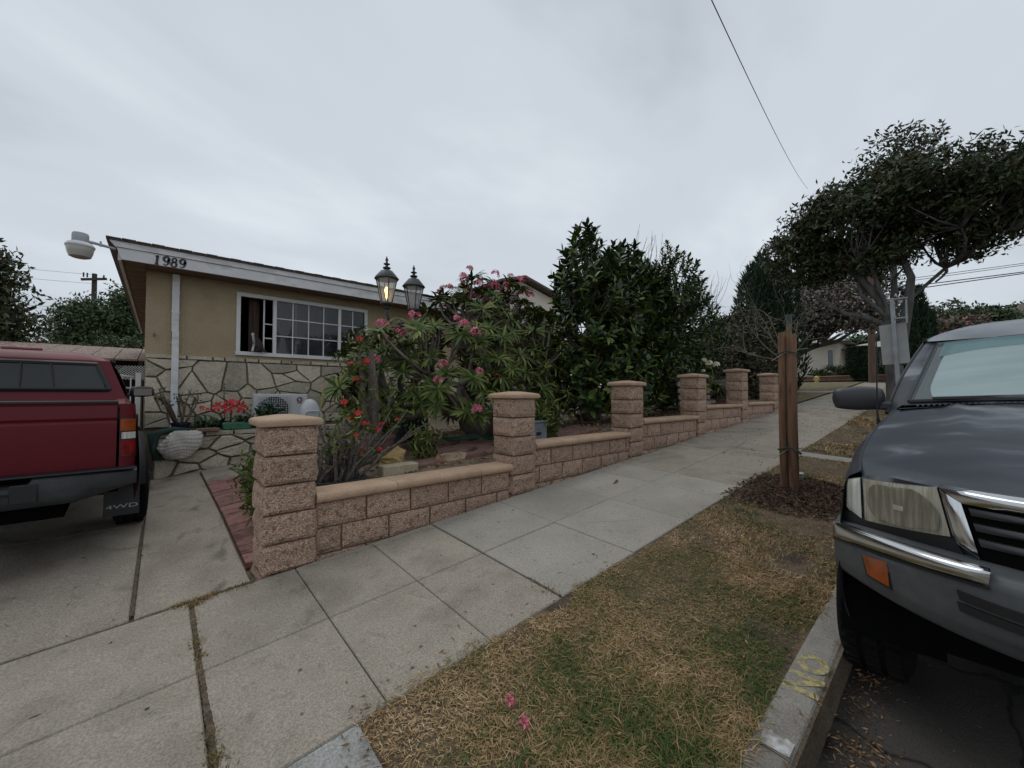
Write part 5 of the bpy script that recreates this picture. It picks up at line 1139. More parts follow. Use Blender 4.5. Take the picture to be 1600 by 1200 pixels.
crown_tree('background_shrub', (-1.3, 27, .4), [((-1.2, 27, 3.3), (1.4, 1, 1.0)), ((-2.6, 27, 2.8), (1.3, 1, .9)), ((-.2, 27, 3.0), (1, 1, 1.0))], 220, 80, .16, .08, M_mid, M_bark2, 'low bushy tree just above the carport roof beside the tan house', 15, cat='shrub', clr=.35)
# neighbor carport
cpt = thing('carport', (-1.2, 17, .3), 'low brown roofed carport with dark opening beyond the white gate', 'carport')
M_tin = mat('rusty_roof_panel', [(.12, .07, .05), (.26, .17, .13), (.3, .27, .25)], scale=4, rough=.8, stretch=(6, 1, 1))
for i in range(9): x = -4 + i * .5; MB().add([(x, 16, 2.5), (x + .48, 16, 2.5), (x + .48, 20, 3.15), (x, 20, 3.15), (x, 16, 2.55), (x + .48, 16, 2.55), (x + .48, 20, 3.2), (x, 20, 3.2)], [(0, 3, 2, 1), (4, 5, 6, 7), (0, 1, 5, 4), (1, 2, 6, 5), (2, 3, 7, 6), (3, 0, 4, 7)]).build('roof_panel', M_tin, cpt)
MB().box(-4, -.2, 19.8, 20, .2, 3.1).build('back_wall', M_dark, cpt)
for x in (-3.9, -.5): MB().box(x, x + .1, 16.1, 16.2, .2, 2.5).build('post', M_bark2, cpt)
b = MB()
for i in range(16):
    for s in (1, -1): x = -1.0 + .055 * i; b.tube([(x, 14.0, 1.9 if s > 0 else 2.25), (x + .35, 14.0, 2.25 if s > 0 else 1.9)], .006, 4)
ltc = [b.build('lattice_panel', M_white2, None)]; tag(ltc[0], 'white diagonal lattice fence panel seen past the gate', 'lattice')
# white gate
gt_ = thing('driveway_gate', (-1.7, 9.65, .25), 'white metal bar gate with gently arched top closing the driveway beside the house', 'gate')
zt = lambda x: 1.95 - .16 * ((x + 1.8) / 1.6) ** 2
b = MB(); b.tube([(-3.4 + i * .16, 9.65, zt(-3.4 + i * .16)) for i in range(20)], .018, 6); b.tube([(-3.4 + i * .16, 9.65, zt(-3.4 + i * .16) - .2) for i in range(20)], .015, 6); b.tube([(-3.4, 9.65, .42), (-.36, 9.65, .42)], .018, 6); b.build('frame', M_wframe, gt_, smooth=True)
for i in range(28): x = -3.36 + i * .11; MB().box(x - .009, x + .009, 9.64, 9.66, .42, zt(x)).build('bar', M_wframe, gt_)
MB().box(-.33, -.26, 9.62, 9.69, .25, 1.9).build('gate_post', M_wframe, gt_)
# utility pole left
M_pole = mat('dark_pole_wood', [(.035, .03, .028), (.07, .06, .055)], rough=.9, stretch=(3, 3, .3))
up1 = thing('utility_pole', (-4.02, 45, .3), 'dark wooden utility pole with crossarm beyond the carport', 'utility pole')
MB().tube([(-4.0, 45, .2), (-4.03, 45, 11.0)], [.2, .15], 8).build('pole', M_pole, up1); MB().box(-4.75, -3.3, 44.7, 44.85, 10.45, 10.62, M=Matrix.Translation((-4, 45, 10.5)) @ Matrix.Rotation(R_(-12), 4, 'Y') @ Matrix.Translation((4, -45, -10.5))).build('crossarm', M_pole, up1)
b = MB()
for x in (-4.6, -4.4, -3.5): b.tube([(x, 44.78, 10.6), (x, 44.78, 10.95)], .05, 6)
b.build('insulators', M_pole, up1); MB().tube([(-4.0, 44.8, 8.8), (-3.3, 44.8, 6.4)], .025, 4).build('guy_wire', M_pole, up1)
b = MB(); b.tube([(-4.1, 44.75, 7.2), (-4.5, 44.6, 7.35), (-5.0, 44.6, 7.35)], .05, 5); b.build('lamp_arm', M_gm, up1)
def wire(p, q, sag, r, n=24): return MB().tube([(p[0] + (q[0] - p[0]) * t, p[1] + (q[1] - p[1]) * t, p[2] + (q[2] - p[2]) * t - sag * 4 * t * (1 - t)) for t in [i / n for i in range(n + 1)]], r, 4)
for i, (dz, lab) in enumerate([(10.9, 'top thin cable running left from the wooden utility pole'), (10.2, 'second thin cable left of the wooden utility pole, just under the top one'), (8.2, 'lower cable running left from the wooden utility pole')]):
    tag(wire((-4.2, 45, dz), (-30, 49, dz + .2), .3, .012).build('cable', M_black), lab, 'cable', 'cables on the left utility pole')
# right distance: poles
up2 = thing('utility_pole', (24, 2.83, 2.0), 'brown wooden utility pole by the far corner, partly behind the street tree', 'utility pole')
MB().tube([(24, 2.83, 1.9), (24, 2.82, 9.2)], [.14, .11], 10).build('pole', mat('brown_pole_wood', [(.09, .05, .035), (.16, .10, .07)], rough=.9, stretch=(3, 3, .3)), up2, smooth=50); MB().tube([(24, 2.7, 8.4), (24, 3.6, 8.5)], .05, 5).build('crossarm', M_pole, up2)
up3 = thing('utility_pole', (24.5, 2.0, 2.0), 'thin dark pole rising through the street tree crown above its fork', 'utility pole')
MB().tube([(24.5, 2.08, 1.9), (24.5, 2.08, 8.6)], [.13, .1], 8).build('pole', M_pole, up3)
for z0, z1, lab in [(6.536, 6.81, 'uppermost thin cable crossing the sky above the grey truck'), (6.43, 6.73, 'second thin cable above the grey truck'), (6.2, 6.46, 'third cable above the grey truck, slightly thicker'), (6.05, 6.38, 'lowest and thickest cable above the grey truck')]:
    tag(wire((24.0, 2.0, z0 - .04), (31, -9.2, z0 + (z1 - z0) * 3.9), .0, .013 if z0 > 6.3 else .022).build('cable', M_black), lab, 'cable', 'cables above the grey truck')
tag(wire((24, 5.06, 11.75), (4.2, 1.75, 5.85), .25, .0065, 40).build('service_cable', M_black), 'single twisted service cable slanting down the sky to the street tree', 'cable')
# street sign seen from behind
M_galv = mat('galvanized_steel', [(.22, .24, .25), (.32, .34, .35)], rough=.5, metal=.5)
sg = thing('street_sign', (10.5, .83, zg(10.5, .83)), 'back of a square grey traffic sign on a perforated steel pole', 'sign')
MB().box(10.47, 10.53, .82, .88, 1.0, 3.36, M=Matrix.Translation((10.5, .85, 1)) @ Matrix.Rotation(R_(-2), 4, 'X') @ Matrix.Translation((-10.5, -.85, -1))).build('pole', M_galv, sg)
MB().cbox(10.535, 10.541, .725, 1.11, 2.1, 2.87, .002, M=Matrix.Translation((10.5, .9, 2.5)) @ Matrix.Rotation(R_(-3), 4, 'X') @ Matrix.Translation((-10.5, -.9, -2.5))).build('sign_panel', mat('sign_back', [(.27, .28, .27), (.33, .34, .33)], rough=.6), sg)
MB().box(10.44, 10.46, .72, .745, 2.85, 3.3).build('upper_sign', M_galv, sg)
for z in (2.95, 3.32): MB().box(10.45, 10.53, .72, .9, z, z + .025).build('bracket', M_galv, sg)
# far house and garden
M_crm = mat('cream_wall_far', [(.62, .56, .48), (.70, .64, .55)], scale=1, rough=.9)
M_brk = mat('dull_brick_far', [(.15, .075, .065), (.26, .15, .13)], scale=6, rough=.9)
fh = thing('cream_house', (34, 6, 2.2), 'single storey cream house with pale low pitched roof at the far corner', 'house')
MB().box(33.0, 40, 5.55, 9.8, 2.75, 4.95).build('wall', M_crm, fh); MB().box(35.5, 42, 1.0, 5.54, 2.6, 4.6).build('side_wall', M_gm, fh)
MB().box(32.95, 40, 5.5, 9.9, 2.2, 2.745).build('brick_base', M_brk, fh)
MB().add([(32.3, 4.9, 4.95), (32.3, 10.4, 4.95), (41, 10.4, 4.95), (41, 4.9, 4.95), (34.5, 7.6, 5.75), (39, 7.6, 5.75)], [(0, 1, 2, 3), (0, 4, 1), (1, 4, 5, 2), (2, 5, 3), (3, 5, 4, 0)]).build('roof', mat('pale_shingle_far', [(.33, .33, .31), (.42, .42, .4)], rough=.9), fh)
MB().add([(34, .5, 4.55), (34, 6.2, 4.55), (43, 6.2, 4.6), (43, .5, 4.6), (38, 3.2, 5.4)], [(0, 1, 2, 3), (0, 4, 1), (1, 4, 2), (2, 4, 3), (3, 4, 0)]).build('roof', MATS['pale_shingle_far'], fh)
w_ = MB().box(32.96, 33.0, 5.75, 6.1, 3.3, 4.5).build('window', M_wframe, fh); MB().box(32.94, 32.955, 5.8, 6.05, 3.35, 4.45).build('pane', mat('far_pane', [(.12, .13, .15)], rough=.1), w_)
MB().box(32.94, 32.98, 6.7, 7.2, 2.85, 2.95).build('vent', M_black, fh)
w_ = MB().box(35.44, 35.49, 4.6, 5.3, 3.4, 4.4).build('window', M_wframe, fh); MB().box(35.42, 35.435, 4.68, 5.22, 3.48, 4.32).build('pane', MATS['far_pane'], w_)
MB().tube([(37, 3.4, 5.2), (37, 3.4, 6.0)], .22, 8).build('chimney', M_gm, fh)
MB().box(33.9, 33.95, 3.0, 3.12, 2.6, 4.5).build('porch_post', M_wframe, fh); MB().box(33.2, 33.3, 2.3, 2.45, 2.3, 4.1).build('porch_post', M_wframe, fh)
bw = thing('low_brick_wall', (31, 5, 2.2), 'low dull brick retaining wall in front of the far cream house', 'garden wall'); MB().box(30.8, 31.05, 1.3, 9, 2.0, 2.62).build('wall', M_brk, bw); MB().box(30.75, 31.1, 1.3, 9, 2.623, 2.68).build('coping', M_cap, bw)
crown_tree('hedge', (31.6, 4.5, 2.4), [((31.7, 5.6, 2.9), (.6, 1.0, .4)), ((31.7, 3.8, 2.9), (.6, 1.3, .45)), ((31.7, 2.4, 2.9), (.6, 1.2, .45))], 150, 70, .12, .07, M_mid, M_bark2, 'low green hedge behind the far brick wall', 17, cat='hedge', clr=.2)
tp_ = thing('topiary_shrub', (29, 3.85, 2.0), 'dark clipped shrub narrowing to its stem before the far cream house', 'shrub')
g = np.random.default_rng(18); n = 9000; u = g.uniform(0, 1, n); an = g.uniform(0, 6.28, n); rr = .68 * np.clip(np.interp(u, [0, .15, .4, .7, 1], [.15, .55, .95, 1, .85]), 0, 1) * g.uniform(.85, 1, n) ; rr = np.where(u > .985, rr * np.sqrt(g.uniform(0, 1, n)), rr)
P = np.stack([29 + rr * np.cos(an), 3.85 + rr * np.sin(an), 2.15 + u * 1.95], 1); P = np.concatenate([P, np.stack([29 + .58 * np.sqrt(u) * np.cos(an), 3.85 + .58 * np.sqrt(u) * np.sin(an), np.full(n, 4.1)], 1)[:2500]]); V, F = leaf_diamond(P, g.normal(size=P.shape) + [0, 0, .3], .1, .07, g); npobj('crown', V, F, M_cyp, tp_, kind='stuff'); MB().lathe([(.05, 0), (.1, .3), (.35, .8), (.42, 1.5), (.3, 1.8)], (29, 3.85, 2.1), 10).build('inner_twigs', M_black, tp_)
hd = thing('fire_hydrant', (24, 4.86, 2.05), 'small yellow fire hydrant on the dry verge before the far brick wall', 'hydrant', scale=.68)
M_hy = mat('yellow_hydrant_paint', [(.55, .42, .12)], rough=.6)
MB().lathe([(.17, 0), (.17, .05), (.11, .07), (.11, .42), (.14, .44), (.14, .48), (.1, .56), (.03, .6)], (24, 4.86, 2.02), 12).build('barrel', M_hy, hd, smooth=40)
MB().tube([(24, 4.68, 2.36), (24, 5.04, 2.36)], .06, 8).build('outlets', M_hy, hd); MB().tube([(23.8, 4.86, 2.33), (24, 4.86, 2.33)], .07, 8).build('outlet', M_hy, hd)
# lawns beyond the wall
for (x0, x1, y0, y1, m_, nm) in [(11.75, 17.5, 3.2, 9, M_lawn, 'lawn'), (18.3, 24.5, 3.2, 14, M_lawn, 'lawn'), (17.5, 18.3, 3.14, 9, M_conc2, 'garden_path'), (24.5, 26.0, 3.14, 12, M_conc2, 'cross_sidewalk'), (26, 30.7, -8, 16, M_lawn, 'corner_verge')]:
    MB().grid(lambda u, v: (x0 + u * (x1 - x0), y0 + v * (y1 - y0), max(base(x0 + u * (x1 - x0)) + .02 + .01 * min(v * (y1 - y0), 20), 0)), 10, 10).build(nm, m_, kind='structure')
b = MB().grid(lambda u, v: (24.5 + 1.5 * u, .5 + v * 2.65, base(24.5 + 1.5 * u) + .008), 3, 4); b.build('corner_pavement', M_conc2, kind='structure')
# neighbour gable house behind plumeria
nh = thing('gabled_house', (16, 17, 1.0), 'pale house gable with brown tile roof peeking above the plumeria', 'house')
MB().add([(13.4, 16, 1), (19.5, 16, 1), (19.5, 16, 6.65), (14.7, 16, 7.7), (13.4, 16, 7.3), (13.4, 22, 1), (19.5, 22, 1), (19.5, 22, 6.65), (14.7, 22, 7.7), (13.4, 22, 7.3)], [(0, 1, 2, 3, 4), (9, 8, 7, 6, 5), (0, 4, 9, 5), (1, 6, 7, 2)]).build('wall', M_crm, nh)
MB().add([(14.6, 15.5, 7.8), (20.2, 15.5, 6.6), (20.2, 22.5, 6.6), (14.6, 22.5, 7.8), (14.6, 15.5, 7.92), (20.2, 15.5, 6.72), (20.2, 22.5, 6.72), (14.6, 22.5, 7.92)], [(0, 3, 2, 1), (4, 5, 6, 7), (0, 1, 5, 4), (1, 2, 6, 5), (2, 3, 7, 6), (3, 0, 4, 7)]).build('roof', M_shingle, nh)
MB().add([(12.9, 15.5, 7.3), (14.6, 15.5, 7.8), (14.6, 22.5, 7.8), (12.9, 22.5, 7.3), (12.9, 15.5, 7.42), (14.6, 15.5, 7.92), (14.6, 22.5, 7.92), (12.9, 22.5, 7.42)], [(0, 3, 2, 1), (4, 5, 6, 7), (0, 1, 5, 4), (2, 3, 7, 6), (3, 0, 4, 7)]).build('roof', M_shingle, nh)
MB().tube([(16.2, 17, 7.6), (16.2, 17, 8.2)], .07, 8).build('vent_pipe', M_gm, nh)
# pink bush, green trees and hill on the right horizon
M_pkb = leafmat('pink_bush_leaf', [(.03, .05, .02), (.06, .08, .03), (.16, .08, .07), (.34, .16, .17)], isl=.85)
crown_tree('crape_myrtle', (45, .6, 2.5), [((45, .7, 5.5), (2, 2.4, 1.9)), ((46, -.8, 5.3), (2, 1.6, 1.4)), ((44, 1.5, 4.8), (1.6, 1.0, 2.0))], 330, 70, .28, .16, M_pkb, M_bark2, 'broad bush tree with dull pink blossom above the grey truck', 22, clr=.45)
crown_tree('background_tree', (62, 1.5, 3), [((62, 1.2, 9.0), (2.5, 2.4, 2.2)), ((64, -1.6, 8.3), (2.5, 2.4, 1.9)), ((60, 2.5, 7), (2, 1.5, 2)), ((62, 0, 6), (2, 4, 2))], 300, 70, .4, .2, M_mid, M_bark2, 'rounded green tree behind the pink blossomed bush tree', 23, clr=.6)
crown_tree('background_tree', (52, 5.0, 3), [((52, 5.2, 5.6), (2.5, 3.5, 1.8)), ((50, 2.9, 5.2), (2, 1.5, 1.6))], 260, 70, .35, .18, M_mid, M_bark2, 'dark green tree behind the far cream house roof', 24, clr=.6)
crown_tree('background_tree', (26.5, 2.25, 2), [((27, 3.9, 7.4), (1.6, 1.5, 1.3)), ((27, 5.0, 6.0), (1.4, 1.0, 1.2))], 150, 70, .22, .09, M_leafS, M_bark2, 'dark tree filling the gap behind the street tree and the brown utility pole', 25, trunk=[((26.6, 2.3, 3.6), .14), ((27, 3.2, 5.4), .1)], clr=.4)
b = MB()
def hz(x, y): r_ = math.hypot(x - 290, (y + 30) * .9); return -4 + 44 * math.exp(-(r_ / 95) ** 2 * (1.0)) + 2.2 * nz(x, y, .03) + 1.0 * nz(x, y, .1)
b.grid(lambda u, v: (170 + u * 260, -160 + v * 260, hz(170 + u * 260, -160 + v * 260)), 60, 60); b.build('hill', M_hill, kind='structure', smooth=True)
g = np.random.default_rng(30); n = 1500; P = np.stack([g.uniform(175, 300, n), g.uniform(-70, 40, n)], 1); P = np.concatenate([P, np.zeros((n, 1))], 1); P[:, 2] = [hz(x, y) + .3 for x, y in P[:, :2]]
rep = np.repeat(P, 22, 0) + g.normal(size=(n * 22, 3)) * [1.3, 1.3, .8]; V, F = leaf_diamond(rep, g.normal(size=rep.shape), 1.3, .9, g); npobj('hill_scrub', V, F, M_mid, kind='stuff')
hb = thing('hilltop_building', (250, -12, 38), 'long pale flat roofed building strung along the hilltop', 'building')
for i in range(6): y = -34 + i * 5.2; zz = hz(262, y); MB().box(260, 268, y, y + 4.4, zz - 3, zz + 2.2 + (i % 2) * .5).build('block_wing', mat('hill_wall', [(.26, .23, .2), (.34, .3, .27)], rough=.9), hb)
for i, (y, h) in enumerate([(-3.6, 5.5), (-4.9, 5), (-6.3, 5.8), (-7.6, 5.0), (-8.9, 5.4)]):
    zz = hz(250, y); t = thing('palm_tree', (250, y, zz), ['first', 'second', 'third', 'fourth', 'fifth'][i] + ' palm from the left in the hilltop palm row', 'tree', 'palms on the hilltop')
    MB().tube([(250, y, zz - 1), (250, y, zz + h)], .28, 5).build('trunk', M_bark2, t); d = rsph(g, 26); d[:, 2] = d[:, 2] * .5; V, F = leaf_diamond(np.repeat([[250, y, zz + h]], 26, 0), d, 2.2, .5, g); npobj('crown', V, F, M_cyp, t, kind='stuff')
# ------------------------------------------------------------------ security lamp on the roof corner
M_lamp = mat('lamp_grey', [(.30, .32, .34), (.38, .40, .42)], rough=.5, metal=.2); M_lens = mat('dusty_lens', [(.36, .34, .30), (.46, .44, .40)], scale=3, rough=.35, trans=.0)
fl_ = thing('security_lamp', (-.945, 8.6, 3.7), 'grey round security lamp with dusty plastic shade on an arm at the roof corner', 'lamp')
cx_, cy_, cz_ = -.915, 8.5, 3.62
MB().lathe([(.085, .155), (.09, .17), (.09, .26), (.082, .285), (.02, .295)], (cx_, cy_, cz_ - .04), 20).build('housing', M_lamp, fl_, smooth=35)
MB().lathe([(.155, .08), (.158, .1), (.13, .14), (.09, .158), (.085, .158)], (cx_, cy_, cz_ - .04), 24).build('rim', M_white2, fl_, smooth=35)
MB().lathe([(.08, -.075), (.115, -.06), (.135, 0), (.15, .08), (.148, .085), (.01, .085)], (cx_, cy_, cz_ - .04), 24).build('shade', M_lens, fl_, smooth=35)
MB().tube([(cx_ + .06, cy_, cz_ + .14), (-.78, 8.52, 3.765), (-.56, 8.6, 3.75)], [.03, .022, .018], 10).build('arm', M_lamp, fl_, smooth=35)
MB().tube([(-.71, 8.53, 3.73), (-.71, 8.53, 3.81)], .012, 6).build('bolt', M_lamp, fl_)
# ------------------------------------------------------------------ cat on the window sill
M_cat = bpy.data.materials.new('tabby_and_white_fur'); M_cat.use_nodes = True
t_ = M_cat.node_tree; N = t_.nodes; L_ = t_.links; B_ = N['Principled BSDF']; B_.inputs['Roughness'].default_value = .95
tc0 = N.new('ShaderNodeTexCoord'); sp_ = N.new('ShaderNodeSeparateXYZ'); L_.new(tc0.outputs['Object'], sp_.inputs[0])
wv = N.new('ShaderNodeTexWave'); wv.inputs['Scale'].default_value = 14; wv.inputs['Distortion'].default_value = 6; L_.new(tc0.outputs['Object'], wv.inputs[0])
rr_ = N.new('ShaderNodeValToRGB'); rr_.color_ramp.elements[0].color = (.012, .010, .008, 1); rr_.color_ramp.elements[1].color = (.06, .05, .04, 1); L_.new(wv.outputs[0], rr_.inputs[0])
# white bib: front (-x) lower part
m1 = N.new('ShaderNodeMath'); m1.operation = 'MULTIPLY_ADD'; L_.new(sp_.outputs[0], m1.inputs[0]); m1.inputs[1].default_value = -26; m1.inputs[2].default_value = -.55
m2 = N.new('ShaderNodeMath'); m2.operation = 'MULTIPLY_ADD'; L_.new(sp_.outputs[2], m2.inputs[0]); m2.inputs[1].default_value = -1.2; L_.new(m1.outputs[0], m2.inputs[2]); m2.use_clamp = True
mm = N.new('ShaderNodeMix'); mm.data_type = 'RGBA'; L_.new(m2.outputs[0], mm.inputs[0]); L_.new(rr_.outputs[0], mm.inputs[6]); mm.inputs[7].default_value = (.62, .6, .58, 1); L_.new(mm.outputs[2], B_.inputs['Base Color'])
ct_ = thing('cat', (1.38, 9.02, 2.335), 'tabby and white cat sitting on the window sill in the open window', 'cat', scale=1.12)
verts = [(.05, 0, .07), (.03, 0, .14), (-.0, 0, .2), (-.035, 0, .255), (-.05, 0, .305), (-.085, 0, .295), (-.03, .02, .12), (-.055, .025, .05), (-.06, .025, .005), (-.03, -.02, .12), (-.055, -.025, .05), (-.06, -.025, .005), (.02, .04, .04), (-.02, .045, .012), (.02, -.04, .04), (-.02, -.045, .012), (.1, 0, .03), (.14, -.03, .012), (.12, -.07, .01)]
edges = [(0, 1), (1, 2), (2, 3), (3, 4), (4, 5), (2, 6), (6, 7), (7, 8), (2, 9), (9, 10), (10, 11), (0, 12), (12, 13), (0, 14), (14, 15), (0, 16), (16, 17), (17, 18)]
rad = [.07, .068, .055, .042, .048, .024, .025, .018, .017, .025, .018, .017, .045, .018, .045, .018, .022, .015, .01]
me = bpy.data.meshes.new('cat_body'); me.from_pydata(verts, edges, []); cb_ = link('body', me, M_cat, ct_); md = cb_.modifiers.new('skin', 'SKIN'); me.skin_vertices.new() if not me.skin_vertices else None
for i, r in enumerate(rad): me.skin_vertices[0].data[i].radius = (r, r)
me.skin_vertices[0].data[0].use_root = True; ss = cb_.modifiers.new('sub', 'SUBSURF'); ss.levels = 2; ss.render_levels = 2
for s in (-1, 1): MB().add([(-.055, s * .012, .34), (-.035, s * .042, .33), (-.03, s * .02, .335), (-.045, s * .036, .385)], [(0, 1, 3), (1, 2, 3), (2, 0, 3), (0, 2, 1)]).build('ear', MATS.get('x') or mat('dark_fur', [(.05, .04, .035)], rough=.95), ct_, rel=False)
for s in (-1, 1): b = MB(); blob(b, (-.094, s * .018, .315), (.007, .007, .007), 8, 6, 0, 1); b.build('eye', M_black, ct_, rel=False)
b = MB(); blob(b, (-.112, 0, .298), (.006, .007, .005), 8, 6, 0, 1); b.build('nose', M_lred, ct_, rel=False)
# ------------------------------------------------------------------ pickup trucks
M_tyre = mat('tyre_rubber', [(.006, .006, .006), (.014, .0135, .013)], rough=.95, bump=.3, spec=.15)
M_chrome = mat('worn_chrome', [(.55, .56, .57), (.66, .67, .68)], rough=.16, metal=1., scale=6)
M_trim = mat('faded_grey_bumper', [(.055, .06, .063), (.085, .09, .094)], scale=4, rough=.55, speck=.1, sscale=25)
M_gbar = mat('grille_bar_plastic', [(.03, .032, .036)], rough=.35)
M_under = mat('underbody_shade_black', [(.006, .006, .006)], rough=1., spec=.0)  # deep shade below the truck put into the colour, no sheen
M_trimd = mat('black_trim', [(.012, .012, .013)], rough=.5)
M_glassd = mat('dark_car_glass', [(.008, .010, .011)], rough=.05, spec=.9)
M_amber = mat('amber_lens', [(.20, .04, .008), (.33, .065, .010)], rough=.2, scale=20, coat=.6)
M_redl = mat('red_lens', [(.11, .004, .006), (.26, .008, .01)], rough=.2, scale=20, coat=.6)
M_clear = mat('clear_ribbed_lens', [(.34, .33, .29), (.62, .62, .58)], rough=.2, scale=3, stretch=(1, 30, 1), coat=.8)
M_head = mat('yellowed_headlight_lens', [(.28, .262, .19), (.36, .34, .265), (.44, .425, .35)], scale=1.1, rough=.2, stretch=(6, 130, 5), coat=.9, bump=.4, bscale=1.2)
M_refl = mat('headlight_reflector', [(.13, .12, .085), (.18, .165, .12), (.27, .25, .19)], scale=1.1, rough=.2, coat=.9, stretch=(8, 90, 7), bump=.5, bscale=1.2)
def truck(loc, rot, paint, nm, label, sc, roofp=None, plate=True, tyrey=.85, trim=M_trim):
    T = thing(nm, loc, label, 'pickup truck', rot=rot, scale=sc)
    def bd(b, name, m, p=None, smooth=40, **k): return b.build(name, m, p or T, rel=False, smooth=smooth, **k)
    AX, RX = 0.0, -2.95
    def zlow(x):
        z = .43
        for a in (AX, RX):
            d = abs(x - a)
            if d < .43: z = max(z, .37 + math.sqrt(.43 ** 2 - d * d))
        return z
    def ztop(x):
        if x > -.62: return 1.046 + .134 * (max(0, .5 - x) / 1.12) ** 1.7
        if x > -2.32: return 1.155
        return 1.165
    prof = [(0, .79), (.12, .812), (.35, .818), (.62, .808), (.80, .797), (.93, .772), (1.0, .716)]
    yg = lambda x: .712 + .048 * math.sin(math.pi * min(1, max(0, (x + .6) / 1.12)))
    hb0 = lambda y: .795 - .42 * (abs(y) / .81) ** 2.6
    def pw(t):
        for (a, w0), (b2, w1) in zip(prof, prof[1:]):
            if t <= b2: return w0 + (w1 - w0) * (t - a) / (b2 - a)
        return prof[-1][1]
    def plan(x): return 1 - .018 * max(0, (x + .1) / .52) ** 2 if x > -.1 else 1
    def pt(x, t, s):
        zl = zlow(x); zt_ = ztop(x); ref = .43; z = zl + (zt_ - zl) * t; tt = (z - ref) / (zt_ - ref)
        y = pw(min(1, max(0, tt))) * plan(x)
        if x > -2.3 and x < -.62 and tt > .9: y += .01
        if x > -.62: y += (yg(x) - .716 * plan(x)) * sstep(.82, 1, tt)
        if x > .455: x = hb0(y) - .010
        return (x, s * y, z)
    XS = sorted(set([.42, .44, .46] + [AX + .43 * math.cos(a * math.pi / 14) for a in range(15)] + [RX + .43 * math.cos(a * math.pi / 14) for a in range(15)] + [-.55, -.62, -1.0, -1.5, -2.0, -2.30, -2.34, -2.45, -3.6, -3.9, -4.05]))
    TS = [0, .06, .15, .3, .45, .6, .72, .82, .9, .95, .98, 1.0]
    for s in (-1, 1):
        for (xa, xb, name) in ((-.6, .46, 'front_fender'), (-2.32, -.62, 'door'), (-4.06, -2.34, 'bed_side')):
            xs = [x for x in XS if xa - .02 <= x <= xb]; b = MB()
            b.v = [pt(x, t, s) for x in xs for t in TS]; m = len(TS)
            b.f = [((i * m + j, (i + 1) * m + j, (i + 1) * m + j + 1, i * m + j + 1) if s < 0 else (i * m + j + 1, (i + 1) * m + j + 1, (i + 1) * m + j, i * m + j)) for i in range(len(xs) - 1) for j in range(m - 1)]
            o = bd(b, name, paint, smooth=50)
            if name == 'door': bd(MB().cbox(-1.75, -1.58, s * .83 - .012, s * .83 + .012, .93, .97, .004), 'handle', M_trimd, o)
    # dark inner shell, chassis with low boxes added to block light, bed
    bd(MB().box(-4.0, .42, -.70, .70, .50, .95).box(-2.3, -.6, -.74, .74, .43, 1.1).box(-3.9, .30, -.42, .42, .34, .6).box(.40, .55, -.60, .60, .47, .8), 'chassis', M_under, smooth=False)
    for x in (AX, RX):
        for s in (-1, 1):
            b = MB(); n = 14
            for i in range(n + 1):
                a = math.pi * i / n; b.v += [(x + .43 * math.cos(a), s * .80, .37 + .43 * math.sin(a)), (x + .43 * math.cos(a), s * .5, .37 + .43 * math.sin(a))]
            b.f = [(2 * i, 2 * i + 1, 2 * i + 3, 2 * i + 2) for i in range(n)]; bd(b, 'wheel_well', M_under)
            fy = .05 if x < -1 else .012; b = MB(); pr_ = [(.425, .79), (.42, .815 + fy), (.44, .823 + fy), (.49, .812 + fy * .7), (.51, .808)]
            for i in range(n + 5):
                a = (.12 + (math.pi - .24) * i / (n + 4)) if x < -1 else (.75 + (math.pi - .6) * i / (n + 4))
                for r_, y in pr_: b.v.append((x + r_ * math.cos(a), s * y, .37 + r_ * math.sin(a)))
            m = len(pr_); b.f = [((i * m + j, (i + 1) * m + j, (i + 1) * m + j + 1, i * m + j + 1) if s < 0 else (i * m + j + 1, (i + 1) * m + j + 1, (i + 1) * m + j, i * m + j)) for i in range(n + 4) for j in range(m - 1)]
            bd(b, 'wheel_flare', M_trimd if x < -1 else trim)
            # wheel
            Mx = Matrix.Translation((x - (.05 if x == 0 else 0), s * (tyrey - .12), .365)) @ Matrix.Rotation(R_(90), 4, 'X') @ Matrix.Diagonal((.955, .955, 1, 1))
            b = MB(); b.lathe([(.20, -.11), (.27, -.122), (.335, -.115), (.36, -.095), (.368, -.06), (.368, .06), (.36, .095), (.335, .115), (.27, .122), (.20, .11)], (0, 0, 0), 40, M=Mx)
            for k in range(40):
                a = 2 * math.pi * k / 40
                for yy in (-.07, 0, .07): b.box(-.018, .018, -.012, .012, yy - .024, yy + .024, M=Mx @ Matrix.Rotation(a + (.08 if yy == 0 else 0), 4, 'Z') @ Matrix.Translation((0, .372, 0)))
            w = bd(b, 'wheel', M_tyre); bd(MB().lathe([(.02, -s * -.06), (.09, s * -.07), (.15, s * -.04), (.19, s * -.09), (.205, s * -.1), (.205, s * -.06)][::1], (0, 0, 0), 24, M=Mx), 'rim', M_lamp, w)
    bd(MB().box(-4.0, -2.4, -.66, .66, .68, .72), 'bed_floor', M_trimd, smooth=False)
    for s in (-1, 1): bd(MB().cbox(-4.05, -2.36, min(s * .66, s * .735), max(s * .66, s * .735), 1.13, 1.172, .01), 'bed_rail', paint)
    bd(MB().cbox(-2.4, -2.33, -.70, .70, .6, 1.15, .008), 'bed_front', M_trimd)  # blackened to put the bed's inner shade into the colour
    # hood
    hb_ = lambda y: (.795 - .42 * (abs(y) / .81) ** 2.6)
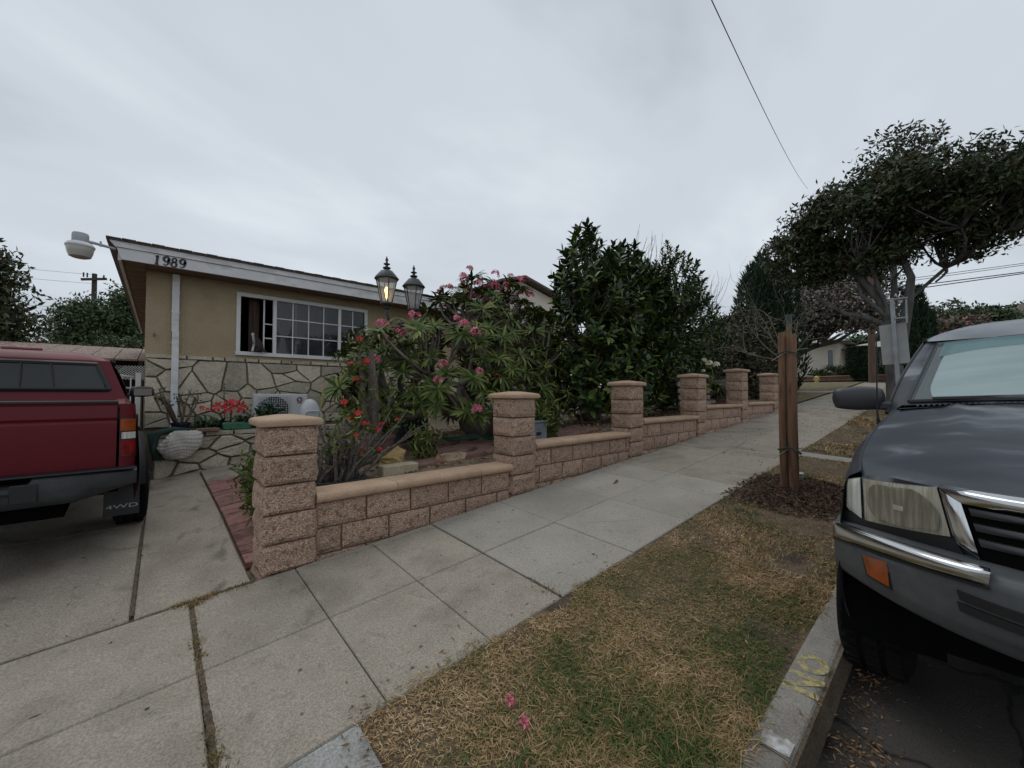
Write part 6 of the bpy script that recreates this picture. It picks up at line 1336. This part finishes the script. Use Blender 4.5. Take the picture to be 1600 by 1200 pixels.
    def hood(u, v):
        s0 = v * 2 - 1; xf = hb_(s0 * .712) - .012; x = -.6 + (xf + .6) * u; yw = yg(x) - .006; y = s0 * yw; e = ztop(min(x, .5)); c = 1 - abs(s0) ** 2.2
        crease = .013 * math.exp(-((abs(y) - (.47 - .10 * u)) / .022) ** 2) * (1 - u) ** .5
        z = e + .004 + (.05 * (1 - .45 * u) + .016 * math.sin(math.pi * u)) * c + crease + (-.026 * (max(0, u - .80) / .20) ** 2)
        return (x, y, z)
    bd(MB().grid(hood, 26, 30), 'hood', paint, smooth=True)
    for s in (-1, 1): bd(MB().tube([(-.6 + (hb_(.712) + .58) * i / 16, s * (yg(-.6 + (hb_(.712) + .58) * i / 16) - .002), ztop(min(.5, -.6 + (hb_(.712) + .58) * i / 16)) + .002) for i in range(17)], .005, 4), 'panel_gap', M_trimd)
    bd(MB().grid(lambda u, v: (-.58 - .06 * u, (v * 2 - 1) * .69, 1.19 + .035 * (1 - (v * 2 - 1) ** 2) - .002 * u), 2, 16), 'cowl', M_black)
    b = MB()
    for i in range(60): y = -.62 + i * .021; b.box(-.625, -.595, y, y + .008, 1.197 + .035 * (1 - (y / .69) ** 2), 1.203 + .035 * (1 - (y / .69) ** 2))
    bd(b, 'cowl_vent', trim, kind='stuff', smooth=False)
    # ---- front face: surface x = f(y)
    def F(y, z, off=0): return (hb_(y) - .05 * max(0, z - .9) + off, y, z)
    def patch(cs, nu, nv, off, surf=F, dep=.02, s=1, bow=0.):
        (a, b_, c, d) = cs; MBp = MB()
        def q(u, v):
            y = (a[0] * (1 - u) + b_[0] * u) * (1 - v) + (d[0] * (1 - u) + c[0] * u) * v; z = (a[1] * (1 - u) + b_[1] * u) * (1 - v) + (d[1] * (1 - u) + c[1] * u) * v; return y, z
        P = []
        for i in range(nu + 1):
            for j in range(nv + 1):
                y, z = q(i / nu, j / nv); P.append(surf(s * -y, z, off + bow * (1 - (2 * i / nu - 1) ** 4) * (1 - (2 * j / nv - 1) ** 4)))
        k = len(P); B = []
        for i in range(nu + 1):
            for j in range(nv + 1): y, z = q(i / nu, j / nv); B.append(surf(s * -y, z, off - dep))
        MBp.v = P + B; m = nv + 1; fl = s < 0
        for i in range(nu):
            for j in range(nv): f = (i * m + j, (i + 1) * m + j, (i + 1) * m + j + 1, i * m + j + 1); MBp.f.append(f if fl else f[::-1])
        ring = [i * m for i in range(nu + 1)] + [nu * m + j for j in range(1, m)] + [i * m + nv for i in range(nu - 1, -1, -1)] + [j for j in range(nv - 1, 0, -1)]
        for i in range(len(ring)): a_, b2 = ring[i], ring[(i + 1) % len(ring)]; MBp.f.append((a_, b2, k + b2, k + a_) if not fl else (b2, a_, k + a_, k + b2))
        return MBp
    bd(MB().grid(lambda u, v: F((v * 2 - 1) * .765, .70 + u * (.352 + .022 * (1 - abs(v * 2 - 1) ** 2) - .07 * max(0, abs(v * 2 - 1) - .88) / .12), -.012), 6, 40), 'front_panel', paint)
    for s in (1, -1):
        hl = bd(patch([(.707, 1.024), (.503, 1.064), (.476, .922), (.703, .869)], 12, 8, .004, dep=.03, s=s, bow=.012), 'headlight', M_head, smooth=60)
        # round reflector seen through the lens, a darker dome with a small bulb cap
        def dome(u, v, s=s):
            a = 2 * math.pi * v; yy = .597 + .098 * u * math.cos(a); zz = .962 + .088 * u * math.sin(a)
            kx = (yy - .49) / .21; lim_t = 1.062 - .040 * kx - .004; lim_b = .928 - .054 * kx + .006; yy = min(max(yy, .492), .696); zz = min(max(zz, lim_b), lim_t)
            return F(s * -yy, zz, .0168 + .006 * (1 - u * u))
        bd(MB().grid(dome, 6, 36, flip=(s < 0)), 'reflector', M_refl, hl)
        bd(patch([(.612, .975), (.585, .978), (.585, .962), (.612, .958)], 2, 2, .0245, dep=.003, s=s), 'bulb_cap', M_head, hl)
        cl = bd(patch([(.768, .998), (.716, 1.022), (.714, .868), (.772, .885)], 6, 6, .002, dep=.03, s=s, bow=.01), 'corner_lamp', M_clear, smooth=60)
        bd(patch([(.78, .868), (.47, .918), (.44, .86), (.79, .82)], 14, 2, -.002, dep=.03, s=s), 'lamp_base', M_trimd)
        # chrome surround arm
        bd(patch([(.497, 1.064), (.452, 1.036), (.418, .883), (.468, .912)], 4, 6, .012, dep=.05, s=s, bow=.01), 'grille_surround', M_chrome, smooth=60)
    bd(patch([(.497, 1.070), (-.497, 1.070), (-.452, 1.034), (.452, 1.034)], 30, 4, .014, dep=.05, surf=lambda y, z, o=0: F(y, z + .014 * (1 - (y / .5) ** 2), o), bow=.012), 'grille_surround', M_chrome, smooth=60)
    bd(patch([(.452, 1.04), (-.452, 1.04), (-.418, .878), (.418, .878)], 30, 2, .0, dep=.01), 'grille_back', M_under)
    for z in (.925, .968, 1.011): bd(patch([(.445 - .2 * (1.05 - z), z + .014), (-.445 + .2 * (1.05 - z), z + .014), (-.44 + .2 * (1.05 - z), z - .006), (.44 - .2 * (1.05 - z), z - .006)], 30, 3, .012, dep=.03, surf=lambda y, z, o=0: F(y, z + .014 * (1 - (y / .45) ** 2), o), bow=.012), 'grille_bar', M_gbar)
    # bumper
    bx = lambda y: .885 - .46 * (abs(y) / .815) ** 2.7
    bp_ = [(-.16, .885), (-.07, .882), (-.015, .872), (0, .855), (.004, .80), (.002, .74), (-.006, .68), (-.03, .635), (-.08, .612), (-.2, .605)]
    def bump(u, v):
        y = (v * 2 - 1) * .815; i = u * (len(bp_) - 1); k = min(int(i), len(bp_) - 2); t = i - k; dx = bp_[k][0] * (1 - t) + bp_[k + 1][0] * t; z = bp_[k][1] * (1 - t) + bp_[k + 1][1] * t
        e = abs(y) / .815; z = z - .075 * e ** 4 * (1 if z > .8 else .15) + (.03 * (1 - e) if z < .7 else 0); x = bx(y) + dx * (1 - .3 * e ** 6)
        return (x, y, z)
    bm = bd(MB().grid(bump, 27, 48, flip=True), 'front_bumper', trim, smooth=True)
    for s in (-1, 1):
        b = MB().grid(lambda u, v: ((bx(.815) - .02) * (1 - v) + .36 * v, s * (.815 + .012 * v), [.80, .74, .68, .62][min(3, int(u * 3 + .01))]), 3, 3); bd(b, 'bumper_end', trim, bm)
    def FB(y, z, off=0):
        e = min(1, abs(y) / .815); return (bx(y) + off, y, z - .075 * e ** 4 * (1 if z > .8 else .15))
    for s in (1, -1):
        bd(patch([(.817, .885), (.40, .888), (.405, .846), (.819, .826)], 20, 6, .006, surf=lambda y, z, o=0: FB(y, z, o), dep=.03, s=s, bow=.016), 'bumper_chrome', M_chrome, bm, smooth=60)
        bd(patch([(.818, .825), (.403, .845), (.404, .836), (.819, .816)], 20, 1, .0075, surf=lambda y, z, o=0: FB(y, z, o), dep=.02, s=s), 'chrome_seam', M_trimd, bm)
        bd(patch([(.705, .762), (.628, .786), (.624, .702), (.69, .70)], 4, 4, .005, surf=FB, dep=.02, s=s), 'turn_signal', M_amber, bm, smooth=60)
        bd(patch([(.712, .770), (.622, .794), (.618, .694), (.694, .692)], 4, 4, .002, surf=FB, dep=.02, s=s), 'signal_recess', M_trimd, bm, smooth=60)
    for z0, z1 in ((.80, .775), (.765, .742)): bd(patch([(.465, z0), (-.465, z0), (-.46, z1), (.46, z1)], 40, 2, .013, surf=FB, dep=.02), 'bumper_slot', M_black, bm)
    if True: bd(MB().box(.888, .893, -.15, .15, .66, .76), 'front_plate', M_white2, bm)
    # ---- greenhouse
    wb = lambda v: (v * 2 - 1)
    def ws(u, v, off=0):          # windshield surface
        s_ = wb(v); y = s_ * (.685 * (1 - u) + .575 * u); x = -.60 - .60 * u - .09 * s_ * s_ * (1 - .2 * u) + .0; z = 1.20 + .355 * u + .03 * (1 - s_ * s_) * (1 - .3 * u)
        return (x + off * .5, y, z + off * .85)
    shell = MB()
    shell.grid(lambda u, v: ws(u, v), 8, 16, flip=True)
    def side(u, v, s, off=0):     # u along x rear, v up
        xa = -.69 * (1 - v) + -1.275 * v; xb = -2.30 * (1 - v) + -2.16 * v; x = xa + (xb - xa) * u; y = .745 * (1 - v) + .60 * v + .02 * math.sin(math.pi * v); return (x, s * (y + off), 1.15 + .42 * v)
    for s in (-1, 1): shell.grid(lambda u, v: side(u, v, s), 10, 6, flip=(s > 0))
    def rear(u, v, off=0):
        s_ = wb(v); y = s_ * (.745 * (1 - u) + .60 * u); x = -2.33 + .12 * u + .04 * s_ * s_ - off; return (x, y, 1.14 + .43 * u)
    shell.grid(lambda u, v: rear(u, v), 6, 14)
    for s in (0, 1):
        def apil(u, v, s=s):
            p = ws(u, s); q = side(0, u, -1 if s == 0 else 1); return tuple(p[i] * (1 - v) + q[i] * v + (.006 * math.sin(math.pi * v) if i == 0 else 0) for i in range(3))
        shell.grid(apil, 10, 4, flip=(s == 0))
    cabm = bd(shell, 'cab', paint, smooth=50)
    def roofs(u, v):
        s_ = wb(v); x = -1.16 + (-1.04) * u; x = x - .085 * s_ * s_ * (1 - u) + .03 * s_ * s_ * u; ed = max(abs(s_) ** 4, abs(2 * u - 1) ** 6); y = s_ * .625; return (x, y, 1.562 + .105 * (1 - ed * .95) * (1 if u > .05 else .55))
    bd(MB().grid(roofs, 16, 24, flip=True), 'roof', roofp or paint, smooth=True)
    for s in (-1, 1): bd(MB().tube([(-1.24, s * .612, 1.578), (-1.7, s * .63, 1.585), (-2.18, s * .612, 1.575)], .012, 6), 'drip_rail', M_trimd)
    # windshield: black panel for the unlit cabin, folded shade, tinted glass
    fr = MB(); pts = [ws(.04, .02 + .96 * i / 12, .006) for i in range(13)] + [ws(.04 + .91 * i / 6, .98, .006) for i in range(1, 7)] + [ws(.95, .98 - .96 * i / 12, .006) for i in range(1, 13)] + [ws(.95 - .91 * i / 6, .02, .006) for i in range(1, 7)]
    wsf = bd(fr.tube(pts, .011, 6), 'windshield_seal', M_trimd)
    bd(MB().grid(lambda u, v: ws(.05 + .89 * u, .03 + .94 * v, .004), 6, 14, flip=True), 'dark_cabin_panel', M_glassd, wsf)
    if nm == 'grey_pickup_truck':
        def shade(u, v):
            s_ = wb(v); uu = .075 + .83 * u; k = 1 - max(0, (u - .55) / .45) ** 3 * .07; return ws(uu, .5 + s_ * .435 * (k - .05 * max(0, (.25 - u) / .25) ** 2), .010)
        b = MB().grid(shade, 18, 24, flip=True); bd(b, 'sunshade', mat('pale_sunshade', [(.27, .355, .35), (.34, .43, .42)], scale=2, rough=.5, stretch=(8, 1, 1)), wsf, smooth=True)
        bd(MB().grid(lambda u, v: ws(.80 + .145 * u - .10 * abs(v * 2 - 1) ** 4 * (1 - u), .05 + .9 * v, .014), 3, 20, flip=True), 'tint_band', mat('teal_tint', [(.05, .17, .18), (.09, .24, .25)], scale=2, rough=.4, alpha=.65), wsf, smooth=True)
        m_ws = mat('windshield_glass', [(.35, .45, .45)], rough=.04, alpha=.16, spec=.8)
    else: m_ws = M_glassd
    bd(MB().grid(lambda u, v: ws(.045 + .90 * u, .025 + .95 * v, .018), 6, 16, flip=True), 'windshield', m_ws, smooth=True)
    for (y0, y1, l) in ((-.50, .05, 0), (.10, .62, 1)):
        b = MB(); b.tube([(-.62, y1 if l == 0 else y0 + .0, 1.232), (-.66, (y0 + y1) / 2, 1.247), (-.655, y0 if l == 0 else y1, 1.235)], [.016, .015, .010], 6); b.tube([(-.64, y0 - .06, 1.245), (-.66, (y0 + y1) / 2, 1.258), (-.65, y1 - .1, 1.25)], .010, 5); bd(b, 'wiper', M_black)
    for s in (-1, 1):
        for (u0, u1) in ((.07, .60), (.66, .95)):
            bd(MB().grid(lambda u, v: side(u0 + (u1 - u0) * u, .12 + .74 * v, s, .008), 6, 4, flip=(s > 0)), 'side_window', M_glassd)
        bd(MB().tube([side(.01, v / 6, s, .006) for v in range(7)], .011, 5), 'pillar_trim', M_trimd)
        # mirror
        mr_ = bd(blob(MB(), (-.78, s * .89, 1.232), (.062, .125, .074), 22, 14, 0, 1, 0, lambda d, t, p: 1 / max(abs(d.x), abs(d.y) * .96, abs(d.z)) ** .55), 'mirror', M_gbar, smooth=True)
        bd(MB().cbox(-.80, -.74, min(s * .73, s * .82), max(s * .73, s * .82), 1.165, 1.215, .012), 'mirror_arm', M_gbar, mr_)
        bd(MB().grid(lambda u, v: (-.842, s * (.81 + .18 * u), 1.18 + .09 * v), 1, 1), 'mirror_glass', mat('mirror_glass', [(.4, .42, .45)], rough=.05, metal=1), mr_)
    # rear window in three panes with rubber frame
    rw = MB(); P0 = [rear(.29, .07 + .86 * i / 10, .01) for i in range(11)] + [rear(.29 + .62 * i / 5, .93 - .02 * i / 5, .01) for i in range(1, 6)] + [rear(.91, .91 - .82 * i / 10, .01) for i in range(1, 11)] + [rear(.91 - .62 * i / 5, .09 - .02 * i / 5, .01) for i in range(1, 6)]
    rwf = bd(rw.tube(P0, .022, 6), 'rear_window_frame', M_trimd)
    M_rg = mat('rear_window_glass', [(.012, .014, .016), (.025, .028, .03)], rough=.08, spec=.45, scale=2)
    for (v0, v1) in ((.09, .34), (.35, .495), (.505, .65), (.66, .91)): bd(MB().grid(lambda u, v: rear(.31 + .58 * u, v0 + (v1 - v0) * v, .012), 2, 4), 'rear_pane', M_rg, rwf)
    for v_ in (.345, .5, .655): bd(MB().tube([rear(.30, v_, .018), rear(.90, v_, .018)], .009, 5), 'pane_divider', M_trimd, rwf)
    bd(MB().cbox(-2.25, -2.19, -.13, .13, 1.645, 1.672, .008), 'third_brake_lamp', M_redl)
    # tailgate
    def tg(u, v):
        y = (v * 2 - 1) * .685; z = .70 + .47 * u; x = -4.07 - .012 * math.sin(math.pi * u)
        if .70 < u < .78: x += .014
        if u > .97: x += .02
        return (x, y, z)
    b = MB(); us = [0, .02, .2, .45, .68, .70, .74, .78, .80, .95, .97, 1.0]; m = 13
    for u in us:
        for j in range(m): b.v.append(tg(u, j / (m - 1)))
    b.f = [(i * m + j, (i + 1) * m + j, (i + 1) * m + j + 1, i * m + j + 1) for i in range(len(us) - 1) for j in range(m - 1)]
    k = len(b.v); b.box(-4.06, -4.0, -.685, .685, .70, 1.168)
    tgt = bd(b, 'tailgate', paint, smooth=35); bd(MB().cbox(-4.095, -4.08, -.10, .10, .96, 1.03, .006), 'tailgate_handle', M_trimd, tgt); bd(MB().cbox(-4.075, -4.0, -.69, .69, 1.172, 1.192, .004), 'bed_shade_strip', M_black, tgt)  # black strip along the tailgate top paints the shadow inside the bed
    for s in (-1, 1):
        b = MB()
        def cw(u, v, s=s):   # rear corner wrap from tailgate gap to bed side
            a = v * math.pi / 2; y = .70 + .085 * math.sin(a) + .0; x = -4.08 + .06 * (1 - math.cos(a)); return (x, s * (y + .012 * math.sin(math.pi * u) * v), .62 + .547 * u)
        corner = bd(b.grid(cw, 8, 8, flip=(s < 0)), 'rear_corner', paint, smooth=True)
        def tl_(z0, z1, m, nm_, y0=.704, y1=.80, off=.006):
            bb = MB(); bb.grid(lambda u, v: (-4.08 + .06 * (1 - math.cos(math.asin(min(1, max(0, (y0 + (y1 - y0) * v - .70) / .10))))) - off, s * (y0 + (y1 - y0) * v), z0 + (z1 - z0) * u), 3, 6, flip=(s < 0)); return bb
        tl0 = bd(tl_(.765, 1.065, M_trimd, '', .70, .803, .003), 'tail_light', M_trimd, smooth=True)
        bd(tl_(.965, 1.055, None, ''), 'amber_lens', M_amber, tl0, smooth=True); bd(tl_(.905, .955, None, '', .712, .79), 'reverse_lens', M_clear, tl0, smooth=True); bd(tl_(.775, .895, None, ''), 'red_lens', M_redl, tl0, smooth=True)
        # mudflap behind the rear wheel
        mf = bd(MB().cbox(RX - .505, RX - .49, min(s * (tyrey - .29), s * (tyrey - .065)), max(s * (tyrey - .29), s * (tyrey - .065)), .185, .60, .004, M=None), 'mudflap', M_blackp)
        o = link('lettering', text_mesh('4WD', .078, .0015), mat('faded_white_print', [(.42, .42, .42)], rough=.8), mf, loc=(RX - .507, s * (tyrey - .175), .265), rot=(R_(90), 0, R_(-90))); o.scale = (1.15, .62, 1)
        bd(MB().tube([(RX - .3, s * .6, .45), (RX - .5, s * .6, .62)], .02, 5), 'flap_bracket', M_trimd)
    # rear bumper with step and raised ends
    def rb(u, v):
        y = (v * 2 - 1) * .80; pr2 = [(-4.06, .685), (-4.16, .685), (-4.20, .67), (-4.20, .60), (-4.185, .52), (-4.15, .485), (-4.06, .48)]; i = u * 6; k = min(5, int(i)); t = i - k
        x = pr2[k][0] * (1 - t) + pr2[k + 1][0] * t; z = pr2[k][1] * (1 - t) + pr2[k + 1][1] * t
        e = abs(y) / .80; x += .07 * e ** 8
        if abs(y) < .27: z = z - .045 * (1 if z > .6 else 0)
        if e > .6 and z < .55: z += .09 * (e - .6) / .4
        return (x, y, z)
    rbm = bd(MB().grid(rb, 18, 60), 'rear_bumper', trim, smooth=50)
    bd(MB().cbox(-4.19, -4.08, -.79, .79, .688, .70, .004), 'bumper_step', M_trimd, rbm)
    if plate: bd(MB().cbox(-4.215, -4.208, -.15, .15, .545, .655, .002), 'licence_plate', M_white2, rbm)
    for s in (-1, 1): bd(MB().cbox(-4.21, -4.195, min(s * .2, s * .32), max(s * .2, s * .32), .53, .65, .004), 'bumper_pad', M_black, rbm)
    bd(MB().tube([(-2.2, .3, .4), (-3.3, .45, .38), (-3.95, .5, .36)], .03, 8), 'exhaust', M_trimd)
    bd(MB().tube([(RX, -.7, .365), (RX, .7, .365)], .05, 8), 'axle', M_trimd); bd(MB().tube([(AX, -.7, .365), (AX, .7, .365)], .05, 8), 'axle', M_trimd)
    return T
M_redp = mat('dark_red_paint', [(.10, .007, .012), (.135, .010, .017)], scale=.8, rough=.45, coat=.08, spec=.25, speck=.05)
M_greyp = mat('oxidised_grey_paint', [(.022, .027, .036), (.036, .043, .053), (.19, .205, .22)], scale=2.6, rough=.44, coat=.08, spec=.32, pos=(.40, .66), stretch=(1.6, .8, 1), distort=.6, detail=6)
M_greyr = mat('peeling_grey_roof_paint', [(.14, .155, .175), (.36, .38, .41)], scale=3, rough=.42, coat=.2, stretch=(1, .5, 1))
tz = base(2.62) - .255 + .012
truck((2.62, -.43, tz), (0, math.atan(.076), math.pi), M_greyp, 'grey_pickup_truck', 'oxidised dark grey pickup truck parked against the curb, pale sunshade behind its windshield', 1.0, M_greyr)
truck((-1.15, 8.52, .30), (0, -.015, math.pi / 2 + .047), M_redp, 'red_pickup_truck', 'dark red pickup truck seen from behind in the driveway, 4WD on its black mudflap', 1.03, tyrey=.90, trim=mat('dark_bumper_plastic', [(.022, .025, .028), (.05, .055, .058)], scale=3, rough=.5, speck=.1, sscale=20))
# whip antenna on the grey truck fender
an_ = [o for o in bpy.data.objects if o.name == 'grey_pickup_truck'][0]
MB().tube([(-.50, -.765, 1.10), (-.50, -.77, 1.18), (-.52, -.765, 1.62)], [.010, .004, .003], 6).build('antenna', M_black, an_, rel=False)
